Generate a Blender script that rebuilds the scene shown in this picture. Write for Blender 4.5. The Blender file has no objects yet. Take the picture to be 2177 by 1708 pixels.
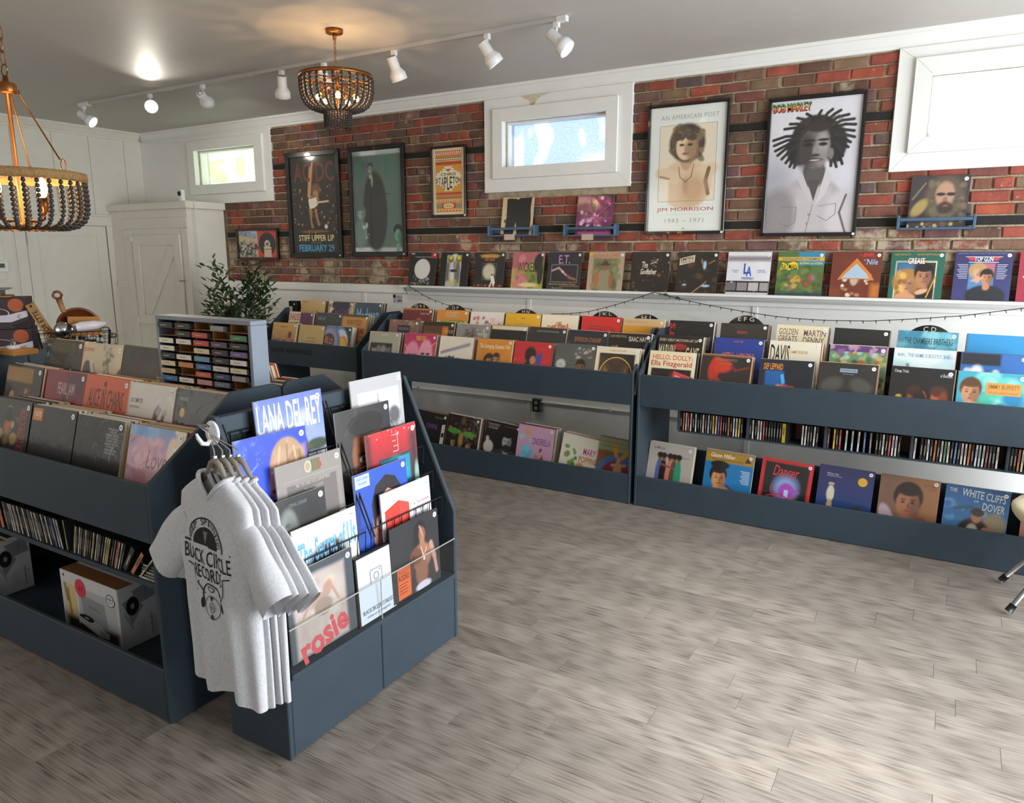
import bpy, math, random
import numpy as np
from mathutils import Matrix, Vector
R_ = random.Random(7)
SC = bpy.context.scene
COL = SC.collection
PI = math.pi

# ------------------------------------------------------------------ camera, world, lights, exposure
def set_camera():
    yaw, pitch, roll = math.radians(30.8115), math.radians(11.3211), math.radians(0.011)
    f = Vector((-math.sin(yaw)*math.cos(pitch), math.cos(yaw)*math.cos(pitch), -math.sin(pitch)))
    r = Vector((math.cos(yaw), math.sin(yaw), 0)); u = r.cross(f)
    r2 = math.cos(roll)*r + math.sin(roll)*u; u2 = -math.sin(roll)*r + math.cos(roll)*u
    cd = bpy.data.cameras.new('camera'); cam = bpy.data.objects.new('camera', cd); COL.objects.link(cam)
    m = Matrix((r2, u2, -f)).transposed().to_4x4(); m.translation = Vector((0.9239, -5.7645, 1.7041))
    cam.matrix_world = m
    cd.sensor_fit = 'HORIZONTAL'; cd.sensor_width = 36; cd.lens = 36*1567.5/2177; cd.clip_start = .05
    SC.camera = cam
set_camera()
SC.view_settings.view_transform = 'Standard'; SC.view_settings.look = 'None'
SC.view_settings.exposure = 0.0; SC.view_settings.gamma = 1.0; SC.view_settings.use_curve_mapping = False
cy = SC.cycles
cy.use_denoising = True; cy.max_bounces = 7; cy.diffuse_bounces = 4; cy.glossy_bounces = 3
cy.transmission_bounces = 4; cy.transparent_max_bounces = 12; cy.sample_clamp_indirect = 4.0; cy.caustics_reflective = False; cy.caustics_refractive = False
W = bpy.data.worlds.new('sky'); SC.world = W; W.use_nodes = True
bg = W.node_tree.nodes['Background']; bg.inputs[0].default_value = (.80, .90, 1.0, 1); bg.inputs[1].default_value = 3.0

def area(name, loc, rot, sx, sy, power, col):
    l = bpy.data.lights.new(name, 'AREA'); l.shape = 'RECTANGLE'; l.size = sx; l.size_y = sy; l.energy = power; l.color = col
    o = bpy.data.objects.new(name, l); COL.objects.link(o); o.location = loc; o.rotation_euler = rot
    return o
# daylight through the big shop window on the right
area('daylight_right', (3.62, -2.7, 1.45), (0, math.radians(90), 0), 2.3, 4.0, 300, (.94, .975, 1))
area('fill_left', (-5.3, -7.2, 1.7), (math.radians(90), 0, math.radians(12)), 4.0, 2.2, 48, (1, .965, .92))  # added fill brightening the closet and left wall; the wall behind it is closed
# bright light through the open shop door on the right, falling on the near floor
v_ = Vector((.62, -3.42, 0)) - Vector((2.9, -6.3, 2.4))
dl = area('daylight_door', (2.9, -6.3, 2.4), v_.to_track_quat('-Z', 'Y').to_euler(), .8, .9, 13, (.97, .985, 1)); dl.data.spread = math.radians(26)

# ------------------------------------------------------------------ helpers
def lin(h):
    out = []
    for i in (0, 2, 4):
        v = int(h[i:i+2], 16)/255
        out.append(v/12.92 if v <= .04045 else ((v+.055)/1.055)**2.4)
    return tuple(out)

MATS = {}
def mat(name, col='808080', rough=.5, metal=0, coat=0, noise=None, bump=None, emit=None, rand=0, spec=.5, nscale=8):
    """procedural Principled material; noise=(amount), bump=(scale, strength), rand = per-object tone spread"""
    if name in MATS: return MATS[name]
    m = bpy.data.materials.new(name); m.use_nodes = True; nt = m.node_tree; N = nt.nodes; L = nt.links
    b = N['Principled BSDF']
    c = lin(col) if isinstance(col, str) else col
    b.inputs['Base Color'].default_value = (*c, 1); b.inputs['Roughness'].default_value = rough
    b.inputs['Metallic'].default_value = metal; b.inputs['Coat Weight'].default_value = coat
    b.inputs['Specular IOR Level'].default_value = spec
    tc = N.new('ShaderNodeTexCoord')
    if noise or rand:
        hs = N.new('ShaderNodeHueSaturation'); hs.inputs['Color'].default_value = (*c, 1)
        val = None
        if noise:
            nz = N.new('ShaderNodeTexNoise'); nz.inputs['Scale'].default_value = nscale; nz.inputs['Detail'].default_value = 5
            L.new(tc.outputs['Object'], nz.inputs['Vector'])
            mr = N.new('ShaderNodeMapRange'); mr.inputs['From Min'].default_value = .3; mr.inputs['From Max'].default_value = .7
            mr.inputs['To Min'].default_value = 1-noise; mr.inputs['To Max'].default_value = 1+noise
            L.new(nz.outputs['Fac'], mr.inputs['Value']); val = mr.outputs['Result']
        if rand:
            oi = N.new('ShaderNodeObjectInfo'); mr2 = N.new('ShaderNodeMapRange')
            mr2.inputs['To Min'].default_value = 1-rand; mr2.inputs['To Max'].default_value = 1+rand
            L.new(oi.outputs['Random'], mr2.inputs['Value'])
            if val is None: val = mr2.outputs['Result']
            else:
                mu = N.new('ShaderNodeMath'); mu.operation = 'MULTIPLY'; L.new(val, mu.inputs[0]); L.new(mr2.outputs['Result'], mu.inputs[1]); val = mu.outputs[0]
        L.new(val, hs.inputs['Value']); L.new(hs.outputs['Color'], b.inputs['Base Color'])
    if bump:
        nz2 = N.new('ShaderNodeTexNoise'); nz2.inputs['Scale'].default_value = bump[0]; nz2.inputs['Detail'].default_value = 3
        L.new(tc.outputs['Object'], nz2.inputs['Vector'])
        bp = N.new('ShaderNodeBump'); bp.inputs['Strength'].default_value = bump[1]; bp.inputs['Distance'].default_value = .01
        L.new(nz2.outputs['Fac'], bp.inputs['Height']); L.new(bp.outputs['Normal'], b.inputs['Normal'])
    if emit:
        b.inputs['Emission Color'].default_value = (*lin(emit[0]), 1); b.inputs['Emission Strength'].default_value = emit[1]
    MATS[name] = m
    return m

class MB:
    """collects geometry and builds ONE mesh object"""
    def __init__(s): s.v = []; s.f = []; s.m = []
    def add(s, vs, fs, mi=0):
        o = len(s.v); s.v += [tuple(v) for v in vs]; s.f += [tuple(i+o for i in f) for f in fs]; s.m += [mi]*len(fs); return s
    def box(s, x0, y0, z0, x1, y1, z1, mi=0, M=None):
        vs = [Vector(p) for p in ((x0,y0,z0),(x1,y0,z0),(x1,y1,z0),(x0,y1,z0),(x0,y0,z1),(x1,y0,z1),(x1,y1,z1),(x0,y1,z1))]
        if M is not None: vs = [M @ v for v in vs]
        return s.add(vs, ((0,3,2,1),(4,5,6,7),(0,1,5,4),(1,2,6,5),(2,3,7,6),(3,0,4,7)), mi)
    def prism(s, poly, axis, a, b, mi=0):
        """poly in the two other axes (order: x->(y,z), y->(x,z), z->(x,y)), extruded along axis from a to b"""
        def P(p, t): return {'x': (t, p[0], p[1]), 'y': (p[0], t, p[1]), 'z': (p[0], p[1], t)}[axis]
        n = len(poly); vs = [P(p, a) for p in poly] + [P(p, b) for p in poly]
        fs = [tuple(range(n))[::-1], tuple(range(n, 2*n))] + [(i, (i+1) % n, n+(i+1) % n, n+i) for i in range(n)]
        return s.add(vs, fs, mi)
    def tube(s, pts, r, n=6, mi=0, caps=True, closed=False):
        pts = [Vector(p) for p in pts]; k = len(pts); vs = []; fs = []
        for i, p in enumerate(pts):
            if closed: d = (pts[(i+1) % k]-pts[i-1])
            else: d = (pts[min(i+1, k-1)]-pts[max(i-1, 0)])
            d = d.normalized() if d.length > 1e-9 else Vector((0,0,1))
            up = Vector((0,0,1)) if abs(d.z) < .95 else Vector((1,0,0))
            a = d.cross(up).normalized(); b = a.cross(d)
            rr = r[i] if isinstance(r, (list, tuple)) else r
            for j in range(n):
                t = 2*PI*j/n; vs.append(p + a*(rr*math.cos(t)) + b*(rr*math.sin(t)))
        for i in range(k if closed else k-1):
            i2 = (i+1) % k
            for j in range(n): fs.append((i*n+j, i*n+(j+1) % n, i2*n+(j+1) % n, i2*n+j))
        if caps and not closed: fs += [tuple(range(n)), tuple(range((k-1)*n, k*n))[::-1]]
        return s.add(vs, fs, mi)
    def lathe(s, prof, n=20, c=(0,0,0), mi=0, M=None, caps=True):
        vs = []; fs = []
        for r, z in prof:
            for j in range(n):
                t = 2*PI*j/n; v = Vector((c[0]+r*math.cos(t), c[1]+r*math.sin(t), c[2]+z)); vs.append(M @ v if M is not None else v)
        for i in range(len(prof)-1):
            for j in range(n): fs.append((i*n+j, i*n+(j+1) % n, (i+1)*n+(j+1) % n, (i+1)*n+j))
        if caps: fs += [tuple(range(n))[::-1], tuple(range((len(prof)-1)*n, len(prof)*n))]
        return s.add(vs, fs, mi)
    def ball(s, c, r, n=8, k=5, mi=0, sz=1):
        prof = [(r*math.sin(PI*i/k), -r*sz*math.cos(PI*i/k)) for i in range(k+1)]
        prof[0] = (r*.02, -r*sz); prof[-1] = (r*.02, r*sz)
        return s.lathe(prof, n, c, mi)
    def mesh(s, name, mats, smooth=False):
        me = bpy.data.meshes.new(name); me.from_pydata(s.v, [], s.f)
        for m in (mats if isinstance(mats, (list, tuple)) else [mats]): me.materials.append(m)
        if any(s.m): me.polygons.foreach_set('material_index', s.m)
        if smooth: me.polygons.foreach_set('use_smooth', [True]*len(s.f))
        me.update(); return me
    def build(s, name, mats, parent=None, smooth=False, loc=None, rot=None, bevel=0, kind=None):
        o = bpy.data.objects.new(name, s.mesh(name, mats, smooth)); COL.objects.link(o)
        if parent is not None: o.parent = parent
        if loc: o.location = loc
        if rot: o.rotation_euler = rot
        if bevel:
            b = o.modifiers.new('bevel', 'BEVEL'); b.width = bevel; b.segments = 1; b.limit_method = 'ANGLE'
        if kind: o['kind'] = kind
        return o

def inst(name, me, parent=None, loc=(0,0,0), rot=(0,0,0), scale=None, kind=None):
    o = bpy.data.objects.new(name, me); COL.objects.link(o)
    if parent is not None: o.parent = parent
    o.location = loc; o.rotation_euler = rot
    if scale: o.scale = scale
    if kind: o['kind'] = kind
    return o
def tag(o, label, cat, group=None):
    o['label'] = label; o['category'] = cat
    if group: o['group'] = group
    return o
def thing(name, label, cat, loc=(0,0,0), rot=(0,0,0), group=None):
    o = bpy.data.objects.new(name, None); COL.objects.link(o); o.location = loc; o.rotation_euler = rot; o.empty_display_size = .05
    return tag(o, label, cat, group)
def copy_tree(o, parent=None):
    c = o.copy(); COL.objects.link(c)
    if parent is not None: c.parent = parent
    for ch in list(o.children): copy_tree(ch, c)
    return c
def rotM(ax, a, loc=(0,0,0)): return Matrix.Translation(loc) @ Matrix.Rotation(a, 4, ax)

ORD = ['first','second','third','fourth','fifth','sixth','seventh','eighth','ninth','tenth','eleventh','twelfth','thirteenth','fourteenth','fifteenth','sixteenth','seventeenth','eighteenth','nineteenth','twentieth']
def ordn(i):
    if i < 20: return ORD[i]
    t = ['twenty','thirty','forty'][i//10-2] if False else ['twenty','thirty','forty'][(i+1)//10-2]
    return t + ('-'+ORD[(i+1) % 10-1] if (i+1) % 10 else 'th')

# ------------------------------------------------------------------ materials
M_BLUE = mat('slate_blue_paint', '36424c', .5, noise=.06, bump=(60, .03), spec=.28)
M_BLUEHI = mat('pale_slate_paint', '727c8a', .45, noise=.05)
M_WHITE = mat('white_paint', 'e6e6e2', .45, noise=.02, bump=(30, .02))
M_CREAM = mat('cream_paint', 'dfdcd0', .5, noise=.03, bump=(20, .03))
M_CEIL = mat('ceiling_paint', 'bfbbb4', .55, noise=.02, bump=(2.2, .12), spec=.22)
M_BLACK = mat('black_paint', '0d0d0e', .35)
M_FRAME = mat('black_frame_gloss', '0b0b0c', .22, coat=.4)
M_BRASS = mat('aged_brass', '8a5a2c', .38, metal=.85, noise=.15, nscale=30)
M_BEAD = mat('charcoal_wood_bead', '2b2726', .6, rand=.2)
M_CHROME = mat('chrome_wire', 'c8ccd2', .2, metal=1)
M_WIRE = mat('black_wire', '0c0c0d', .4)
M_LAMPW = mat('white_lamp_enamel', 'd8d8d6', .4)
M_WOODLT = mat('raw_pine', 'b8813f', .6, noise=.18, nscale=14)
M_TIMBER = mat('charred_nailer', '1c1815', .8, noise=.35, nscale=9, bump=(25, .4))
M_CARD = mat('kraft_card', 'a9743c', .8, noise=.06)
M_STICK = mat('sticker_white', 'eef0f2', .5)
# ------------------------------------------------------------------ setting: floor, ceiling, walls
def structure(o): o['kind'] = 'structure'; return o
def plank_mat():
    m = bpy.data.materials.new('vinyl_plank'); m.use_nodes = True; nt = m.node_tree; N = nt.nodes; L = nt.links; b = N['Principled BSDF']
    tc = N.new('ShaderNodeTexCoord'); oi = N.new('ShaderNodeObjectInfo')
    off = N.new('ShaderNodeCombineXYZ'); mu = N.new('ShaderNodeMath'); mu.operation = 'MULTIPLY'; mu.inputs[1].default_value = 37
    L.new(oi.outputs['Random'], mu.inputs[0]); L.new(mu.outputs[0], off.inputs[0]); L.new(mu.outputs[0], off.inputs[2])
    ad = N.new('ShaderNodeVectorMath'); ad.operation = 'ADD'; L.new(tc.outputs['Object'], ad.inputs[0]); L.new(off.outputs[0], ad.inputs[1])
    mp = N.new('ShaderNodeMapping'); mp.inputs['Scale'].default_value = (1.3, 34, 34); L.new(ad.outputs[0], mp.inputs[0])
    n1 = N.new('ShaderNodeTexNoise'); n1.inputs['Scale'].default_value = 3.4; n1.inputs['Detail'].default_value = 10; n1.inputs['Distortion'].default_value = .25; n1.inputs['Roughness'].default_value = .62
    L.new(mp.outputs[0], n1.inputs['Vector'])
    mp2 = N.new('ShaderNodeMapping'); mp2.inputs['Scale'].default_value = (1.1, 7, 7); L.new(ad.outputs[0], mp2.inputs[0])
    wv = N.new('ShaderNodeTexWave'); wv.wave_type = 'RINGS'; wv.rings_direction = 'Z'; wv.inputs['Scale'].default_value = 1.6; wv.inputs['Distortion'].default_value = 7; wv.inputs['Detail'].default_value = 3; wv.inputs['Detail Scale'].default_value = 1.2
    L.new(mp2.outputs[0], wv.inputs['Vector'])
    mx = N.new('ShaderNodeMix'); mx.inputs['Factor'].default_value = .14; L.new(n1.outputs['Fac'], mx.inputs['A']); L.new(wv.outputs['Fac'], mx.inputs['B'])
    mp3 = N.new('ShaderNodeMapping'); mp3.inputs['Scale'].default_value = (4, 150, 150); L.new(ad.outputs[0], mp3.inputs[0])
    n4 = N.new('ShaderNodeTexNoise'); n4.inputs['Scale'].default_value = 1.5; n4.inputs['Detail'].default_value = 4; n4.inputs['Distortion'].default_value = .4; L.new(mp3.outputs[0], n4.inputs['Vector'])
    mx4 = N.new('ShaderNodeMix'); mx4.inputs['Factor'].default_value = .42; L.new(mx.outputs['Result'], mx4.inputs['A']); L.new(n4.outputs['Fac'], mx4.inputs['B']); mx = mx4
    cr = N.new('ShaderNodeValToRGB'); L.new(mx.outputs['Result'], cr.inputs[0]); e = cr.color_ramp.elements
    e[0].position = .33; e[0].color = (*lin('544b45'), 1); e[1].position = .66; e[1].color = (*lin('9d958c'), 1)
    q = cr.color_ramp.elements.new(.46); q.color = (*lin('867d74'), 1)
    hs = N.new('ShaderNodeHueSaturation'); L.new(cr.outputs[0], hs.inputs['Color'])
    mr = N.new('ShaderNodeMapRange'); mr.inputs['To Min'].default_value = .86; mr.inputs['To Max'].default_value = 1.14; L.new(oi.outputs['Random'], mr.inputs['Value']); L.new(mr.outputs[0], hs.inputs['Value'])
    L.new(hs.outputs[0], b.inputs['Base Color'])
    b.inputs['Roughness'].default_value = .36
    bp = N.new('ShaderNodeBump'); bp.inputs['Strength'].default_value = .12; bp.inputs['Distance'].default_value = .004; L.new(n1.outputs['Fac'], bp.inputs['Height']); L.new(bp.outputs[0], b.inputs['Normal'])
    return m
M_PLANK = plank_mat()
floor = structure(MB().box(-7.9, -7.7, -.06, 3.9, .2, -.0045).build('floor', mat('plank_joint', '6e665e', .6, noise=.1)))
def planks():
    w, l, g = .127, .92, .00015
    me = MB().add([(g,g,-.004),(l-g,g,-.004),(l-g,w-g,-.004),(g,w-g,-.004),(g+.0005,g+.0005,0),(l-g-.0005,g+.0005,0),(l-g-.0005,w-g-.0005,0),(g+.0005,w-g-.0005,0)],
        ((4,5,6,7),(0,1,5,4),(1,2,6,5),(2,3,7,6),(3,0,4,7))).mesh('plank', M_PLANK)
    rr = random.Random(3); rows = []
    k = 0; y = -5.32
    while y < -.95:
        x0 = -3.4 if y < -4.2 else (-1.6 if y < -3.1 else -2.9)
        x1 = 2.1
        x = x0 - rr.random()*l
        while x < x1 and k < 296: inst('plank', me, floor, (x, y, 0)); x += l; k += 1
        y += w
    mb = MB(); y = -5.32 - 3*w                      # the boards around, outside or hidden from the view
    for (a, b, c, d) in ((-7.8, 3.8, -7.6, -5.32), (-7.8, -4.4, -5.32, -.02), (2.4, 3.8, -5.32, -.02)):
        y = c
        while y < d-.01:
            x = a
            while x < b-.01: mb.box(x+g, y+g, -.004, min(x+l, b)-g, min(y+w, d)-g, -.0003); x += l
            y += w
    mb.build('outer_plank', M_PLANK, floor, kind='stuff')
planks()
structure(MB().box(-7.9, -7.7, 3.12, 3.9, .2, 3.22).build('ceiling', M_CEIL))

def brick_mat():
    m = bpy.data.materials.new('old_brick'); m.use_nodes = True; nt = m.node_tree; N = nt.nodes; L = nt.links; b = N['Principled BSDF']
    tc = N.new('ShaderNodeTexCoord'); oi = N.new('ShaderNodeObjectInfo'); ge = N.new('ShaderNodeNewGeometry')
    ad = N.new('ShaderNodeMath'); ad.operation = 'ADD'; L.new(oi.outputs['Random'], ad.inputs[0]); L.new(ge.outputs['Random Per Island'], ad.inputs[1])
    fr = N.new('ShaderNodeMath'); fr.operation = 'FRACT'; L.new(ad.outputs[0], fr.inputs[0])
    cr = N.new('ShaderNodeValToRGB'); cr.color_ramp.interpolation = 'CONSTANT'; L.new(fr.outputs[0], cr.inputs[0])
    cols = ['7c4534','8c4636','6b4a38','765846','94493a','6c5148','77463e','604438','80654e','9c4d36','6e4c4c','7c5c52','66513f','8c4438','5e4c48','7d5040']
    el = cr.color_ramp.elements; el[0].color = (*lin(cols[0]), 1); el[1].position = 1/len(cols); el[1].color = (*lin(cols[1]), 1)
    for i in range(2, len(cols)): q = el.new(i/len(cols)); q.color = (*lin(cols[i]), 1)
    wp = N.new('ShaderNodeVectorMath'); wp.operation = 'ADD'; L.new(ge.outputs['Position'], wp.inputs[0])
    n1 = N.new('ShaderNodeTexNoise'); n1.inputs['Scale'].default_value = 9; n1.inputs['Detail'].default_value = 6; L.new(wp.outputs[0], n1.inputs['Vector'])
    mr = N.new('ShaderNodeMapRange'); mr.inputs['From Min'].default_value = .3; mr.inputs['From Max'].default_value = .7; mr.inputs['To Min'].default_value = .68; mr.inputs['To Max'].default_value = 1.22; L.new(n1.outputs['Fac'], mr.inputs['Value'])
    hs = N.new('ShaderNodeHueSaturation'); L.new(cr.outputs[0], hs.inputs['Color']); L.new(mr.outputs[0], hs.inputs['Value'])
    n2 = N.new('ShaderNodeTexNoise'); n2.inputs['Scale'].default_value = 42; n2.inputs['Detail'].default_value = 4; L.new(wp.outputs[0], n2.inputs['Vector'])
    r2 = N.new('ShaderNodeMapRange'); r2.inputs['From Min'].default_value = .66; r2.inputs['From Max'].default_value = .74; L.new(n2.outputs['Fac'], r2.inputs['Value'])
    # old lime plaster smears, thickest just below the lower timber
    n3 = N.new('ShaderNodeTexNoise'); n3.inputs['Scale'].default_value = 3.1; n3.inputs['Detail'].default_value = 7; n3.inputs['Roughness'].default_value = .65; L.new(wp.outputs[0], n3.inputs['Vector'])
    sx = N.new('ShaderNodeSeparateXYZ'); L.new(ge.outputs['Position'], sx.inputs[0])
    rz = N.new('ShaderNodeMapRange'); rz.inputs['From Min'].default_value = 2.0; rz.inputs['From Max'].default_value = 1.78; rz.inputs['To Min'].default_value = 0; rz.inputs['To Max'].default_value = .115; L.new(sx.outputs[2], rz.inputs['Value'])
    a3 = N.new('ShaderNodeMath'); a3.operation = 'ADD'; L.new(n3.outputs['Fac'], a3.inputs[0]); L.new(rz.outputs[0], a3.inputs[1])
    r3 = N.new('ShaderNodeMapRange'); r3.inputs['From Min'].default_value = .62; r3.inputs['From Max'].default_value = .70; r3.inputs['To Max'].default_value = .85; L.new(a3.outputs[0], r3.inputs['Value'])
    mx = N.new('ShaderNodeMath'); mx.operation = 'MAXIMUM'; s = N.new('ShaderNodeMath'); s.operation = 'MULTIPLY'; s.inputs[1].default_value = .6; L.new(r2.outputs[0], s.inputs[0])
    L.new(s.outputs[0], mx.inputs[0]); L.new(r3.outputs[0], mx.inputs[1])
    mc = N.new('ShaderNodeMix'); mc.data_type = 'RGBA'; L.new(mx.outputs[0], mc.inputs['Factor']); L.new(hs.outputs[0], mc.inputs['A']); mc.inputs['B'].default_value = (*lin('b0a188'), 1)
    L.new(mc.outputs['Result'], b.inputs['Base Color']); b.inputs['Roughness'].default_value = .8
    bp = N.new('ShaderNodeBump'); bp.inputs['Strength'].default_value = .5; bp.inputs['Distance'].default_value = .006; L.new(n2.outputs['Fac'], bp.inputs['Height']); L.new(bp.outputs[0], b.inputs['Normal'])
    return m
M_BRICK = brick_mat()
M_MORTAR = mat('lime_mortar', 'a89b82', .9, noise=.22, nscale=22, bump=(90, .6))
WIN = [(-6.735, -5.73, 2.48, 2.86), (-2.587, -1.617, 2.447, 2.826), (.653, 1.65, 2.455, 2.838)]
CAS = [(-7.75, -5.50, 2.268, 3.02), (-2.785, -1.40, 2.238, 3.02), (.450, 1.86, 2.245, 3.02)]
MID = [(-6.85, -5.60, 2.375, 2.967), (-2.687, -1.514, 2.35, 2.932), (.552, 1.755, 2.358, 2.946)]
mb = MB(); y0, y1 = .012, .16
xs = [-7.9] + [v for w in WIN for v in w[:2]] + [3.9]
for i in range(0, 7):
    if i % 2 == 0: mb.box(xs[i], y0, -.05, xs[i+1], y1, 3.12)
    else:
        w = WIN[i//2]; mb.box(w[0], y0, -.05, w[1], y1, w[2]); mb.box(w[0], y0, w[3], w[1], y1, 3.12)
wall = structure(mb.build('wall_back', M_MORTAR))

def bricks():
    rr = random.Random(11); var = {}
    def shape(l, h, k):
        key = (round(l, 3), round(h, 3), k)
        if key not in var:
            c = .007; j = lambda a: rr.uniform(-a, a); d = .03; vs = []
            for x, z in ((0,0),(l,0),(l,h),(0,h)): vs.append((x, d, z))
            for x, z in ((0,0),(l,0),(l,h),(0,h)): vs.append((x+j(.0025), .006, z+j(.003)))
            for x, z in ((c,c),(l/2,c*.8),(l-c,c),(l-c,h-c),(l/2,h-c*.8),(c,h-c)): vs.append((x+j(.003), j(.002), z+j(.003)))
            fs = [(8,9,12,13),(9,10,11,12),(4,5,9,8),(5,10,9),(5,6,11,10),(6,7,12,11),(7,13,12),(7,4,8,13),(0,1,5,4),(1,2,6,5),(2,3,7,6),(3,0,4,7)]
            var[key] = (vs, fs)
        return key
    todo = []
    def course(z, h, head, shift):
        x = -6.30 - shift; bl = .098 if head else .207
        while x < 2.9:
            l = bl*rr.uniform(.95, 1.05) if rr.random() > .06 else bl*rr.choice((.5, .72))
            l = round(l/.006)*.006
            a, b = x, x+l
            x = b + rr.uniform(.011, .016)
            if b > 2.9: continue
            mid = (a+b)/2; zt = z+h
            cut = False
            for w in CAS:
                if z > w[2]-.045 and b > w[0]+.01 and a < w[1]-.01:
                    if a < w[0]: b = min(b, w[0]+.02)
                    elif b > w[1]: a = max(a, w[1]-.02)
                    else: cut = True
            if cut or b-a < .035: continue
            if zt < 2.3 and a < -6.30: a = -6.295
            l2 = round((b-a)/.012)*.012
            todo.append((a, z, max(l2, .036), h))
    H = .0635
    zs = [2.645+.0745*k for k in range(5)]
    for k, z in enumerate(zs): course(z, H, k == 1, (0, .11, .05, .16, .07)[k])
    p = (2.585-1.947)/8
    for k in range(8): course(1.955+p*k, p-.013, k == 6 or k == 2, (.03, .14, .06, .17, .09, .2, .02, .12)[k])
    p = (1.885-1.405)/6
    for k in range(6): course(1.41+p*k, p-.014, False, (.1, .01, .13, .04, .17, .07)[k])
    todo.sort(key=lambda t: (t[0]-.92)**2 + 0*t[1])
    meshes = {}; rest = MB()
    for i, (x, z, l, h) in enumerate(todo):
        k = shape(l, h, rr.randrange(3)); vs, fs = var[k]; dy = rr.uniform(-.004, .004)
        if i < 295:
            if k not in meshes:
                q = MB(); q.add(vs, fs); meshes[k] = q.mesh('brick', M_BRICK)
            inst('brick', meshes[k], wall, (x, -.004+dy, z), (0, rr.uniform(-.006, .006), 0))
        else: rest.add([(a+x, b-.004+dy, c+z) for a, b, c in vs], fs)
    rest.build('far_brick', M_BRICK, wall, kind='stuff')
bricks()
# two charred nailer strips let into the brickwork
for z0, z1 in ((2.588, 2.640), (1.889, 1.945)):
    xs2 = [-6.30, -2.79, -1.395, .445, 2.9] if z0 > 2.3 else [-6.30, -3.0, -.6, 1.6, 2.9]
    for i in range(0, 4):
        if z0 > 2.3 and i % 2: continue
        MB().box(max(xs2[i], -5.495 if z0 > 2.3 else -9), -.006, z0, xs2[i+1]-.004, .03, z1).build('timber_strip', M_TIMBER, wall, bevel=.003)

# white wainscot boards under the shelf
sx = [-6.30, -4.272, -2.344, -.385, 1.58, 3.55]
for i in range(5):
    MB().box(sx[i]+.002, -.016, 0, sx[i+1]-.002, .014, 1.33).build('wainscot_board', M_WHITE, wall, bevel=.002)
    if i: MB().box(sx[i]-.002, -.026, 0, sx[i]+.04, -.0161, 1.315).build('batten', M_WHITE, wall, bevel=.003)
structure(MB().box(-6.30, -.034, 1.325, -3.70, .012, 1.402).build('trim_1', M_WHITE, bevel=.003))
sh = structure(MB().prism([(-.128, 1.388), (0.012, 1.388), (.012, 1.408), (-.128, 1.408)], 'x', -3.70, 3.55).build('trim_2', M_WHITE, bevel=.002))
MB().prism([(.012, 1.352), (-.055, 1.352), (-.085, 1.368), (-.105, 1.388), (.012, 1.388)], 'x', -3.69, 3.55).build('cove_moulding', M_WHITE, sh)
MB().box(-3.70, -.034, 1.316, 3.55, .012, 1.352).build('apron_board', M_WHITE, sh, bevel=.003)
# crown mouldings
CR = [(0, 3.02), (-.022, 3.02), (-.022, 3.040), (-.034, 3.046), (-.040, 3.056), (-.066, 3.094), (-.078, 3.098), (-.082, 3.12), (0, 3.12)]
structure(MB().prism([(y+.012, z) for y, z in CR], 'x', -7.75, 3.8).build('trim_3', M_WHITE))
structure(MB().prism([(-7.75-y, z) for y, z in CR], 'y', -7.6, -.06).build('trim_4', M_CREAM))

# windows high in the brick wall
def pane_mat(name, tint, patch, dens, blot=None):
    m = bpy.data.materials.new(name); m.use_nodes = True; nt = m.node_tree; N = nt.nodes; L = nt.links; N.clear()
    out = N.new('ShaderNodeOutputMaterial'); tr = N.new('ShaderNodeBsdfTransparent'); tl = N.new('ShaderNodeBsdfTranslucent'); gl = N.new('ShaderNodeBsdfGlossy')
    tc = N.new('ShaderNodeTexCoord'); nz = N.new('ShaderNodeTexNoise'); nz.inputs['Scale'].default_value = 90; nz.inputs['Detail'].default_value = 2; L.new(tc.outputs['Object'], nz.inputs['Vector'])
    cr = N.new('ShaderNodeValToRGB'); cr.color_ramp.elements[0].position = .35; cr.color_ramp.elements[1].position = .6
    cr.color_ramp.elements[0].color = (*lin(patch), 1); cr.color_ramp.elements[1].color = (*lin(tint), 1); L.new(nz.outputs['Fac'], cr.inputs[0])
    co = cr.outputs[0]
    if blot:   # broad pale blotches pressed into the pebbled glass
        mp = N.new('ShaderNodeMapping'); mp.inputs['Rotation'].default_value = (0, .5, 0); mp.inputs['Scale'].default_value = (5.5, 1, 2.6); L.new(tc.outputs['Object'], mp.inputs[0])
        n2 = N.new('ShaderNodeTexNoise'); n2.inputs['Scale'].default_value = 1.0; n2.inputs['Detail'].default_value = 1; L.new(mp.outputs[0], n2.inputs['Vector'])
        r2 = N.new('ShaderNodeMapRange'); r2.inputs['From Min'].default_value = .53; r2.inputs['From Max'].default_value = .57; L.new(n2.outputs['Fac'], r2.inputs['Value'])
        mc = N.new('ShaderNodeMix'); mc.data_type = 'RGBA'; L.new(r2.outputs[0], mc.inputs['Factor']); L.new(co, mc.inputs['A']); mc.inputs['B'].default_value = (*lin(blot), 1); co = mc.outputs['Result']
    L.new(co, tr.inputs[0]); L.new(co, tl.inputs[0]); gl.inputs['Roughness'].default_value = .15
    a = N.new('ShaderNodeMixShader'); a.inputs[0].default_value = dens; L.new(tr.outputs[0], a.inputs[1]); L.new(tl.outputs[0], a.inputs[2])
    b = N.new('ShaderNodeMixShader'); b.inputs[0].default_value = .04; L.new(a.outputs[0], b.inputs[1]); L.new(gl.outputs[0], b.inputs[2]); L.new(b.outputs[0], out.inputs[0])
    return m
PANES = [pane_mat('green_frosted_glass', 'eef2e2', 'e6ecd8', .2), pane_mat('blue_pebbled_glass', 'ccd2de', 'bcc7db', .12, 'd6d9dc'), pane_mat('clear_window_glass', 'ffffff', 'f6f8ff', .1)]
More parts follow.
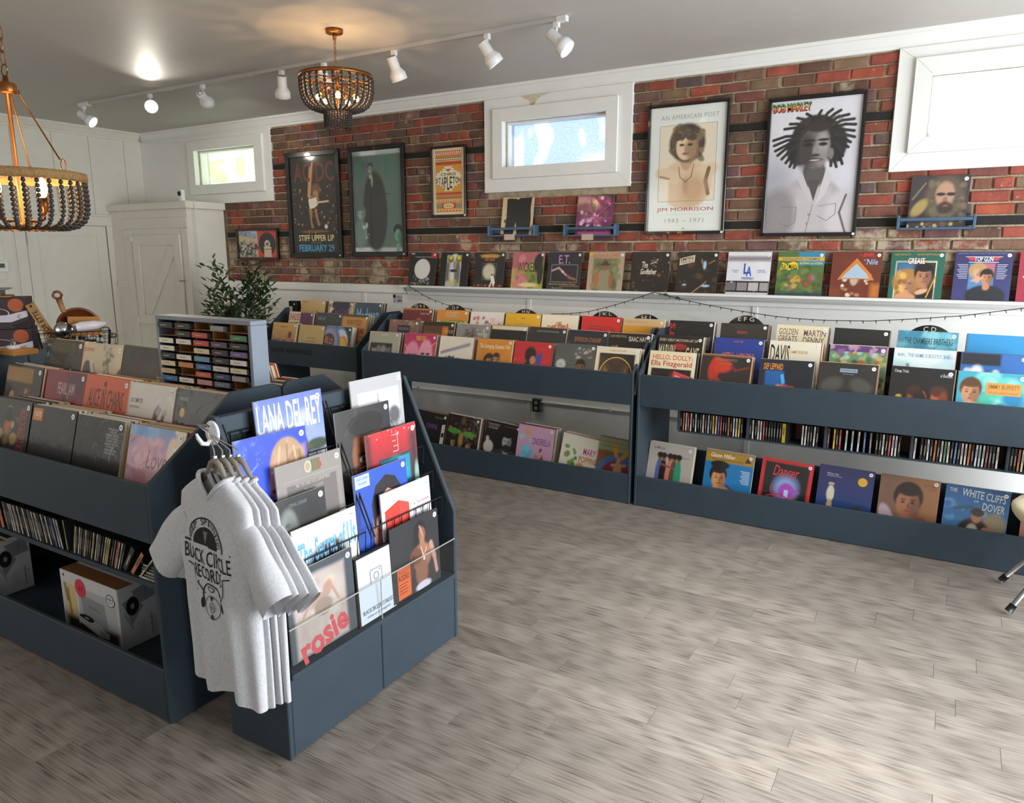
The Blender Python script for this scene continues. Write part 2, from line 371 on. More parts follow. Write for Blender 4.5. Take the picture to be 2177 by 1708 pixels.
def window(k):
    c, md, w = CAS[k], MID[k], WIN[k]
    root = thing('window_%d' % (k+1), '', ''); root['kind'] = 'structure'
    for q in ('label', 'category'): del root[q]
    def ring(a, b, ya, yb, name, m):
        x0, x1, z0, z1 = a; X0, X1, Z0, Z1 = b
        for poly in (((x0,z0),(x1,z0),(X1,Z0),(X0,Z0)), ((x1,z0),(x1,z1),(X1,Z1),(X1,Z0)), ((x1,z1),(x0,z1),(X0,Z1),(X1,Z1)), ((x0,z1),(x0,z0),(X0,Z0),(X0,Z1))):
            cx = sum(p[0] for p in poly)/4; cz = sum(p[1] for p in poly)/4
            MB().prism([(cx+(p[0]-cx)*.9995, cz+(p[1]-cz)*.9985) for p in poly], 'y', ya, yb).build(name, m, root, bevel=.0025)
    ring(c, md, -.024, .02, 'casing_board', M_WHITE)
    ring(md, w, -.048, .02, 'frame_board', M_WHITE)
    i = .02
    ring(w, (w[0]+i, w[1]-i, w[2]+i*.5, w[3]-i), .03, .12, 'sash_rail', M_WHITE)
    MB().box(w[0]+i*.6, .085, w[2]+i*.3, w[1]-i*.6, .09, w[3]-i*.6).build('window_pane', PANES[k], root)
for k in range(3): window(k)
# pale paper shapes stuck on the outside of the panes
def film(k, polys, col, m):
    for p in polys: MB().prism([(x, z) for x, z in p], 'y', .0955, .0970).build('paper_patch', m, bpy.data.objects['window_%d' % (k+1)])
M_FILM2 = pane_mat('pale_film', 'f4f8e4', 'e8f0d8', .8)
film(0, [((-6.65,2.60),(-6.65,2.76),(-6.38,2.77),(-6.38,2.73),(-6.56,2.69),(-6.42,2.66),(-6.34,2.55),(-6.36,2.51),(-6.6,2.51)), ((-6.2,2.76),(-6.05,2.77),(-6.04,2.62),(-6.1,2.53),(-6.2,2.60)), ((-5.9,2.56),(-5.9,2.76),(-5.8,2.77),(-5.76,2.7),(-5.77,2.56))], 0, M_FILM2)
# water stain under the crown beside the second window casing
st = bpy.data.materials.new('rust_stain'); st.use_nodes = True
mat('stain_brown', 'b39a6c', .7, noise=.3, nscale=60)
MB().prism([(-2.42,3.018),(-2.12,3.018),(-2.22,2.995),(-2.26,2.97),(-2.27,2.945),(-2.32,2.945),(-2.33,2.968),(-2.37,2.992)], 'y', -.0256, -.0246).build('water_stain', mat('stain_pale', 'cfc4ac', .7, noise=.2, nscale=60), bpy.data.objects['window_2'])
MB().prism([(-2.275,2.966),(-2.285,2.940),(-2.30,2.937),(-2.325,2.940),(-2.33,2.952),(-2.30,2.946)], 'y', -.0264, -.0257).build('stain_edge', MATS['stain_brown'], bpy.data.objects['window_2'])

# left wall with wide vertical boards, its door, the thermostat
wl = structure(MB().box(-7.9, -7.7, -.05, -7.765, .16, 3.12).build('wall_left', M_CREAM))
ys = [-7.6, -6.4, -5.2, -4.0, -3.0, -2.32, -1.93, -1.49, -1.07, -.66, -.24, .0]
for a, b in zip(ys, ys[1:]):
    z0 = 2.12 if (a > -1.6 and b < -.2) else 0
    MB().box(-7.766, a+.002, z0, -7.75, b-.002, 3.03).build('wall_board', M_CREAM, wl, bevel=.002)
MB().box(-7.766, -.46, 0, -7.75, -.24, 2.12).build('wall_board', M_CREAM, wl)
MB().box(-7.752, -3.2, 1.36, -7.735, -1.62, 1.44).build('rail_board', M_CREAM, wl, bevel=.003)
MB().box(-7.752, -1.70, 0, -7.738, -1.60, 2.0).build('rail_board', M_CREAM, wl, bevel=.003)
dr = thing('door_1', '', ''); dr['kind'] = 'structure'
for q in ('label', 'category'): del dr[q]
for (a, b, z0, z1) in ((-1.575, -1.468, 0, 2.025), (-.562, -.455, 0, 2.025), (-1.575, -.455, 2.025, 2.13)):
    MB().box(-7.768, a, z0, -7.722, b, z1).build('door_casing', M_CREAM, dr, bevel=.004)
    
MB().box(-7.768, -1.59, 2.13, -7.712, -.44, 2.155).build('door_casing', M_CREAM, dr, bevel=.004)
leaf = MB().box(-7.768, -1.462, .01, -7.742, -.575, 2.018).build('door_leaf', M_CREAM, dr)
for (a, b, z0, z1) in ((-1.462, -1.345, .01, 2.018), (-.69, -.575, .01, 2.018), (-1.345, -.69, 1.90, 2.018), (-1.345, -.69, .01, .25)):
    MB().box(-7.7425, a, z0, -7.730, b, z1).build('door_stile', M_CREAM, dr, bevel=.003)
MB().box(-7.735, -1.472, 1.80, -7.718, -1.458, 1.94).build('hinge', mat('painted_hinge', 'a59a84', .5), dr)
kn = MB().lathe([(.030, 0), (.032, .006), (.014, .010), (.012, .03), (.026, .038), (.030, .052), (.024, .064), (.004, .066)], 16, M=rotM('Y', PI/2, (-7.73, -.632, .745))).build('door_knob', mat('brushed_nickel', '9a9488', .3, metal=1), dr, smooth=True)
MB().box(-7.676, -.634, .66, -7.670, -.628, .735).box(-7.676, -.640, .63, -7.670, -.620, .66).build('key', MATS['brushed_nickel'], kn)
t = thing('thermostat', 'white wall thermostat with green screen left of the cream door', 'thermostat', (-7.75, -1.745, 1.575))
MB().box(0, -.07, -.06, .03, .07, .06).build('case', mat('white_plastic', 'e8e8e6', .4), t, bevel=.006)
MB().box(.030, -.045, -.015, .0315, .03, .03).build('screen', mat('lcd_green', '4b5e4c', .3), t)
for k in range(2): MB().box(.030, .042, .005+.018*k, .034, .052, .015+.018*k).build('button', MATS['white_plastic'], t)
# shop front behind the camera and the window wall on the right (daylight comes only through the right one's opening)
structure(MB().box(3.75, -7.7, -.05, 3.9, .2, .35).box(3.75, -7.7, 2.75, 3.9, .2, 3.12).box(3.75, -.7, .35, 3.9, .2, 2.75).box(3.75, -7.7, .35, 3.9, -5.2, 2.75).build('wall_right', M_WHITE))
structure(MB().box(-7.9, -7.7, -.05, 3.9, -7.55, 3.12).build('wall_front', M_WHITE))
# corner closet
cl = thing('corner_closet', 'built-in cream corner closet with a braced plank door, left of the brick', 'closet', (-7.75, 0, 0))
MB().box(0, -.50, 0, 1.43, -.02, 2.19).build('body', M_CREAM, cl, bevel=.003)
MB().box(-.0, -.53, 2.19, 1.465, -.02, 2.265).build('cap_board', M_CREAM, cl, bevel=.004)
MB().box(1.4302, -.50, 1.31, 1.442, -.02, 1.395).build('side_rail', M_CREAM, cl, bevel=.003)
MB().box(.05, -.512, 1.31, .27, -.5002, 1.395).build('side_rail', M_CREAM, cl, bevel=.003)
MB().box(.27, -.512, .0, .40, -.5002, 1.98).build('face_board', M_CREAM, cl, bevel=.003)
MB().box(1.32, -.512, .0, 1.43, -.5002, 1.98).build('face_board', M_CREAM, cl, bevel=.003)
MB().box(.27, -.512, 1.985, 1.43, -.5002, 2.10).build('face_board', M_CREAM, cl, bevel=.003)
d = MB().box(.435, -.514, .90, 1.305, -.5005, 1.915).build('closet_door', M_CREAM, cl)
for (a, b, z0, z1) in ((.435, .555, .90, 1.915), (1.18, 1.305, .90, 1.915), (.555, 1.18, 1.80, 1.915), (.555, 1.18, .90, 1.01)):
    MB().box(a+.001, -.530, z0, b-.001, -.5142, z1).build('door_board', M_CREAM, d, bevel=.003)
MB().prism([(.56, 1.012), (.68, 1.012), (1.178, 1.68), (1.178, 1.795), (1.10, 1.795)], 'y', -.526, -.5145).build('diagonal_brace', M_CREAM, d, bevel=.003)
for z in (1.84, .915): MB().box(.405, -.538, z, .455, -.531, z+.06).build('hinge', M_WHITE, d)
MB().box(1.26, -.540, 1.40, 1.34, -.533, 1.42).build('latch', MATS['painted_hinge'], d)
# ------------------------------------------------------------------ printed art: a vertex-painted grid plus flat vector shapes and lettering
def print_mat(name, rough, coat, wrinkle):
    m = bpy.data.materials.new(name); m.use_nodes = True; nt = m.node_tree; N = nt.nodes; L = nt.links; b = N['Principled BSDF']
    at = N.new('ShaderNodeAttribute'); at.attribute_name = 'Col'; L.new(at.outputs['Color'], b.inputs['Base Color'])
    b.inputs['Roughness'].default_value = rough; b.inputs['Coat Weight'].default_value = coat; b.inputs['Coat Roughness'].default_value = .08
    if wrinkle:
        tc = N.new('ShaderNodeTexCoord'); mp = N.new('ShaderNodeMapping'); mp.inputs['Scale'].default_value = (1, 1, 1.6)
        oi = N.new('ShaderNodeObjectInfo'); ad = N.new('ShaderNodeVectorMath'); ad.operation = 'ADD'; L.new(tc.outputs['Object'], ad.inputs[0])
        mu = N.new('ShaderNodeVectorMath'); mu.operation = 'SCALE'; mu.inputs[0].default_value = (9, 5, 7); L.new(oi.outputs['Random'], mu.inputs['Scale']); L.new(mu.outputs[0], ad.inputs[1])
        L.new(ad.outputs[0], mp.inputs[0])
        nz = N.new('ShaderNodeTexNoise'); nz.inputs['Scale'].default_value = 9; nz.inputs['Detail'].default_value = 4; nz.inputs['Distortion'].default_value = 1.2; L.new(mp.outputs[0], nz.inputs['Vector'])
        bp = N.new('ShaderNodeBump'); bp.inputs['Strength'].default_value = wrinkle; bp.inputs['Distance'].default_value = .012; L.new(nz.outputs['Fac'], bp.inputs['Height']); L.new(bp.outputs[0], b.inputs['Coat Normal'])
    return m
P_FILM = print_mat('print_in_plastic', .5, .55, .25)
P_FLAT = print_mat('print_paper', .55, .05, 0)
P_GLASS = print_mat('print_behind_glass', .6, .9, .02)
FONT = {}
def glyphs(txt, bold=0, shear=0, space=1.0):
    key = (txt, bold, shear, space)
    if key not in FONT:
        cu = bpy.data.curves.new('t', 'FONT'); cu.body = txt; cu.resolution_u = 2; cu.offset = bold*.5; cu.shear = shear; cu.fill_mode = 'FRONT'; cu.space_character = space
        o = bpy.data.objects.new('t', cu); COL.objects.link(o)
        me = bpy.data.meshes.new_from_object(o.evaluated_get(bpy.context.evaluated_depsgraph_get()))
        vs = [(v.co.x, v.co.y) for v in me.vertices]; fs = [tuple(p.vertices) for p in me.polygons]
        bpy.data.objects.remove(o); bpy.data.curves.remove(cu); bpy.data.meshes.remove(me)
        FONT[key] = (vs, fs)
    return FONT[key]
class Art:
    """(0,0) top left .. (1,1) bottom right; w,h in metres; front faces -y, x to the right, z up from the bottom"""
    def __init__(s, w, h, n, ops, seed=0):
        s.w, s.h = w, h; nx = n; ny = max(4, int(round(n*h/w))); s.nx, s.ny = nx, ny
        s.X, s.Y = np.meshgrid(np.linspace(0, 1, nx), np.linspace(0, 1, ny)); s.C = np.zeros((ny, nx, 3)); s.asp = h/w
        s.rs = np.random.RandomState(seed+5); s.vec = []; s.lay = 0
        for o in ops: getattr(s, 'o_'+o[0])(*o[1:])
    def mix(s, a, col):
        c = np.array(lin(col)); s.C = s.C*(1-a[..., None]) + c*a[..., None]
    def o_b(s, col): s.C[:] = lin(col)
    def o_g(s, c0, c1, y0=0, y1=1, ax='y'):
        t = np.clip(((s.Y if ax == 'y' else s.X)-y0)/(y1-y0), 0, 1)[..., None]; s.C = np.array(lin(c0))*(1-t)+np.array(lin(c1))*t
    def o_r(s, x0, y0, x1, y1, col, soft=.012, a=1):
        d = np.minimum(np.minimum(s.X-x0, x1-s.X), np.minimum(s.Y-y0, y1-s.Y)); s.mix(np.clip(d/soft+.5, 0, 1)*a, col)
    def o_e(s, cx, cy, rx, ry, col, soft=.2, rot=0, a=1):
        dx, dy = s.X-cx, (s.Y-cy)*s.asp; ry = ry*s.asp; t = math.radians(rot); u = dx*math.cos(t)+dy*math.sin(t); v = -dx*math.sin(t)+dy*math.cos(t)
        r = np.sqrt((u/rx)**2+(v/ry)**2); s.mix(np.clip((1-r)/soft+.5, 0, 1)*a, col)
    def o_l(s, pts, w, col, a=1):
        for (x0, y0), (x1, y1) in zip(pts, pts[1:]):
            dx, dy = x1-x0, (y1-y0)*s.asp; L2 = dx*dx+dy*dy+1e-9; t = np.clip(((s.X-x0)*dx+(s.Y-y0)*s.asp*dy)/L2, 0, 1)
            d = np.hypot(s.X-x0-t*dx, (s.Y-y0)*s.asp-t*dy); s.mix(np.clip((w-d)/(.5/s.nx)*.5+.5, 0, 1)*a, col)
    def o_n(s, amp, sc=4):
        z = np.zeros_like(s.X)
        for k in range(3):
            m = int(sc*2**k)+2; g = s.rs.rand(m, m); fx = s.X*(m-1.001); fy = s.Y*(m-1.001); i = fx.astype(int); j = fy.astype(int); u = fx-i; v = fy-j
            z += ((g[j, i]*(1-u)+g[j, i+1]*u)*(1-v)+(g[j+1, i]*(1-u)+g[j+1, i+1]*u)*v-.5)/2**k
        s.C = np.clip(s.C*(1+amp*2*z[..., None]), 0, 1)
    def o_s(s, n, cols, size, x0=0, y0=0, x1=1, y1=1, a=1):
        for k in range(n):
            r = size*s.rs.uniform(.4, 1.2); s.o_e(s.rs.uniform(x0, x1), s.rs.uniform(y0, y1), r*s.rs.uniform(.5, 1.5), r, cols[s.rs.randint(len(cols))], .5, s.rs.uniform(0, 180), a)
    def o_H(s, cx, cy, k, skin, hair, st='s', shirt=None, turn=0):
        """a plain head and shoulders, k = head height"""
        if shirt: s.o_e(cx, cy+1.28*k, 1.15*k, .75*k/s.asp, shirt, .12); 
        s.o_e(cx, cy+.62*k, .2*k, .3*k/s.asp, skin, .25)
        if st == 'c': s.o_e(cx, cy-.05*k, .62*k, .62*k/s.asp, hair, .22)
        elif st == 'l': s.o_e(cx, cy+.18*k, .50*k, .82*k/s.asp, hair, .15)
        elif st == 'b': s.o_e(cx, cy+.02*k, .47*k, .60*k/s.asp, hair, .12)
        else: s.o_e(cx, cy-.14*k, .40*k, .46*k/s.asp, hair, .12)
        if st != 'h':
            s.o_e(cx+turn*.06*k, cy+.08*k, .31*k, .44*k/s.asp, skin, .14); dk = tuple(int(skin[i:i+2], 16) for i in (0, 2, 4)); sh = '%02x%02x%02x' % tuple(int(q*.62) for q in dk)
            s.o_e(cx+.19*k, cy+.14*k, .15*k, .36*k/s.asp, sh, .8, 0, .7)
            for q in (-1, 1):
                s.o_e(cx+(turn*.1+q*.13)*k, cy+.04*k, .06*k, .026*k/s.asp, '20140f', .5); s.o_e(cx+(turn*.1+q*.13)*k, cy-.05*k, .09*k, .02*k/s.asp, hair, .5, 0, .8)
            s.o_e(cx+(turn*.12+.02)*k, cy+.15*k, .035*k, .09*k/s.asp, sh, .8, 0, .8); s.o_e(cx+turn*.1*k, cy+.29*k, .09*k, .028*k/s.asp, '8a4038', .5)
            s.o_e(cx, cy-.30*k, .30*k, .14*k/s.asp, hair, .3)
            if st == 'b': s.o_r(cx-.30*k, cy-.42*k/s.asp, cx+.30*k, cy-.10*k/s.asp, hair, .05*k)
    # flat vector layers
    def put(s, vs, fs, col):
        s.lay += 1; s.vec.append(([(x*s.w-s.w/2, -.00012*s.lay-.0003, s.h*(1-y)) for x, y in vs], fs, lin(col) if isinstance(col, str) else col))
    def o_R(s, x0, y0, x1, y1, col): s.put([(x0,y1),(x1,y1),(x1,y0),(x0,y0)], [(0,1,2,3)], col)
    def o_P(s, pts, col): s.put(pts, [tuple(range(len(pts)))], col)
    def o_C(s, cx, cy, rx, ry, col, n=24): s.put([(cx+rx*math.cos(2*PI*i/n), cy+ry*math.sin(2*PI*i/n)) for i in range(n)], [tuple(range(n))[::-1]], col)
    def o_O(s, cx, cy, rx, ry, t, col, a0=0, a1=360, n=24):
        vs = []; 
        for i in range(n+1):
            a = math.radians(a0+(a1-a0)*i/n)
            for q in (1, 1-t): vs.append((cx+rx*q*math.cos(a), cy-ry*q*math.sin(a)))
        s.put(vs, [(2*i, 2*i+2, 2*i+3, 2*i+1) for i in range(n)], col)
    def o_L(s, pts, w, col):
        for (x0, y0), (x1, y1) in zip(pts, pts[1:]):
            dx, dy = (x1-x0), (y1-y0)*s.asp; l = math.hypot(dx, dy)+1e-9; nx, ny = -dy/l*w/2, dx/l*w/2/s.asp
            s.put([(x0-nx,y0-ny),(x1-nx,y1-ny),(x1+nx,y1+ny),(x0+nx,y0+ny)], [(3,2,1,0)], col)
    def o_T(s, txt, x0, y0, x1, y1, col, bold=.0, shear=0, rot=0, arch=0, space=1.0):
        vs, fs = glyphs(txt, bold, shear, space)
        if not vs: return
        ax = min(v[0] for v in vs); bx = max(v[0] for v in vs); ay = min(v[1] for v in vs); by = max(v[1] for v in vs)
        out = []; cx, cy2 = (x0+x1)/2, (y0+y1)/2; t = math.radians(rot)
        for x, y in vs:
            u = (x-ax)/(bx-ax+1e-9); v = (y-ay)/(by-ay+1e-9); px = x0+(x1-x0)*u; py = y1+(y0-y1)*v-arch*(1-(2*u-1)**2)
            dx, dy = px-cx, (py-cy2)*s.asp; out.append((cx+dx*math.cos(t)-dy*math.sin(t), cy2+(dx*math.sin(t)+dy*math.cos(t))/s.asp))
        s.put(out, fs, col)
    def o_V(s, txt, x0, y0, x1, y1, col, bold=0): # lettering that runs upwards
        vs, fs = glyphs(txt, bold, 0, 1.0); ax = min(v[0] for v in vs); bx = max(v[0] for v in vs); ay = min(v[1] for v in vs); by = max(v[1] for v in vs)
        s.put([(x0+(x1-x0)*(1-(y-ay)/(by-ay)), y1+(y0-y1)*(x-ax)/(bx-ax)) for x, y in vs], fs, col)
    def mesh(s, name, m):
        nx, ny = s.nx, s.ny; xs = (s.X*s.w-s.w/2).ravel(); zs = (s.h*(1-s.Y)).ravel(); n = nx*ny
        co = [np.stack([xs, np.full(n, -.0002), zs], 1)]; cols = [np.concatenate([s.C.reshape(-1, 3), np.ones((n, 1))], 1)]
        i, j = np.meshgrid(np.arange(nx-1), np.arange(ny-1)); a = (j*nx+i).ravel(); fs = np.stack([a+nx, a+nx+1, a+1, a], 1).tolist(); o = n
        for vs, f, c in s.vec:
            co.append(np.array(vs)); cols.append(np.tile(np.array([*c, 1.0]), (len(vs), 1))); fs += [tuple(q+o for q in p) for p in f]; o += len(vs)
        me = bpy.data.meshes.new(name); me.from_pydata(np.concatenate(co).tolist(), [], fs)
        at = me.color_attributes.new('Col', 'FLOAT_COLOR', 'POINT'); at.data.foreach_set('color', np.concatenate(cols).astype(np.float32).ravel())
        me.materials.append(m); me.update(); return me

LP = .315
JK = {}
def jacket(col): return mat('card_'+col, col, .6, noise=.05)
EDGE = ['d9d2c0','e8e4da','c9b896','8a6a4a','3a3433','efece6','b9402f','e0d8cc','49566b','cfc5b2','d8d0c4','efece6','c8603c','2c3640','d8b46a']
def jmesh(col, t=.006):
    k = (col, t)
    if k not in JK: JK[k] = MB().box(-LP/2, 0, 0, LP/2, t, LP).mesh('record_jacket', jacket(col))
    return JK[k]
M_STK = None
def sticker_mesh():
    global M_STK
    if M_STK is None:
        M_STK = Art(.024, .024, 4, [('b', 'f2f4f6')]).mesh('price_sticker', P_FLAT)
        m = MB(); n = 18; m.add([(.0115*math.cos(2*PI*i/n), -.0016, .0115*math.sin(2*PI*i/n)) for i in range(n)], [tuple(range(n))[::-1]]); 
        m.box(-.005, -.0019, -.003, -.001, -.0016, .003, 1); m.box(.001, -.0019, -.003, .0045, -.0016, .003, 1)
        M_STK = m.mesh('price_sticker', [M_STICK, mat('sticker_ink', '6d7076', .6)])
    return M_STK
SEED = [0]
def place_top(xc, yt, zt, tilt, rz=0, h=LP):
    """bottom-centre location of a sheet whose top edge centre is (xc,yt,zt), leaning back by tilt; rz turns it about z"""
    d = h*math.sin(tilt); return (xc + d*math.sin(rz), yt - d*math.cos(rz), zt - h*math.cos(tilt))
def record(xc, yt, zt, tilt, ops, label, group, rz=0, roll=0, n=40, edge='d9d2c0', pm=None, sticker=True, t=.006, size=LP):
    loc = place_top(xc, yt, zt, tilt, rz, size)
    SEED[0] += 1
    o = inst('record_album', jmesh(edge, t), None, loc); o.rotation_euler = (-tilt, roll, rz); tag(o, label, 'record', group)
    if size != LP: o.scale = (size/LP, 1, size/LP)
    inst('cover_print', Art(LP, LP, n, ops, SEED[0]).mesh('cover_print', pm or P_FILM), o)
    if sticker: inst('price_sticker', sticker_mesh(), o, (LP/2-.022, 0, LP-.024))
    return o
REST = MB(); REST_N = [0]; EM = [jacket(c) for c in EDGE]
def pack(front, count, indiv, what, depth, group, seed=0, wide=.004, rise=.09):
    """sleeves standing behind a front cover; the nearest `indiv` are objects, the rest go to one stuff mesh"""
    rr = random.Random(hash(what) % 1000 if False else seed+len(what)*7); 
    ex = front.rotation_euler; sc = front.scale[0]; Mw = Matrix.Translation(front.location) @ ex.to_matrix().to_4x4()
    step = (depth-.008)/max(count, 1); off = .0068
    for k in range(count):
        t = min(step*.86, .0062); dx = rr.uniform(-wide, wide); dz = rr.uniform(-.003, .004) + off*rise; c = rr.randrange(len(EDGE))
        if k < indiv:
            o = inst('record_album', jmesh(EDGE[c], .006 if t > .0055 else .004), None); o.location = Mw @ Vector((dx, off, dz)); o.rotation_euler = ex; o.scale = front.scale
            tag(o, '%s sleeve packed behind the %s' % (ordn(k), what), 'record', group)
        else:
            REST.box(-LP*sc/2+dx, off, dz, LP*sc/2+dx, off+t, LP*sc+dz, c, Mw); REST_N[0] += 1
        off += step

# ------------------------------------------------------------------ record bins
def bin_unit(name, label, x0, x1, yf, sgn=1, depth=.64, lower=True, feet=None, zlow=.213, rail=False, openback=True, fl=(.764, .853, .939), st=(.178, .36)):
    t = thing(name, label, 'record bin', ((x0+x1)/2, yf, 0)); w = (x1-x0)/2; th = .019
    if sgn < 0: t.rotation_euler = (0, 0, PI)
    prof = [(0, 0), (0, .918), (.375, 1.19), (depth-.03, 1.19), (depth, 1.165), (depth, 0)]
    for a in (-w, w-th): MB().prism(prof, 'x', a, a+th).build('side_panel', M_BLUE, t, bevel=.003)
    i = w-th-.0005
    MB().box(-i, .0015, .70, i, .0195, .916).build('front_panel', M_BLUE, t, bevel=.003)
    MB().box(-i, .0015, .004, i, .0195, zlow).build('lower_front_panel', M_BLUE, t, bevel=.003)
    f1, f2, f3 = fl; s1, s2 = st
    MB().box(-i, .02, f1-.018, i, s1-.0005, f1).build('bin_floor', M_BLUE, t)
    MB().box(-i, s1, f1-.018, i, s1+.016, f2).box(-i, s1+.0165, f2-.018, i, s2-.0005, f2).build('bin_step', M_BLUE, t)
    MB().box(-i, s2, f2-.018, i, s2+.016, f3).box(-i, s2+.0165, f3-.018, i, depth-.02, f3).build('bin_step', M_BLUE, t)
    MB().box(-i, depth-.018, .70, i, depth-.001, 1.12).build('back_panel', M_BLUE, t)
    MB().box(-i, .02, .07, i, depth-.02, .09).build('lower_floor', M_BLUE, t)
    if not openback: MB().box(-i, depth-.018, .09, i, depth-.001, .699).build('back_panel', M_BLUE, t)
    if rail: MB().box(-i, .34, .09, i, .358, .36).build('back_rail', M_BLUE, t)
    return t
U_M = bin_unit('record_bin', 'middle long slate record bin against the brick wall, above the outlet', -3.29, -.875, -1.16)
U_R = bin_unit('record_bin', 'right-hand slate record bin with disc cases on its middle shelf', -.845, 1.64, -1.16, rail=True)
U_N = bin_unit('record_bin', 'short slate record bin lettered NEW ARRIVALS beside the potted olive', -4.70, -3.45, -1.045)
U_I = bin_unit('record_bin', 'near side of the slate island bin, beside the hanging shirts', -3.38, -1.40, -4.318, depth=.615, openback=False, fl=(.745, .854, .970), st=(.285, .455))
U_J = bin_unit('record_bin', 'far side of the slate island bin, backing onto the near side', -3.38, -1.40, -3.085, sgn=-1, depth=.612, openback=False, fl=(.796, .889, .983), st=(.215, .435))
a = Art(.52, .045, 4, [('T', 'NEW ARRIVALS', 0, 0, 1, 1, '0a0c0d', .008, 0, 0, 0, 1.15)])
m = MB(); 
for vs, fs, c in a.vec: m.add(vs, fs)
m.build('lettering', mat('lettering_black', '08090a', .5), U_N, loc=(-.165, -.0002, .812))
# ------------------------------------------------------------------ record covers
TILT = math.radians(15)
def row(xs, yt, zt, covers, where, group, depth=(.07, .10), count=14, indiv=5, n=40, rollr=.012, wide=.004, size=LP):
    rr = random.Random(len(where)*3+len(xs))
    for k, (x, (desc, ops, *ex)) in enumerate(zip(xs, covers)):
        ed = ex[0] if ex else 'd9d2c0'
        o = record(x, yt+rr.uniform(-.003, .003), zt+rr.uniform(-.004, .004), TILT, ops, 'record with %s, %s' % (desc, where), group, rz=rr.uniform(-.015, .015), roll=rr.uniform(-rollr, rollr), n=n, edge=ed, size=size)
        if count: pack(o, count, indiv, desc+' cover', rr.uniform(*depth), group, k, wide)

SK = 'c89878'; DK = '6a4230'
# middle bin, front row
row([-3.112,-2.732,-2.381,-2.026,-1.699,-1.351,-1.032], -1.055, 1.072, [
 ('grey band photo under a silver title', [('b','a8a493'),('n',.04),('r',.07,.30,.80,1,'2b2a28'),('e',.2,.47,.08,.1,'8f8c82',.5),('e',.36,.46,.08,.1,'77746c',.5),('e',.52,.46,.08,.1,'8a877d',.5),('e',.68,.44,.08,.11,'6b6861',.5),('e',.2,.40,.09,.05,'1c1b1a',.5),('e',.68,.36,.1,.06,'1c1b1a',.5),('T','QUEEN',.40,.05,.62,.11,'dcd8c8')], 'b8b29e'),
 ('two pink laughing masks', [('g','b5255c','d0506a'),('e',.28,.60,.23,.40,'dd8aa4',.2),('e',.70,.56,.22,.42,'e39ab0',.2),('e',.20,.55,.06,.03,'3c1020',.4),('e',.36,.55,.06,.03,'3c1020',.4),('e',.62,.5,.06,.03,'3c1020',.4),('e',.78,.5,.06,.03,'3c1020',.4),('l',[(.17,.72),(.28,.78),(.38,.72)],.02,'8c2040'),('l',[(.02,.30),(.14,.42)],.008,'f0c050'),('l',[(.85,.3),(.98,.2)],.008,'f0c050'),('T','PURLEY OUE',.36,.05,.66,.17,'e8c23c',.02)], 'b09a78'),
 ('striped slanted title over a blue-suited band', [('b','e4dbc6'),('n',.03),('s',9,['2c2622','241f1c','5a3d2c'],.06,.2,.52,.8,.60),('s',16,['9fc4cc','7fb0bd','c8dde0'],.09,.15,.68,.85,.95),('P',[(.06,.36),(.93,.10),(.93,.22),(.06,.48)],'b4cfd8'),('P',[(.06,.40),(.93,.14),(.93,.17),(.06,.43)],'cf5a2c'),('P',[(.06,.44),(.93,.19),(.93,.205),(.06,.455)],'3c6f9c')], 'cfc5b2'),
 ('amber portrait of two people in fur', [('g','e0912a','b86b1e'),('n',.06),('e',.38,.6,.16,.25,'4c2c18',.3),('H',.38,.52,.26,'b07a50','2b1b12','c','6b3a1c'),('H',.58,.48,.27,'c08a5c','3a2010','s','8a4a20'),('s',26,['c7601c','8a3a12','a34a16'],.07,.45,.66,.95,1),('T','The Swinging Greatest Hits',.08,.12,.93,.26,'f4e6c8',.012,.1)], 'd8b46a'),
 ('dark curly figure on bright red', [('b','c2262c'),('n',.04),('e',.45,.3,.15,.2,'1a1214',.2),('e',.45,.85,.2,.45,'171012',.15),('e',.52,.42,.07,.1,'b98066',.3),('e',.62,.62,.10,.08,'cf9478',.4),('P',[(.62,.28),(.76,.24),(.73,.52),(.61,.50)],'3a4a9c')], 'a33236'),
 ('reclining man in a white suit', [('b','55554f'),('n',.1),('e',.55,.92,.5,.33,'e6e2da',.12),('e',.8,.8,.2,.2,'dcd8d0',.2),('H',.66,.50,.30,'8a5a3c','16110f','s'),('e',.6,.95,.08,.2,'2a2c30',.3),('C',.17,.47,.12,.12,'c9ccc8'),('O',.17,.47,.105,.105,.12,'6d716c'),('T','(2)',.12,.42,.22,.52,'5d615c',.01),('s',14,['c8c8be','9a9a90'],.03,.5,.08,.98,.3,.6)], 'c9c4b4'),
 ('gold ring around a face in a cream border', [('b','e2d6ba'),('r',.08,.14,.92,1,'1c1714'),('e',.5,.6,.30,.36,'7a5238',.25),('e',.5,.42,.26,.16,'20150f',.25),('e',.38,.55,.07,.05,'120c0a',.4),('e',.62,.55,.07,.05,'120c0a',.4),('e',.5,.70,.05,.07,'5c3a28',.5),('e',.5,.8,.1,.03,'8a3c34',.4),('O',.5,.66,.40,.45,.05,'c9a94a'),('T','A UNIQUE SOUL LADY',.30,.06,.70,.10,'a0763c')], 'e2d8c2'),
 ], 'front row, middle bin', 'front row records in the middle wall bin')
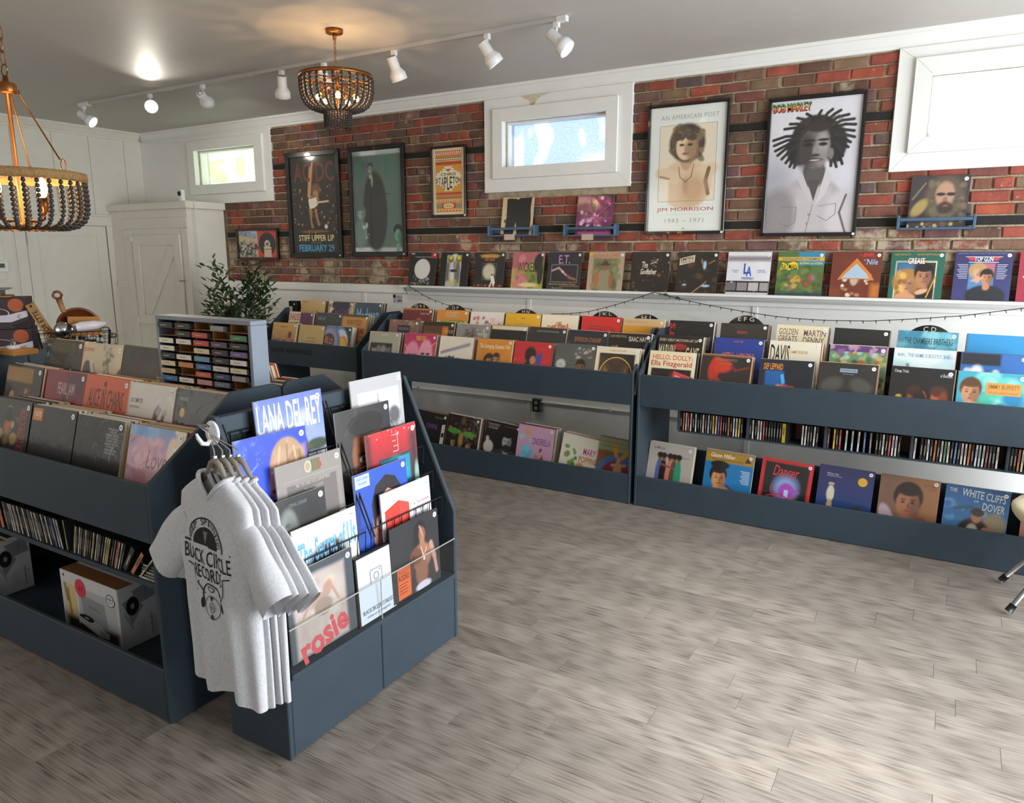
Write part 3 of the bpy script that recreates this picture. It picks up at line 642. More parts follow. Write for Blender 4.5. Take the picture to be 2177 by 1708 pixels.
row([-3.046,-2.680,-2.349,-2.010,-1.675,-1.345,-1.016], -.875, 1.158, [
 ('dark label on mauve brocade', [('b','7d5c50'),('s',90,['93705c','64443f','8a5f58','a88468'],.05),('R',.30,.14,.72,.62,'2e2530'),('T','FREEDOM ROAD',.34,.2,.68,.27,'8f83a0')], '9a8a70'),
 ('orange column on brown stripes', [('b','5b3a20'),('r',0,0,1,.10,'2b1d14'),('r',0,.28,.55,1,'8a5426'),('r',.62,.12,.80,1,'c87624'),('r',.8,.12,1,.6,'2a1c14'),('T','MOTT LOVE',.72,.2,.97,.28,'d8c8a0')], 'c9b896'),
 ('pale curly-haired portrait in grey', [('b','8d8b86'),('n',.08),('e',.52,.45,.30,.34,'5c5048',.4),('s',40,['a09888','6a5c50','7c7064'],.05,.25,.15,.8,.6),('e',.53,.55,.13,.2,'c8a890',.3),('T','Cosmic Blues',.60,.10,.95,.42,'d2d0ca',.012,.3)], 'bdb8a8'),
 ('two faces below a thin cream band', [('b','15120f'),('r',0,0,1,.10,'d8c8a4'),('H',.27,.62,.36,'8a4a34','1c120e','s'),('H',.70,.45,.30,'b87a54','241812','c')], 'd9d2c0'),
 ('charcoal field and small pale lettering', [('b','2a2b28'),('n',.1),('s',10,['565a50','454940'],.05,0,.4,1,.9),('T','LADIES AND GENTLEMEN FROM SCOTLAND',.20,.07,.78,.11,'9a9c90'),('T','Steeleyed Dan',.30,.55,.60,.66,'b0b4a8',.005,.2),('L',[(.55,.66),(.85,.36)],.008,'a8a89c')], 'cdc9bc'),
 ('orange title across a navy sky', [('g','20222c','343a4c'),('l',[(.0,.3),(.4,.7)],.012,'565e74'),('T','JEFFERSON STARSHIP',.16,.16,.84,.30,'b0702e',.015),('L',[(.0,.52),(.38,.85)],.015,'6a7288')], 'bcb4a0'),
 ('glinting dark collage and pale name', [('b','1f1712'),('s',40,['7a4a22','a8743a','3a2416','c89a5c'],.05,.1,.3,1,1),('e',.2,.6,.12,.2,'120d0a',.4),('T','ISAAC HAYES',.48,.07,.98,.18,'dcd4c4',.012),('T','BLACK MOSES OF SOUL',.04,.05,.42,.10,'b4a890')], 'd0c8b4'),
 ], 'second row, middle bin', 'middle row records in the middle wall bin', count=12, indiv=3, n=34)
row([-3.037,-2.671,-2.327,-1.990,-1.664,-1.321,-.989], -.695, 1.243, [
 ('orange beaded border on maroon', [('b','5e2428'),('r',.04,.05,.96,1,'6a2a30'),('s',14,['d07a34','b8602a'],.05,.35,.3,.7,1),('R',0,0,1,.03,'c8823c')]+[('C',.04+.08*i,.05,.014,.014,'e0a04a',8) for i in range(12)]+[('C',.02,.12+.08*i,.012,.012,'e0a04a',8) for i in range(8)]+[('C',.98,.12+.08*i,.012,.012,'e0a04a',8) for i in range(8)]+[('T','CLASSIC HYMNS',.60,.12,.92,.17,'d8b0a0')], 'c08a50'),
 ('lime green list of names on orange', [('b','d08c34'),('r',.02,.30,.98,1,'b8c868'),('r',.30,.06,.72,.20,'d0a878'),('T','HITS OF 1970',.32,.08,.70,.18,'c86a48',.01),('T','the best of DOLLY PARTON',.16,.27,.90,.36,'33502a',.01),('T','DOTTIE WEST - LIZ ANDERSON',.06,.40,.94,.49,'33502a',.01)], 'e0d4a0'),
 ('scarlet brush lettering on white flowers', [('b','e4dcd4'),('s',50,['c8988c','b8444a','e8b8b0','6a6a7c'],.05,0,.15,1,1),('P',[(.05,.62),(.2,.30),(.28,.34),(.16,.66)],'b0282e'),('P',[(.24,.66),(.42,.34),(.48,.36),(.34,.7)],'b0282e'),('P',[(.5,.6),(.66,.3),(.7,.34),(.6,.62)],'b0282e'),('C',.72,.42,.08,.08,'39406c')], 'd6ccc0'),
 ('shaded capitals on plain yellow', [('b','e2ac1e'),('n',.03),('T','RODEMAN',.25,.22,.78,.46,'f0d06a',.02),('T','RODEMAN',.262,.232,.79,.472,'c8861a',.0),('T','MUSIC',.46,.10,.58,.14,'8a5c14')], 'e8c858'),
 ('arched ornate red script on cream', [('b','e8dcc4'),('n',.02),('T','Canned Wheat Best',.16,.28,.84,.48,'c07a50',.012,.2,0,.12),('T','Canned Wheat Best',.17,.29,.85,.49,'a85a38',.0,.2,0,.12)], 'e6dcc8'),
 ('tall dark red band name on bright red', [('b','cc2a26'),('n',.03),('T','JEFFERSON',.15,.20,.85,.42,'e04a40',.03),('T','JEFFERSON',.16,.21,.86,.43,'8f1a1c',.01),('T','STARSHIP',.18,.48,.82,.7,'8f1a1c',.01)], 'c8403a'),
 ('mustard panel under a beige strip', [('b','d0ae80'),('r',.03,.16,.97,1,'d89a28'),('n',.04),('T','THE HARMONIC DEPARTURE GROUP',.04,.05,.6,.1,'b89870')], 'd8c8a8'),
 ], 'back row, middle bin', 'back row records in the middle wall bin', count=10, indiv=2, n=30)
# right-hand bin
row([-.641,-.291,.081,.426,.807,1.141], -1.055, 1.070, [
 ('red and orange title over a smiling singer', [('b','e6d8b4'),('r',.07,.36,.93,1,'2a1c16'),('H',.34,.66,.42,'9a8468','241812','c'),('s',26,['4a2c20','7a4a30','1e130f'],.06,.5,.45,.95,.9),('T','HELLO, DOLLY!',.07,.07,.93,.19,'d8642a',.025),('T','Ella Fitzgerald',.05,.20,.93,.34,'b8282e',.015),('P',[(.56,.40),(.92,.50),(.88,.80),(.52,.64)],'d8424a'),('T','FREE',.58,.52,.86,.66,'f0d0c8',.02,0,14)], 'd9d2c0'),
 ('red scarf in the dark', [('b','2c2320'),('n',.1),('e',.28,.28,.12,.26,'b0301f',.25,10),('e',.42,.22,.2,.14,'c0361f',.4),('l',[(.34,.50),(.46,.62),(.52,.85)],.05,'9c3420'),('l',[(.60,.20),(.7,.30),(.95,.22)],.02,'7c2c1e'),('e',.44,.80,.06,.25,'5a2018',.4),('R',.0,.0,1,.035,'7a5230'),('T','ESTHER SATTERFIELD',.28,.07,.72,.12,'8c8478'),('T','Once I Loved',.36,.15,.62,.19,'c8742c',.005,.3)], 'ddd4c4'),
 ('exploding sun on a blue panel', [('b','1c2430'),('r',.12,.22,.88,1,'1f5b98',.03),('e',.72,.28,.26,.34,'181c24',.25),('e',.48,.82,.27,.33,'c83c1c',.15),('s',34,['e8842a','f0b030','d04a20'],.06,.3,.55,.68,1),('e',.48,.84,.19,.24,'f4d048',.4),('e',.48,.86,.08,.1,'fbf0a0',.6),('P',[(.4,.3),(.46,.27),(.5,.44),(.45,.5)],'48a0d8'),('P',[(.75,.8),(.86,.7),(.88,.9),(.78,.98)],'3c88c4'),('T','DEF LEPPARD',.08,.08,.44,.20,'e8902a',.02)], '39424c'),
 ('horned cream shape between grey wings', [('b','2b2826'),('n',.12),('e',.24,.42,.20,.14,'4a4640',.5,-30),('e',.74,.42,.20,.14,'4a4640',.5,30),('O',.28,.68,.13,.11,.35,'c8bc84',20,200),('O',.68,.68,.13,.11,.35,'c8bc84',-20,160),('e',.48,.72,.11,.09,'d8a868',.3),('e',.48,.88,.075,.16,'b8c4c8',.4),('R',.36,.10,.66,.17,'8aa0b4'),('T','ON THE THRESHOLD OF MORNING',.37,.115,.65,.155,'2b3038'),('T','Eastern Lights',.42,.19,.60,.215,'9c9c98')], 'cfc8ba'),
 ('two warm-lit rockers on black', [('b','1c1716'),('n',.08),('l',[(.04,.92),(.16,.55)],.05,'c89a28'),('l',[(.12,.98),(.34,.68)],.035,'c88a34'),('e',.40,.55,.10,.17,'a8502c',.35),('e',.40,.42,.12,.1,'3a1e14',.4),('e',.47,.70,.12,.3,'241410',.4),('e',.76,.52,.09,.16,'b8602e',.35),('e',.78,.40,.13,.1,'4a2418',.4),('e',.86,.6,.08,.2,'7a3a1e',.4),('O',.50,.70,.13,.32,.14,'7c3230',-60,75),('s',8,['d07a34','b8562a'],.03,.3,.7,.9,1),('T','Cheap Trick',.05,.05,.28,.12,'d4d0c8',.006),('T','at Budokan',.78,.08,.96,.14,'b8c4cc',.006)], 'd6d0c0'),
 ('smiling man in a khaki shirt on turquoise', [('b','38a0b8'),('s',40,['5cc0b8','2a7fb0','8ad4c8','48b49a'],.14,.35,.1,1,1),('H',.2,.34,.42,'c08a68','5a3a24','s','c4ac84'),('e',.2,.82,.24,.3,'c8b28c',.15),('R',.42,.17,.93,.38,'c8924a'),('T','JIMMY BUFFETT',.45,.20,.90,.30,'8a5c24',.012),('T','SON OF A SON OF A SAILOR',.46,.32,.89,.36,'a8743a')], 'd8d4c8'),
 ], 'front row, right bin', 'front row records in the right wall bin', n=52, indiv=5)
row([-.653,-.259,.091,.454,.802,1.146], -.875, 1.160, [
 ('tall cream name either side of a portrait', [('b','241a14'),('n',.05),('H',.50,.44,.36,'7a4830','120c09','s','5c2a24'),('e',.5,.24,.16,.07,'a02c28',.3),('T','EVERY GREAT MOTOWN HIT OF',.04,.07,.88,.13,'d8c8a4',.004),('T','MARVIN',.04,.20,.40,.52,'e0d2ac',.012),('T','GAYE',.64,.24,.93,.54,'e0d2ac',.012)], 'cfc6b4'),
 ('orange name on royal blue', [('b','263c8c'),('r',0,.62,1,1,'1c2c5c'),('n',.05),('T','I LAUGHED I CRIED',.38,.05,.58,.09,'c86048'),('T','ARETHA: LADY SOUL',.16,.30,.84,.52,'d86a44',.02)], 'c4ccd4'),
 ('mixed bold lettering over three colour busts', [('b','e0d8c4'),('R',.98,0,1,1,'b04a2c'),('H',.28,.72,.3,'7a4a3c','b03030','s'),('H',.55,.72,.3,'b06a34','a83c24','s'),('H',.83,.74,.3,'a8a03c','c0a020','s'),('T','DAVIS',.03,.08,.40,.44,'1c1a18',.02),('T','SINGING SAMMY SESSIONS',.24,.18,.74,.24,'b89a34',.012)], 'd0c8b6'),
 ('jungle of green leaves under a purple band', [('b','6a8c64'),('s',110,['8fae6c','4c7058','c0a868','a8543c','38503c','a4c0b0'],.06),('r',0,0,1,.12,'5c3c6c'),('s',18,['8a5a90','b08aa8'],.05,0,0,1,.14),('e',.27,.62,.06,.07,'b8502c',.5)], 'b8443c'),
 ('pencil drawing of a pointing arm on pale blue', [('b','b8d0d8'),('s',14,['c8dce0','a4c4d0','d4e4e4'],.18),('l',[(.24,.30),(.30,.55),(.44,.74),(.62,.90)],.022,'5c646c'),('e',.82,.62,.10,.2,'6a6c70',.5),('s',24,['46484c','9aa0a4'],.03,.74,.42,.92,.85),('T','AHH... THE NAME IS BOOTSY, BABY!',.06,.09,.95,.17,'5c6a94',.006)], 'd0d4d4'),
 ('white surf spray on deep blue', [('b','2f68ac'),('r',0,0,.6,.22,'20242c'),('s',20,['e8eef4','c8d8ec'],.09,.05,.3,.6,.8),('e',.35,.62,.14,.16,'1c3c64',.4),('s',14,['f0f4f8','b8cce8'],.04,.2,.4,.5,.9),('T','THE FUN GUITARS',.66,.36,.97,.62,'d0483c',.01,.3,-6)], 'c6ced8'),
 ], 'second row, right bin', 'middle row records in the right wall bin', count=12, indiv=3, n=46)
row([-.635,-.272,.091,.442,.805,1.162], -.695, 1.247, [
 ('vertical red lettering beside a pale hand', [('b','1b1a1b'),('r',0,0,.15,1,'1b1a1b'),('P',[(.15,.52),(.44,.40),(.60,.40),(.95,.34),(.93,.62),(.56,.62),(.18,.66)],'6c6e70'),('e',.47,.56,.09,.2,'d8d8d0',.2),('T','Comin To Dance',.64,.50,.92,.58,'14161a',.01,.2),('V','POETS',.02,.06,.13,.96,'cc2c2c',.03)], 'c8c4ba'),
 ('sparks at the foot of a dark cover', [('b','332f2a'),('n',.14),('s',30,['7a5a34','c8742c','a08a60'],.025,.05,.35,.6,1),('e',.16,.82,.14,.14,'c8641e',.6),('T','DEODATO 2',.36,.16,.58,.22,'c85a30',.01)], 'c6beaa'),
 ('plum ornate capitals on cream', [('b','ded2b0'),('r',.05,.46,.6,1,'6a4030',.06),('r',0,.80,1,1,'cfc4a4'),('T','GOLDEN',.05,.07,.42,.20,'6c4a54',.008),('T','GREATS',.05,.22,.42,.35,'6c4a54',.008),('T','MARTIN',.54,.08,.96,.21,'6c4a54',.008),('T','DENNY',.54,.23,.94,.37,'6c4a54',.008)], 'dcd0b4'),
 ('plain black field and a thin title', [('b','1e1c1c'),('n',.05),('r',.25,.55,.75,.56,'4a404c'),('r',.25,.56,.75,1,'332c34'),('T','Bill Cobham',.38,.32,.56,.42,'b0a8b0',.003,.2)], '3c4c5c'),
 ('black typewriter capitals on marbled teal', [('b','4a96ac'),('s',60,['6ab0c0','3c829c','84c0cc'],.10),('T','THE CHAMBERS BROTHERS',.12,.13,.92,.25,'20343c',.022,0,0,0,1.1),('T','RIGHT MOVE',.18,.38,.60,.50,'20343c',.022,0,0,0,1.2)], '98aab0'),
 ('gold space-city dome on sky blue', [('b','2e8cc4'),('r',.0,0,.02,1,'1c5c84'),('e',.55,.95,.62,.55,'9a7430',.06),('s',30,['c89c44','8a4c30','b8883c'],.03,.2,.40,.9,.55),('e',.55,1.05,.56,.52,'6c5020',.05),('T','BOSTON',.18,.58,.96,.90,'d0ac54',.03,0,0,.10)], 'bcd0dc'),
 ], 'back row, right bin', 'back row records in the right wall bin', count=10, indiv=2, n=44)
# NEW ARRIVALS bin
row([-4.41,-4.059,-3.736], -.94, 1.073, [
 ('crowd photograph under an amber sky', [('g','d8a860','b88a50',0,.5),('r',0,.5,1,1,'7a5a44'),('s',60,['5c4a3c','8a6a50','b0402c','4a4438','c0a080'],.05,0,.42,1,1),('e',.72,.68,.14,.36,'b8705c',.25),('e',.76,.35,.07,.1,'5a3a2c',.4),('T','woodstock two',.34,.09,.62,.14,'4a3826',.008)], 'd8c8a0'),
 ('dark treeline along a plain tan cover', [('b','c4a66c'),('n',.03),('s',26,['5c5238','6c6040','4c442e'],.08,.0,.82,.45,1),('s',26,['4c442e','5c5238'],.09,.65,.80,1,1),('T','GEORGE HARRISON',.34,.36,.66,.40,'6a5430'),('T','ALL THINGS MUST PASS',.30,.45,.70,.49,'6a5430')], '3a332c'),
 ('blue flying disc on rainbow bands', [('b','2c343c'),('s',20,['48646c','384850'],.06,.5,0,1,.6),('e',.56,.5,.34,.5,'5c86b4',.05),('e',.62,.5,.28,.42,'c8d0dc',.05),('e',.70,.62,.22,.36,'d8882c',.05),('e',.66,.66,.2,.34,'d8b040',.06),('e',.22,.52,.40,.55,'6c7ca0',.04),('e',.2,.5,.32,.44,'8894b4',.06),('e',.18,.42,.22,.22,'5c3030',.08),('T','ELO',.04,.33,.34,.50,'c89078',.02,0,12)], 'c8c0ac'),
 ], 'front row, NEW ARRIVALS bin', 'front row records in the new arrivals bin', count=10, indiv=3, n=36)
row([-4.377,-4.018,-3.702], -.76, 1.168, [
 ('purple and cream block title', [('b','e0d0b8'),('r',.46,0,1,1,'5e3458'),('e',.6,.55,.10,.15,'3c2040',.4),('e',.82,.5,.10,.15,'7a3c78',.4),('T','SHADES',.03,.06,.45,.26,'a83a3c',.03),('T','OF DEEP',.03,.32,.45,.60,'3a2038',.03),('T','PURPLE',.03,.64,.45,.9,'5e3458',.03)], '8a7a60'),
 ('blue stage figure on slate', [('b','3c4144'),('n',.08),('e',.68,.5,.05,.10,'6a8494',.4),('e',.68,.75,.12,.22,'7c9cb0',.3),('T','DAVID LIVE',.07,.12,.36,.22,'9aa4a8',.006)], 'c8c0b0'),
 ('wanted-poster lettering on tan', [('b','2c2018'),('r',.02,.06,.98,1,'c08f50',.06),('n',.04),('T','WANTED!',.20,.14,.78,.30,'7c3420',.012),('T','THE OUTLAWS',.16,.38,.88,.54,'2c1c14',.025),('T','Waylon Jennings Willie Nelson',.06,.58,.94,.68,'3c2818',.004,.2)], 'c8b48c'),
 ], 'second row, NEW ARRIVALS bin', 'middle row records in the new arrivals bin', count=8, indiv=2, n=30)
row([-4.397,-4.035,-3.688], -.58, 1.266, [
 ('brown pyramid on pale tan', [('g','d0b078','c49c60'),('e',.15,.7,.06,.25,'c08a3c',.6),('P',[(.72,.30),(.56,.80),(.92,.78)],'7a4c2c'),('P',[(.72,.42),(.65,.7),(.82,.68)],'b88a54'),('e',.75,.75,.12,.12,'b0562a',.5),('T','MOUNTAIN SOUND',.06,.04,.26,.08,'b0562a')], 'd8c49c'),
 ('cream figures either side of a violet panel', [('b','c4b498'),('r',.16,0,.84,1,'35303c'),('s',30,['e0d4bc','a89478','6c5c50'],.05,0,0,.17,1),('s',30,['e0d4bc','a89478','6c5c50'],.05,.83,0,1,1),('e',.30,.68,.05,.2,'b8683c',.3),('T','Deep Purple',.22,.20,.82,.50,'6a4c84',.012,.3)], 'c8bca4'),
 ('big pale blue slanted title on denim', [('b','3c4e5c'),('n',.08),('T','Madman',.05,.16,.92,.62,'7fb0d8',.03,.1,-4),('T','across the',.50,.66,.95,.86,'6c9cc4',.015,.2,-4)], 'a88858'),
 ], 'back row, NEW ARRIVALS bin', 'back row records in the new arrivals bin', count=6, indiv=2, n=30)

# low shelves of the wall bins: (x, desc, roll, ops)
def low(items, yt, where, group, zs, packs, n=42):
    for k, (x, desc, roll, ops, *ex) in enumerate(items):
        o = record(x, yt, zs[k], math.radians(11), ops, 'record with %s, %s' % (desc, where), group, roll=roll, rz=.02*((k*7) % 3-1), n=n, edge=ex[0] if ex else '6b4232')
        if packs[k]: pack(o, packs[k][0], packs[k][1], desc+' cover', packs[k][2], group, k, .006)
low([(-2.74,'white piano-key stripe and violet letters',.06,[('b','14110f'),('n',.05),('P',[(.86,.28),(.96,.25),(.96,1),(.84,1)],'d8d4cc'),('P',[(.87,.5),(.95,.47),(.95,.58),(.87,.62)],'14110f'),('T','OWN',.36,.30,.70,.44,'7c5ca0',.012),('T','Motown Super Hits',.6,.08,.95,.16,'8a8a50')]),
 (-2.417,'two green parasols above gold faces',.055,[('b','1d130c'),('n',.1),('s',22,['7a5424','4a3014','a87838'],.05,.1,.1,.9,.7),('e',.24,.42,.20,.07,'4f9a34',.25),('e',.70,.45,.20,.07,'4f9a34',.25),('H',.24,.70,.22,'b08a58','120c08','s'),('H',.72,.74,.22,'b8925c','2a1a10','l'),('e',.47,.62,.07,.2,'a88448',.4),('e',.5,.12,.07,.1,'6c4c24',.5)]),
 (-2.054,'monochrome man giving a thumbs-up',.09,[('b','171513'),('H',.66,.42,.40,'a8a49c','100e0d','s','3a3836'),('r',.46,.20,.86,.27,'181614'),('e',.68,.62,.13,.10,'2a2622',.3),('e',.16,.66,.14,.16,'c4beb4',.2),('l',[(.14,.62),(.10,.44)],.04,'c8c2b8'),('T','A TOUCH OF SCHMALTZ',.08,.06,.40,.12,'d0b8a0'),('T','IN THE DAY',.10,.14,.36,.20,'d0b8a0'),('T','THE LATE GREATS',.52,.06,.96,.10,'a83c30')]),
 (-1.740,'pale blue patches on pink',.03,[('g','d2a6c0','c898b4'),('s',16,['5cb4d4','78c4dc','a4d0dc'],.07,.08,.25,.42,1),('s',5,['d8ac3c'],.04,.2,.1,.4,.25),('s',12,['8a4c30','5c3424','b07a4c'],.04,.55,.5,.8,.95),('l',[(.62,.7),(.60,1)],.008,'7a4430'),('l',[(.74,.7),(.76,1)],.008,'7a4430'),('T','CINDERELLA',.42,.28,.93,.44,'7c3c88',.012)], 'a8a490'),
 (-1.371,'rainbow letters on glossy white',.10,[('b','e6e0cc'),('n',.02),('s',14,['5a7c3c','7c9c4c','4a6c34'],.06,.12,.3,.45,.95),('e',.55,.78,.12,.16,'d8964c',.3),('e',.82,.84,.12,.12,'e4cc3c',.4),('T','MARY',.58,.26,.90,.42,'c84c9c',.03),('T','POPPINS',.50,.46,.96,.60,'c8642c',.03)]),
 (-1.06,'orange horned dancer on coloured arcs',.07,[('b','8c5a34'),('r',0,0,1,.30,'8ca07c'),('e',.5,.85,.5,.48,'4c7cb0',.08),('e',.5,.9,.38,.40,'a02c44',.1),('P',[(.30,.18),(.44,.14),(.50,.42),(.42,.44)],'d89838'),('P',[(.72,.14),(.86,.20),(.62,.46),(.54,.42)],'d89838'),('e',.52,.72,.10,.20,'cba880',.2),('l',[(.38,.62),(.68,.58)],.035,'cba880'),('e',.52,.48,.05,.06,'c8a47c',.3),('L',[(.04,.1),(.96,.1)],.012,'b0502c'),('L',[(.04,.2),(.96,.2)],.012,'b0502c')]),
 ], -.94, 'low shelf, middle bin', 'records on the low shelf of the middle wall bin', [.410,.412,.400,.406,.379,.394], [(8,4,.07),(8,4,.08),(8,4,.10),(12,5,.12),(10,5,.10),(8,4,.07)])
low([(-.670,'five people in bright dresses on grey',.03,[('b','b8b0a4'),('n',.03)]+[q for i, (x, c, d) in enumerate(((.27,'5c64a0','2a1c16'),(.36,'1c1a1c','2a1c16'),(.50,'d87868','241712'),(.60,'5a4c3c','2a1c16'),(.70,'2c9870','241712'))) for q in (('e',x,.72,.08,.42,c,.15), ('e',x,.30+.02*(i % 2),.045,.06,'8a5a40',.3), ('e',x,.25,.07,.06,d,.3))]+[('l',[(.3,.45),(.62,.52)],.02,'8a5a40'),('T','Les McCann',.10,.07,.36,.13,'4a4c64',.01),('T','RIVER HIGH',.78,.24,.93,.27,'5c6478')], '8a5a34'),
 (-.267,'trombone player drawing on blue',.03,[('b','1a78b4'),('r',0,0,1,.24,'b0862c'),('H',.30,.56,.46,'d8945c','18110e','s','4c5058',.6),('e',.32,.30,.2,.09,'16100d',.2),('e',.44,.82,.12,.07,'c88450',.3),('l',[(.50,.72),(.92,1.0)],.022,'5c3420'),('T','Glenn Miller',.10,.06,.62,.15,'f0e8d4',.03),('T','THE GREATEST HITS',.12,.17,.8,.21,'5c4418'),('P',[(.82,.18),(.88,.06),(.95,.18)],'4a3a1c')]+[('R',.76+.02*(i % 3),.36+.032*i,.95,.372+.032*i,'d8e4ec') for i in range(9)], '1c2c6c'),
 (.096,'red script and violet dancer in a red border',.05,[('b','c8262c'),('r',.07,.07,.93,1,'15100f',.02),('e',.52,.56,.22,.24,'8ca4d8',.8),('e',.54,.62,.16,.16,'a848b8',.3),('l',[(.44,.78),(.50,1)],.03,'a050b4'),('l',[(.6,.56),(.76,.62)],.025,'a848b8'),('R',.50,.60,.58,.76,'b8d0f0'),('O',.5,.62,.28,.20,.06,'d02c34',150,330),('L',[(.16,.78),(.42,.70),(.86,.88),(.7,.94),(.2,1.0)],.022,'d02c34'),('T','Dancer',.24,.12,.74,.34,'d8343a',.01,.3)], 'a82428'),
 (.453,'white-hatted man under a violet sky',.02,[('g','31305c','24346c',0,.62),('n',.06,3),('r',0,.62,1,.80,'1c3a70'),('r',0,.80,1,1,'1c2c14',.05),('e',.25,.36,.05,.03,'d8d0bc',.3),('e',.25,.39,.03,.04,'a86c4c',.4),('e',.25,.55,.07,.16,'d8d0b8',.2),('e',.25,.80,.05,.14,'b89c74',.25),('e',.78,.86,.08,.14,'3c2c1c',.5),('C',.80,.24,.085,.085,'e0ac28'),('T','McDear Cafe',.15,.14,.36,.18,'d4d0e0'),('T','Sailing Dominoes',.15,.19,.42,.22,'d4d0e0')], '1c2030'),
 (.800,'close-up of a smiling man on brown',.015,[('g','7a5844','a8744c',.2,1,'x'),('n',.05),('H',.50,.46,.62,'a86c50','2a1a14','s'),('e',.18,.85,.12,.3,'b8a0a8',.2,-20),('e',.74,.86,.10,.14,'8a4c34',.4),('T','Marty After Midnight',.74,.10,.95,.15,'8a4030',.004),('T','in Nashville',.80,.17,.95,.20,'8a4030')], '4a342c'),
 (1.139,'airman painting and pale lettering on blue',.03,[('g','2c5c94','4880b4',0,.8),('s',16,['5c94c4','3c70a8','a4c0d0'],.09,0,.2,1,.6),('e',.80,.62,.18,.2,'9c8a6c',.4),('e',.5,.85,.26,.30,'3a2a20',.2),('e',.48,.80,.09,.14,'c8c0ac',.3),('e',.53,.52,.08,.12,'b87c58',.3),('e',.54,.44,.11,.08,'40362c',.3),('l',[(.18,.42),(.44,.36)],.03,'3c5c6c'),('e',.7,.76,.08,.07,'b87c64',.4),('T','THE',.06,.06,.18,.13,'d4d8d0',.008),('T','WHITE CLIFFS',.26,.06,.94,.20,'d8dcd0',.012,0,4),('T','OF',.46,.23,.53,.27,'d8dcd0'),('T','DOVER',.60,.26,.94,.40,'d8dcd0',.014,0,3)], '101418'),
 (1.52,'pink and red blocks, behind the cream chair',.0,[('b','d08a80'),('r',0,0,1,.35,'a82830'),('T','SWING',.4,.5,.9,.7,'f0d8d0',.02)], 'c8b8a8'),
 ], -.94, 'low shelf, right bin', 'records on the low shelf of the right wall bin', [.405,.409,.404,.410,.404,.394,.40], [(6,4,.06),(2,1,.03),(0,0,0),(0,0,0),(0,0,0),(1,1,.02),(0,0,0)], n=56)
# ------------------------------------------------------------------ near island bin
IG = lambda r: '%s row records in the near island bin' % r
row([-2.645,-2.30,-1.96,-1.592], -4.13, 1.064, [
 ('skulls and vertical red lettering', [('b','2b2c2e'),('n',.12),('C',.48,.20,.085,.10,'141414'),('e',.48,.18,.07,.09,'b8b09c',.3),('e',.455,.17,.018,.02,'101010',.4),('e',.505,.17,.018,.02,'101010',.4),('e',.48,.38,.10,.10,'b0602c',.5),('e',.3,.48,.08,.07,'a8905c',.4),('e',.64,.52,.09,.08,'a8905c',.4),('e',.46,.56,.07,.06,'8a6a3c',.4),('e',.46,.82,.10,.12,'a05a28',.5),('s',16,['8a6a3c','c0a060','4a5c5c'],.03,.2,.2,.75,.9),('V','APPETITE FOR DESTRUCTION',.74,.10,.92,1.0,'b83a34',.02)], '1d1c1e'),
 ('orange block sticker on black', [('b','232323'),('n',.25,2),('r',0,.76,1,1,'161414'),('l',[(.1,.28),(.2,.44),(.42,.46),(.68,.42),(.84,.62),(.90,.92)],.018,'141414'),('e',.40,.90,.05,.14,'b88a5c',.5),('e',.22,.96,.05,.05,'8a6444',.5),('R',.02,.04,.24,.20,'d87a1c'),('T','TATE',.05,.085,.21,.15,'f0e6d4',.03)], '1d1c1e'),
 ('white credits on the right of solid black', [('b','1b1c1b'),('n',.2,2),('l',[(.05,.2),(.2,.5),(.4,.55)],.03,'121212')]+[('T',t,.78-.5*wd,.10+.036*i,.78+.5*wd,.128+.036*i,'c4c6c6',.01) for i, (t, wd) in enumerate((('THE BLACK',.22),('ALBUM',.14),('REMASTERED',.26),('FROM THE ORIGINAL',.26),('STUDIO TAPES',.24),('ALBUM OF THE PAST',.27),('30 YEARS',.13),('WORLDWIDE SALES',.25),('180 GRAM VINYL',.22)))], 'd8d2c4'),
 ('script word over pink and blue clouds', [('g','5c90c8','c88ca0',0,.34),('s',30,['d8a0b4','e0b4c4','c890a8'],.12,0,.12,.5,.6),('s',26,['e0b0b8','d898ac','e8c4b8'],.14,.2,.3,1,1),('s',12,['e8d0b0','f0dcc0'],.10,.75,0,1,.4),('s',7,['5c94d0','7ca8d8'],.09,.0,.0,.5,.12),('H',.52,.80,.34,'b8806c','8a6a54','b'),('T','Lover',.36,.26,.82,.48,'8c2c54',.0,.25),('R',.80,.20,.95,.55,'f0ece4'),('T','LIVE FROM',.82,.24,.93,.27,'b04060'),('T','PARIS',.83,.28,.92,.31,'b04060'),('C',.875,.45,.05,.06,'c87ca4'),('C',.875,.45,.02,.024,'5c3c8c')], 'e8e4da'),
 ], 'front row, island bin', IG('front'), depth=(.15, .165), count=19, indiv=9, n=64, size=.328)
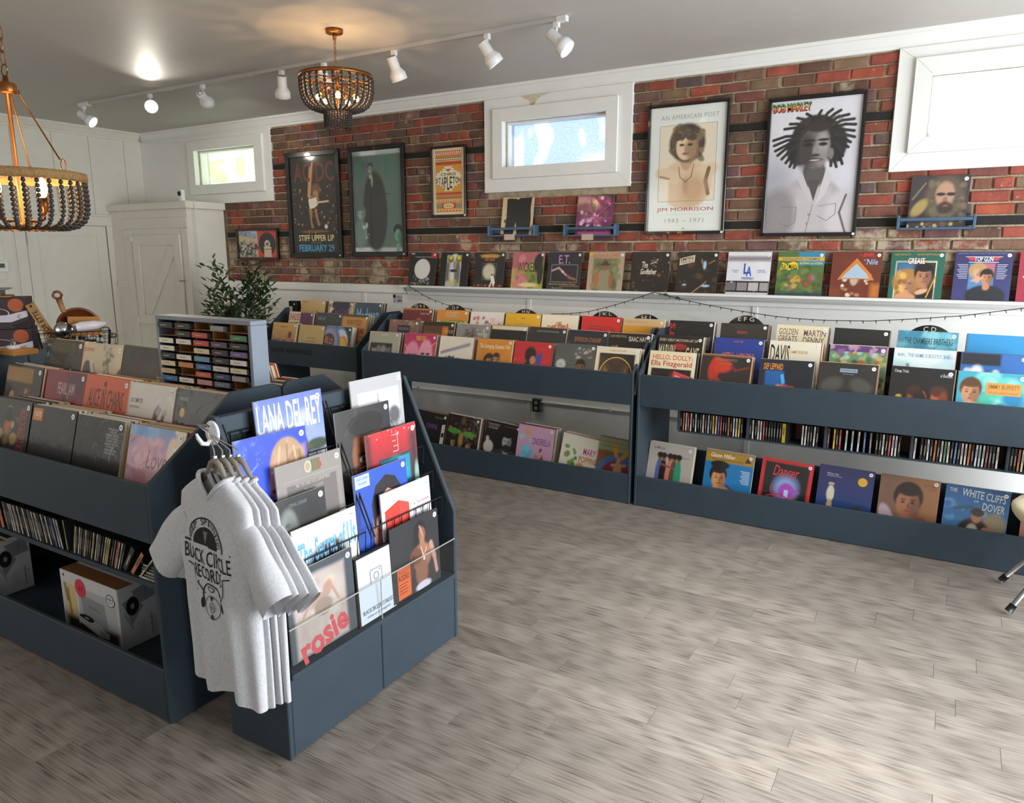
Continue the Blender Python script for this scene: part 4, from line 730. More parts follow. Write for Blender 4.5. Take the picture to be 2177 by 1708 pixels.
row([-2.927,-2.567,-2.235,-1.922,-1.584], -3.925, 1.172, [
 ('gilded tavern scene on brown', [('b','2c1a12'),('r',0,.04,.75,.26,'8c682c',.03),('n',.12),('e',.22,.46,.06,.05,'b08a5c',.4),('e',.24,.58,.05,.12,'8a5a3c',.4),('e',.15,.78,.10,.2,'a08a6c',.4,30),('s',14,['a87a44','6c4426','c09a60'],.03,.1,.35,.7,.9),('R',.0,.0,1,.03,'1a1412')], '3a3433'),
 ('tall pale letters above a dark figure on crimson', [('g','7a2036','98183c',0,1),('n',.15),('r',.55,0,1,.32,'4a2030',.2),('e',.50,.5,.08,.18,'2c1418',.3),('e',.5,.85,.22,.36,'1e1012',.2),('T','PEARL JAM',.32,.16,.74,.38,'c8a8b0',.008)], '8a2a3c'),
 ('scratchy black name on orange hills', [('g','d05c34','c8502c'),('P',[(0,.64),(.18,.58),(.40,.63),(.62,.54),(.86,.62),(1,.66),(1,1),(0,1)],'7a3c2c'),('r',0,.80,1,1,'a04434',.05),('e',.46,.10,.03,.035,'3a1c14',.3),('l',[(.46,.1),(.50,.22)],.01,'5a2418'),('T','ALICE IN CHAINS',.10,.17,.90,.42,'3c1a12',.01,.1),('P',[(.76,.52),(1.0,.52),(1.0,.92),(.70,.92)],'8ac02c')]+[('R',.76,.60+.045*i,.96,.62+.045*i,'243010') for i in range(6)]+[('R',.78,.54,.96,.575,'243010')], 'e8d0c0'),
 ('small blue and grey sketches on white', [('b','dcd8d0'),('n',.02),('e',.14,.72,.05,.22,'8cb4c8',.9,-14),('e',.64,.46,.05,.20,'4c4448',.4,14),('e',.80,.44,.03,.12,'645c60',.5,14),('e',.66,.78,.16,.10,'8c7c98',.6),('s',10,['b8b4bc','a49cac'],.05,.5,.3,.9,.9),('T','OK COMPUTER',.10,.20,.36,.26,'3c3c40',.004),('T','RADIOHEAD',.10,.30,.30,.33,'3c3c40')], 'e8e6e0'),
 ('narrow lettered strip on plain black', [('b','161719'),('n',.1),('r',.03,.06,.25,1,'0a0a0b'),('T','PINK FLOYD',.07,.10,.22,.14,'c8ccd0',.005),('C',.14,.29,.045,.06,'c8a840'),('T','THE DARK SIDE',.06,.44,.23,.475,'a8acb0'),('T','OF THE MOON',.07,.49,.22,.52,'a8acb0')], '2c3640'),
 ], 'second row, island bin', IG('middle'), depth=(.12, .14), count=17, indiv=9, n=60, size=.328)
row([-2.85,-2.522,-2.205], -3.765, 1.287, [
 ('black badge and warm faces on olive', [('b','302d28'),('n',.2),('r',.03,.02,.16,.5,'0c0e10'),('e',.52,.10,.4,.10,'56513c',.6),('T','NEW AGE',.045,.08,.145,.12,'b8bcc0',.01),('e',.095,.24,.03,.04,'3c7c8c',.4),('e',.52,.66,.09,.14,'c8965c',.3),('e',.28,.78,.06,.08,'b07a4c',.4),('e',.70,.40,.14,.3,'45423a',.4,20),('e',.86,.78,.05,.1,'b07a4c',.4)], 'b0484c'),
 ('grey zeppelin sketch on cream', [('b','ccc0a4'),('n',.05),('e',.24,.58,.16,.34,'4a4a4a',.08,-22),('l',[(.26,.30),(.40,.62),(.56,.92)],.05,'d4c8ac'),('l',[(.30,.30),(.44,.58),(.62,.9)],.012,'6c665c'),('s',44,['8a8478','6c665e','a8a08c'],.035,.52,.05,.78,.75),('e',.95,.6,.12,.3,'4a4844',.2,20),('T','LED ZEPPELIN',.02,.07,.28,.12,'c84a2c',.012)], 'd8c8b0'),
 ('tall outlined maroon letters on black', [('b','26221f'),('n',.15),('r',.28,.16,.50,.5,'3c1c18',.1),('r',.5,.18,.9,.5,'3a302a',.1),('T','ROOTS',.16,.52,.98,1.0,'b0703c',.03),('T','ROOTS',.17,.53,.97,1.0,'5a201c',.02),('V','DO YOU WANT',.86,.36,.96,.95,'c8a02c',.03)], 'e0d4d0'),
 ], 'back row, island bin', IG('back'), depth=(.06, .07), count=6, indiv=4, n=56, size=.325)
# far side of the island: backs of records leaning the other way
def far_rec(xc, z, ops, label, y=-3.33, n=24):
    o = record(xc, y, z, TILT, ops, label, 'records in the far side of the island bin', rz=PI, n=n, sticker=False, edge='1d1c1e')
    # the printed back faces the camera
    b = Art(LP, LP, n, [('b','121213'),('n',.1),('R',.72,.06,.90,.22,'b08a78')]+[('R',.735+.022*i,.075,.747+.022*i,.20,'3a2a26') for i in range(8)]).mesh('back_print', P_FILM)
    inst('back_print', b, o, (0, .0062, 0), (0, 0, PI))
    return o
f = far_rec(-1.965, 1.195, [('b','8a3c4c')], 'black-backed barcoded record on the far side of the island bin', -3.36)
pack(f, 6, 5, 'barcoded black-backed record', .05, 'records in the far side of the island bin')
f2 = record(-1.62, -3.36, 1.135, TILT, [('b','d8d8d4')], 'white-sleeved record low in the far side of the island bin', 'records in the far side of the island bin', rz=PI, n=4, sticker=False, edge='efece6')
pack(f2, 12, 6, 'white-sleeved record in the far island bin', .10, 'records in the far side of the island bin')

# ------------------------------------------------------------------ records standing on the wall shelf
def shelf_rec(x, desc, ops, sz=.318, n=56, edge='5a5248'):
    return record(x, -.028, 1.407+sz*math.cos(.19), .19, ops, 'record with %s, on the wall shelf' % desc, 'records on the wall shelf', n=n, edge=edge, size=sz)
SHELF = [
 (-3.478,'a white disc and dark scribbles on black',[('b','1a1a1c'),('r',.80,.0,1,.17,'b83028'),('s',40,['8c8c88','5c5c5c','b8b8b4'],.025,.15,.40,.85,.95),('e',.5,.50,.29,.30,'dedcd6',.06),('s',20,['3c3c3c','8c8c88'],.05,.2,.80,.8,1),('R',.05,.03,.18,.06,'d8d8d4'),('T','The Nightmare Before Christmas',.20,.12,.80,.17,'c4c4c0',.004)]),
 (-3.108,'yellow sunglasses on a monochrome face',[('b','141414'),('r',.22,.08,.74,1,'b4b2ae'),('e',.5,.45,.24,.40,'d4d2ce',.15),('r',.22,.30,.34,.85,'4c4a48',.12),('e',.62,.6,.10,.4,'6c6a66',.6),('e',.36,.20,.11,.11,'7c7420',.1),('e',.64,.20,.11,.11,'8a7c24',.1),('e',.36,.16,.06,.05,'d8cc5c',.6),('e',.64,.16,.06,.05,'d8cc5c',.6),('e',.5,.36,.05,.12,'8c8a86',.6),('e',.48,.54,.13,.045,'2c2a28',.4),('r',0,.08,.22,1,'101010'),('r',.76,.08,1,1,'101010'),('T','VINYL',.28,.80,.66,.93,'d8c428',.025)]),
 (-2.722,'glowing dance floor and a white-suited figure',[('b','1c1b1c'),('e',.5,.1,.32,.05,'b8803c',.5),('r',.28,.32,.74,.78,'2e2c28',.02),('e',.5,.55,.20,.22,'c8c0a8',.4),('r',0,.86,1,1,'2a1410')]+[('P',[(.04+.12*i,.92),(.10+.12*i,.92),(.09+.12*i,.97),(.02+.12*i,.97)],'c06030' if i % 2 else '7a2c20') for i in range(8)]+[('L',[(.28,.32),(.74,.32),(.74,.78),(.28,.78),(.28,.32)],.006,'8c8a84'),('P',[(.58,.66),(.68,.68),(.74,.86),(.70,1),(.64,.86),(.58,1),(.54,.98),(.60,.84)],'e4e0d8'),('C',.62,.64,.025,.03,'6a4430'),('T','SATURDAY NIGHT',.22,.09,.80,.17,'d8b46a',.02),('T','FEVER',.34,.18,.68,.25,'d07a34',.02)]),
 (-2.321,'a word across pink and green mist',[('g','a85c64','b8a858',0,1),('n',.2),('s',24,['7c8c3c','a8a84c','5c6c34'],.12,.5,.3,1,.9),('s',16,['c87c80','b06068'],.12,0,.0,.5,.9),('e',.82,.28,.14,.26,'201c1c',.3,10),('e',.90,.6,.09,.3,'2a2420',.3),('e',.55,.9,.3,.06,'d8c88c',.5),('T','WICKED',.18,.28,.76,.54,'241a18',.012)]),
 (-1.964,'two reaching hands in a white box',[('b','1a1c24'),('r',.12,.34,.90,.80,'1e1a22'),('L',[(.12,.34),(.90,.34),(.90,.80),(.12,.80),(.12,.34)],.008,'b4b4b8'),('l',[(.14,.50),(.34,.42),(.46,.52),(.58,.62)],.022,'c8a4a0'),('l',[(.84,.72),(.68,.68),(.60,.62)],.03,'9c5c4c'),('e',.46,.52,.03,.03,'e8dcd8',.5),('T','E.T.',.32,.08,.66,.31,'b884c4',.02),('T','Music from the Motion Picture',.08,.83,.88,.88,'c8a85c',.004),('T','Composed and Conducted',.40,.89,.96,.93,'c8a85c',.004),('T','Score',.18,.94,.50,.98,'c8a85c',.004)]),
 (-1.581,'a hatted adventurer under slanted orange letters',[('b','a8957c'),('r',.14,.16,.84,1,'6c6c4c',.05),('s',24,['7c8458','5c5c3c','8c7c50'],.10,.15,.2,.85,1),('e',.48,.72,.2,.3,'8a8468',.2),('e',.26,.70,.07,.2,'a8643c',.3),('e',.66,.74,.06,.18,'9a5c38',.3),('e',.48,.40,.07,.09,'8a5a3c',.3),('e',.48,.32,.15,.035,'4a3420',.3),('e',.48,.29,.08,.06,'4a3420',.3),('P',[(0,0),(.16,0),(.0,.12)],'d8a83c'),('T','INDIANA JONES',.12,.04,.86,.17,'c8542c',.025,.25,-3)]),
 (-1.198,'a cream title on near-black reflections',[('b','17110e'),('s',26,['5c3c1c','3a2814','8a5a24'],.035,.05,.2,1,1),('s',8,['c8a068'],.015,.5,.1,1,.6),('T','The',.28,.24,.44,.40,'e4dccc',.02),('T','Godfather',.26,.42,.68,.56,'e4dccc',.03),('L',[(.5,.30),(.66,.24)],.012,'e4dccc'),('L',[(.54,.30),(.58,.20)],.006,'e4dccc'),('L',[(.62,.29),(.62,.20)],.006,'e4dccc')]),
 (-.815,'a slanted title among stars',[('b','201815'),('s',60,['6a5a4c','a89a88'],.006,0,0,1,1),('s',10,['4a3424','3a2a20'],.08,.1,.2,1,1),('P',[(.05,.16),(.42,.07),(.42,.24),(.05,.33)],'d8ccac'),('T','EMPIRE',.07,.13,.40,.20,'241a16',.03,0,-12),('T','STRIKES BACK',.07,.21,.40,.27,'241a16',.02,0,-12),('e',.68,.32,.04,.10,'a4c0d8',.4),('e',.74,.82,.10,.03,'a4c0d8',.5),('e',.22,.80,.05,.02,'a4c0d8',.5),('l',[(.62,.28),(.60,.18)],.01,'c89a3c'),('l',[(.78,.28),(.92,.2)],.01,'a87a34'),('l',[(.42,1),(.75,.72)],.008,'c8a078')]),
 (-.425,'tall blue initials over city photographs',[('b','dcdce0'),('r',0,.10,1,.22,'8c8488',.06),('n',.04),('r',.0,.685,1,1,'1c1618',.005),('R',.01,.72,.24,.91,'6c6668'),('R',.27,.72,.50,.91,'8c8888'),('R',.53,.72,.76,.91,'b8b4b4'),('R',.79,.72,.98,.91,'a09c9c'),('s',16,['1c1a1c','e4e0e0'],.035,.02,.72,.98,.9),('R',.02,.95,.98,1,'c8c4c4'),('T','L',.39,.27,.50,.52,'2c54b8',.05),('T','A',.45,.34,.58,.57,'2c54b8',.05),('T','ORIGINALS',.35,.59,.64,.65,'2c54b8',.02),('T','ESTEVAN',.12,.42,.28,.45,'4c6cb8'),('T','ORIOL',.16,.46,.25,.49,'4c6cb8'),('T','MISTER',.72,.42,.88,.45,'4c6cb8'),('T','CARTOON',.70,.46,.90,.49,'4c6cb8')]),
 (-.060,'yellow jagged title over green fields',[('b','4c6c38'),('r',.45,0,1,.30,'2c84a8',.03),('s',40,['3c5c2c','6c7c3c','5c5c30'],.09,0,.3,1,1),('r',.0,.12,1,.20,'d0a824',.01),('s',14,['a8443c','c09a3c','7c7470'],.06,.2,.55,.85,.85),('r',0,.93,1,1,'1c2c4c',.08),('P',[(.06,.42),(.10,.24),(.20,.28),(.34,.22),(.44,.26),(.46,.40),(.38,.36),(.26,.42),(.16,.38)],'e8c42c'),('T','BATMAN',.09,.28,.43,.39,'1c1812',.02),('T','SWINGING THEMES',.10,.135,.90,.185,'3c5c8c',.012),('T','BATMAN and ROBIN',.48,.235,.96,.285,'e8d040',.012)]),
 (.309,'a golden arch on rust red',[('b','6c2c1c'),('n',.12),('P',[(.14,.62),(.22,.48),(.50,.14),(.80,.48),(.88,.62),(.70,.62),(.70,.6),(.28,.6)],'c87c2c'),('P',[(.22,.58),(.30,.48),(.50,.26),(.72,.48),(.78,.58)],'a4b8cc'),('s',26,['d8c8b0','b07a54','8a4c30','e8dcc8'],.04,.25,.45,.8,.95),('e',.5,.42,.05,.10,'c89a6c',.3),('e',.48,.6,.08,.14,'b8a888',.3),('r',.0,.80,.22,1,'7a3c1c',.08),('r',.82,.70,1,1,'b86a28',.1),('T','The',.54,.05,.62,.10,'d8343a',.01),('T','JEWEL',.62,.03,.84,.13,'d83a44',.03),('T','of the',.64,.15,.74,.20,'8cb4d8',.008,.2),('T','Nile',.70,.16,.92,.28,'8cb8e0',.02,.2)]),
 (.682,'a couple in a white frame on green',[('b','1c5c4c'),('n',.05),('r',.10,.20,.86,1,'e4dcc4',.006),('r',.125,.22,.84,.985,'24301c',.006),('r',.125,.22,.45,.45,'3c6c8c',.1),('H',.34,.66,.44,'c8906c','a8783c','c'),('s',30,['c0903c','8a5c28','d8b060'],.05,.15,.42,.32,.9,.8),('H',.64,.50,.46,'b07a58','14100f','s'),('r',.55,.78,.84,.985,'141210',.08),('e',.62,.84,.12,.05,'d8a484',.4,-20),('e',.32,.97,.2,.1,'c8906c',.2),('L',[(.86,.52),(.72,.97)],.028,'c88a34'),('T','JOHN TRAVOLTA',.06,.04,.36,.09,'c88a2c',.02),('T','OLIVIA NEWTON-JOHN',.48,.04,.96,.09,'c88a2c',.02),('T','GREASE',.32,.13,.64,.26,'d83a44',.05),('T','GREASE',.325,.135,.635,.255,'f0ece4',.015)]),
 (1.058,'a winged title above two people on navy',[('g','2c2c5c','34386c',.2,1),('n',.05),('r',.26,.24,.70,.92,'4c7cac',.01),('r',.40,.24,.70,.50,'b0606c',.06),('H',.42,.40,.26,'c8987c','b08c5c','c'),('H',.58,.52,.30,'b8805c','1c1614','s','1c2028'),('r',.26,.78,.70,.93,'1c1e24',.04),('e',.42,.56,.12,.03,'c8987c',.4,-20),('P',[(.20,.10),(.36,.10),(.36,.18),(.26,.18)],'b83c44'),('P',[(.64,.10),(.80,.10),(.74,.18),(.64,.18)],'b83c44'),('L',[(.18,.105),(.82,.105)],.008,'e0e0e8'),('L',[(.24,.215),(.76,.215)],.01,'e0e0e8'),('T','TOP GUN',.34,.10,.66,.20,'e4e4ec',.03),('T','ORIGINAL MOTION PICTURE SOUNDTRACK',.04,.02,.92,.05,'7c84a8',.002)]+[('R',.05+.02*(i % 3),.26+.035*i,.24,.272+.035*i,'b8bcd0') for i in range(9)]+[('R',.74,.26+.035*i,.92-.02*(i % 3),.272+.035*i,'b8bcd0') for i in range(9)]),
 (1.41,'plain crimson cover at the right end',[('b','98243c'),('n',.06),('l',[(.1,.5),(.4,.44)],.02,'d8c0c4'),('T','DIRTY',.3,.2,.8,.4,'c85c70',.02)]),
]
for x, d, ops in SHELF: shelf_rec(x, d, ops)

# blue picture-ledge holders on the brick, each with a record
M_HOLD = mat('denim_blue_paint', '425b72', .5, noise=.06)
def holder(x0, x1, z, card, label):
    t = thing('record_holder', label, 'wall rack', ((x0+x1)/2, -.012, z), (0, 0, 0), 'wall record holders'); w = (x1-x0)/2
    for s in (-w, w-.018): MB().box(s, -.085, 0, s+.018, 0, .095).build('end_bracket', M_HOLD, t, bevel=.003)
    MB().box(-w+.0185, -.085, 0, w-.0185, 0, .014).build('bottom_rail', M_HOLD, t, bevel=.002)
    MB().box(-w+.0185, -.085, .055, w-.0185, -.071, .077).build('front_rail', M_HOLD, t, bevel=.002)
    MB().box(-w+.0185, -.012, .03, w-.0185, 0, .06).build('back_rail', M_HOLD, t, bevel=.002)
    if card: MB().box(-.06, -.0885, -.03, .045, -.0855, .018).build('price_card', mat('price_card', 'b8a898', .6), t)
holder(-2.715, -2.235, 1.855, True, 'blue wall holder below the frosted window, left one of two')
holder(-1.962, -1.488, 1.847, True, 'blue wall holder carrying the magenta record')
holder(.535, .988, 1.862, False, 'blue wall holder near the right window, no price card')
for x, z, ops, d, sz in ((-2.440, 2.188, [('b','d0bc94'),('P',[(.14,.05),(.30,.03),(.50,.06),(.54,.02),(.92,0),(.90,.3),(.93,.6),(.90,1),(.52,1),(.46,.66),(.40,1),(.10,1),(.16,.6)],'16171c'),('s',26,['b8a888','5c5448','d0c4a8'],.05,.10,.3,.34,.9),('s',10,['c8b898','8c8068'],.05,.44,.7,.62,1),('l',[(.52,.05),(.50,.3),(.44,.62)],.018,'a89c80'),('r',.16,.03,.46,.14,'4a3430',.03),('s',10,['c8b090'],.02,.18,.04,.46,.14)], 'torn black shapes on tan', .318),
      (-1.705, 2.174, [('b','74285c'),('n',.15),('s',20,['e8dce8','d8b8d4'],.05,.08,.05,.9,.8),('s',20,['5a1c48','4a1840'],.09)]+[('l',[(.5,.55),(.5+.6*math.cos(i*.7),.55+.6*math.sin(i*.7))],.008,'b83c8c') for i in range(9)]+[('r',.08,.9,1,1,'b84c84'),('T','SPINNERS',.50,.10,.92,.20,'c02c74',.02,0,6)], 'magenta webs and white glints', .325),
      (.762, 2.208, [('b','3a3438'),('n',.1),('e',.60,.45,.34,.46,'5c5040',.3),('s',60,['6c5e4c','4a4034','7a6a54'],.05,.35,.1,.95,.95,.7),('e',.60,.36,.16,.24,'b08a74',.3),('e',.53,.36,.08,.035,'2c2628',.4),('e',.70,.36,.08,.035,'2c2628',.4),('e',.61,.47,.04,.06,'8a6654',.5),('e',.62,.62,.13,.12,'3c3024',.4),('e',.63,.58,.05,.02,'8a4c44',.4),('e',.18,.62,.10,.2,'a08a54',.4,35),('l',[(.05,.45),(.25,.14)],.012,'8c7c58'),('s',8,['c8b080'],.03,.0,.9,.8,1)], 'a long-haired bearded man', .335)):
    o = record(x, -.022, z, .12, ops, 'record with %s, in a blue wall holder' % d, 'records in the wall holders', n=60, edge='5a4c40', size=sz, sticker=(x > 0)); o.rotation_euler[1] = .03 if x < 0 else .012

# ------------------------------------------------------------------ framed posters
def framed(name, label, x0, x1, z0, z1, fw, ops, n, mat_in=None, cat='framed poster', mount='ece9e2', stk=True, glossp=True, tiltz=0):
    t = thing(name, label, cat, ((x0+x1)/2, -.014, z0), (0, tiltz, 0)); w = x1-x0; h = z1-z0; d = -.028
    for poly in (((-w/2,0),(w/2,0),(w/2-fw,fw),(-w/2+fw,fw)), ((w/2,0),(w/2,h),(w/2-fw,h-fw),(w/2-fw,fw)), ((w/2,h),(-w/2,h),(-w/2+fw,h-fw),(w/2-fw,h-fw)), ((-w/2,h),(-w/2,0),(-w/2+fw,fw),(-w/2+fw,h-fw))):
        MB().prism(poly, 'y', d, 0).build('frame_rail', M_FRAME, t, bevel=.003)
    MB().box(-w/2+fw, -.010, fw, w/2-fw, -.002, h-fw).build('backing', mat('backing_card', '3a3632', .8), t)
    iw, ih = w-2*fw, h-2*fw
    inst('poster_print', Art(iw, ih, n, ops, len(label)).mesh('poster_print', P_GLASS), t, (0, -.0105, fw))
    if stk: inst('price_sticker', sticker_mesh(), t, (w/2-fw*.6, d, fw*.5), (0, 0, 0), (.8, 1, .8))
    return t
sk, dk2 = 'c8b49c', '4a4038'
framed('framed_poster', 'white-bordered framed poster of a bare-chested curly-haired man, right of the frosted window', -1.262, -.632, 1.857, 2.824, .022,
 [('b','dfe3dc'),('r',.13,.145,.885,.755,'e2d4bc',.004),('n',.02),('e',.50,.62,.34,.20,'d8bc9c',.12),('e',.26,.55,.18,.06,'dcc4a4',.3,20),('e',.75,.53,.18,.06,'dcc4a4',.3,-25),('r',.13,.57,.27,.755,'e6dcc8',.03),('l',[(.80,.50),(.76,.60),(.80,.70)],.025,'7a604c'),('l',[(.15,.55),(.27,.57)],.012,'a07c5c'),('e',.60,.66,.16,.12,'c4a07c',.8),('e',.5,.63,.04,.06,'b89474',.8),('l',[(.40,.48),(.42,.56),(.50,.60),(.57,.56),(.60,.46)],.005,'5c5044'),('e',.50,.43,.08,.08,'c09c7c',.3),('e',.50,.29,.24,.155,'4c4034',.15),('s',60,['5c4c3c','3a3028','7a6850','8c785c'],.035,.30,.16,.72,.42,.8),('e',.48,.32,.125,.105,'dcc0a0',.15),('e',.56,.34,.08,.09,'a08062',.7),('e',.43,.305,.035,.010,'3c3028',.5),('e',.54,.305,.035,.010,'3c3028',.5),('e',.485,.335,.018,.035,'a88868',.6),('e',.48,.375,.045,.010,'8a5c50',.4),('s',16,['4c4034','5c4c3c'],.03,.34,.19,.62,.25),
  ('L',[(.13,.145),(.885,.145),(.885,.755),(.13,.755),(.13,.145)],.004,'7c7468'),('T','AN AMERICAN POET',.14,.065,.90,.10,'a4aaa4',0,0,0,0,1.15),('L',[(.13,.785),(.88,.785)],.002,'b8bcb4'),('T','JIM MORRISON',.12,.805,.88,.845,'b04a4c',0),('L',[(.13,.862),(.88,.862)],.002,'b8bcb4'),('T','1943 ~ 1971',.24,.895,.76,.93,'a4aaa4',0,0,0,0,1.2),('T','A',.475,.97,.505,.985,'7a3c34',0,.2)], 130)
framed('framed_poster', 'framed monochrome poster of a man with dreadlocks in a pale shirt', -.360, .283, 1.830, 2.785, .024,
 [('g','d6d4da','c4c2ca'),('e',.08,.72,.25,.3,'a8a6ae',.9),
  ('e',.50,.90,.44,.33,'aaa4a6',.1),('r',.34,.66,.74,1,'b8b2b4',.06),('e',.14,.86,.20,.20,'8a8486',.4),('e',.86,.86,.18,.18,'c4bec0',.3),('n',.04,8),
  ('e',.52,.27,.27,.155,'23201e',.10),('e',.34,.36,.14,.13,'24201e',.2),('e',.74,.34,.13,.14,'24201e',.2)]
 +[('l',[(a,b),((a+c)/2+.01*(k % 3-1),(b+d)/2-.012),(c,d)],.017,('211e1c','2c2826','1c1918')[k % 3]) for k,(a,b,c,d) in enumerate(((.34,.26,.04,.285),(.34,.28,.05,.325),(.34,.30,.07,.365),(.32,.32,.10,.40),(.32,.34,.15,.43),(.32,.36,.20,.46),(.34,.38,.25,.49),(.36,.40,.30,.50),(.38,.22,.16,.205),(.40,.20,.22,.17),(.44,.18,.30,.13),(.48,.17,.40,.105),(.54,.16,.56,.09),(.58,.16,.68,.088),(.62,.17,.77,.10),(.66,.18,.86,.135),(.68,.20,.92,.17),(.70,.22,.94,.21),(.72,.25,.93,.255),(.73,.28,.94,.30),(.73,.30,.90,.335),(.74,.32,.88,.37),(.74,.34,.83,.43),(.74,.38,.83,.49),(.72,.40,.77,.51),(.70,.42,.71,.50),(.36,.36,.27,.43),(.72,.36,.79,.46)))]
 +[('s',30,['34302d','3c3835'],.02,.30,.14,.78,.34,.5)]
 +[('e',.53,.55,.13,.11,'55504e',.2),('e',.52,.36,.165,.155,'6a6462',.12),('e',.42,.38,.09,.14,'3c3836',.7),('e',.60,.34,.07,.10,'9c9694',.7),('e',.60,.44,.06,.06,'8c8684',.7),('e',.54,.205,.14,.04,'2c2826',.4),('e',.44,.335,.05,.014,'1c1918',.5),('e',.605,.335,.05,.014,'1c1918',.5),('e',.45,.305,.07,.010,'1e1b1a',.5),('e',.61,.303,.07,.010,'1e1b1a',.5),('e',.53,.385,.035,.045,'8a8482',.6),('e',.53,.415,.05,.012,'3a3634',.5),('e',.53,.45,.085,.014,'2c2826',.4),('e',.53,.452,.06,.006,'b8b2b0',.5),('e',.70,.41,.03,.04,'7a7472',.4),
  ('P',[(.40,.54),(.34,.58),(.44,.70),(.52,.78),(.50,.70)],'c0babc'),('P',[(.66,.52),(.74,.58),(.66,.72),(.56,.80),(.60,.70)],'c8c2c4'),('P',[(.46,.60),(.60,.60),(.545,.76)],'4a4644'),('L',[(.54,.78),(.48,1.0)],.007,'7c7678'),('L',[(.18,.80),(.36,.80),(.35,.92),(.27,.95),(.18,.92)],.006,'7a7476'),('L',[(.60,.80),(.80,.78),(.80,.86),(.71,.91),(.60,.87)],.006,'8a8486'),('l',[(.9,.72),(.84,.85),(.92,1)],.012,'5c5658'),('C',.505,.86,.010,.007,'8c8688'),('C',.49,.93,.010,.007,'8c8688'),
  ('T','BOB MARLEY',.022,.022,.452,.085,'1c1a18',.035),('T','BOB MARLEY',.015,.015,.445,.080,'d8482c',.02)]
 +[('T','BOB MARLEY',.0148,.0148,.4452,.0802,'d8482c',.02)], 140)
# upper green and middle yellow of that lettering are clipped copies
def lettering_bands():
    t = [o for o in bpy.data.objects if o.name.startswith('framed_poster')][-1]
    vs, fs = glyphs('BOB MARLEY', .02); ax = min(v[0] for v in vs); bx = max(v[0] for v in vs); ay = min(v[1] for v in vs); by = max(v[1] for v in vs)
    import bmesh
    iw, ih = .643-.048, .955-.048
    for lo, hi, c, k in ((.62, 1.01, '3c8a4c', 1), (.36, .62, 'e0a83c', 2)):
        me = bpy.data.meshes.new('title_band'); P = [((.015+.43*(v[0]-ax)/(bx-ax))*iw-iw/2, -.0105-.006-.0001*k, ih*(1-(.080-.065*(v[1]-ay)/(by-ay)))+.024) for v in vs]
        me.from_pydata(P, [], fs); bm = bmesh.new(); bm.from_mesh(me); z0 = ih*(1-.080)+.024; hh = .065*ih
        g = bm.verts[:]+bm.edges[:]+bm.faces[:]; bmesh.ops.bisect_plane(bm, geom=g, plane_co=(0,0,z0+lo*hh), plane_no=(0,0,-1), clear_outer=True)
        g = bm.verts[:]+bm.edges[:]+bm.faces[:]; bmesh.ops.bisect_plane(bm, geom=g, plane_co=(0,0,z0+hi*hh), plane_no=(0,0,1), clear_outer=True)
        bm.to_mesh(me); bm.free(); me.materials.append(mat('title_'+c, c, .5)); inst('title_band', me, t)
lettering_bands()
framed('framed_poster', 'framed black concert poster with a guitarist above blue FEBRUARY 29', -5.272, -4.514, 1.665, 2.738, .05,
 [('b','1f1b19'),('n',.2),('s',90,['6c4a2c','a87a48','4a3424','c89a68'],.012,.02,.30,.98,.80),('T','AC/DC',.08,.06,.94,.26,'7c4426',.03),('T','AC/DC',.085,.064,.93,.255,'5a2c1a',.01),('L',[(.50,.06),(.44,.28),(.40,.46)],.035,'b8885c'),('e',.55,.34,.10,.06,'6a4428',.4),('e',.54,.40,.06,.05,'a87850',.4),('e',.50,.46,.09,.07,'8a5c38',.4),('l',[(.40,.40),(.46,.12)],.035,'b08458'),('P',[(.38,.44),(.56,.42),(.58,.50),(.50,.53),(.40,.54)],'d8ccc0'),('L',[(.56,.475),(.82,.465)],.03,'c8a888'),('P',[(.38,.53),(.46,.54),(.44,.66),(.48,.74),(.42,.74),(.40,.64)],'9a6a44'),('P',[(.50,.54),(.56,.54),(.58,.64),(.62,.71),(.57,.72),(.53,.64)],'9a6a44'),('e',.74,.725,.03,.02,'e8e0e0',.9),('e',.5,.775,.3,.014,'7a4c2c',.4),('T','STIFF UPPER LIP',.13,.81,.90,.875,'e0d49c',.03),('T','THE NEW ALBUM',.40,.884,.62,.90,'8a8264',.01),('T','FEBRUARY 29',.13,.912,.90,.985,'4ca4d8',.03)], 110)
framed('framed_poster', 'framed green-tinted monochrome band poster with three men', -4.390, -3.682, 1.681, 2.733, .045,
 [('b','d4dad8'),('r',.0,.045,1,.955,'5c6c68',.004),('r',.55,.05,1,.95,'5a7468',.2),('e',.45,.6,.25,.40,'333534',.15),('e',.44,.36,.18,.12,'2c302e',.2),('H',.37,.17,.13,'94a89c','1c2020','s'),('e',.40,.29,.02,.06,'8ca898',.4),('r',.35,.40,.38,.95,'241f1c',.02),('l',[(.37,.40),(.75,.43)],.006,'2a2422'),('H',.15,.60,.22,'98b4a4','5c6c64','b'),('e',.12,.82,.14,.14,'748c80',.4),('H',.90,.82,.22,'6c9c84','1c2422','s','202624'),('s',18,['9cb4a8','c4d0c8'],.015,.18,.72,.3,.86),('T','Green',.03,.11,.30,.25,'2c7c4c',.02,0,62),('V','Day',.64,.06,.76,.26,'2c7c4c',.02),('s',8,['4c5c58'],.08,.0,.05,.3,.3,.5)], 70)
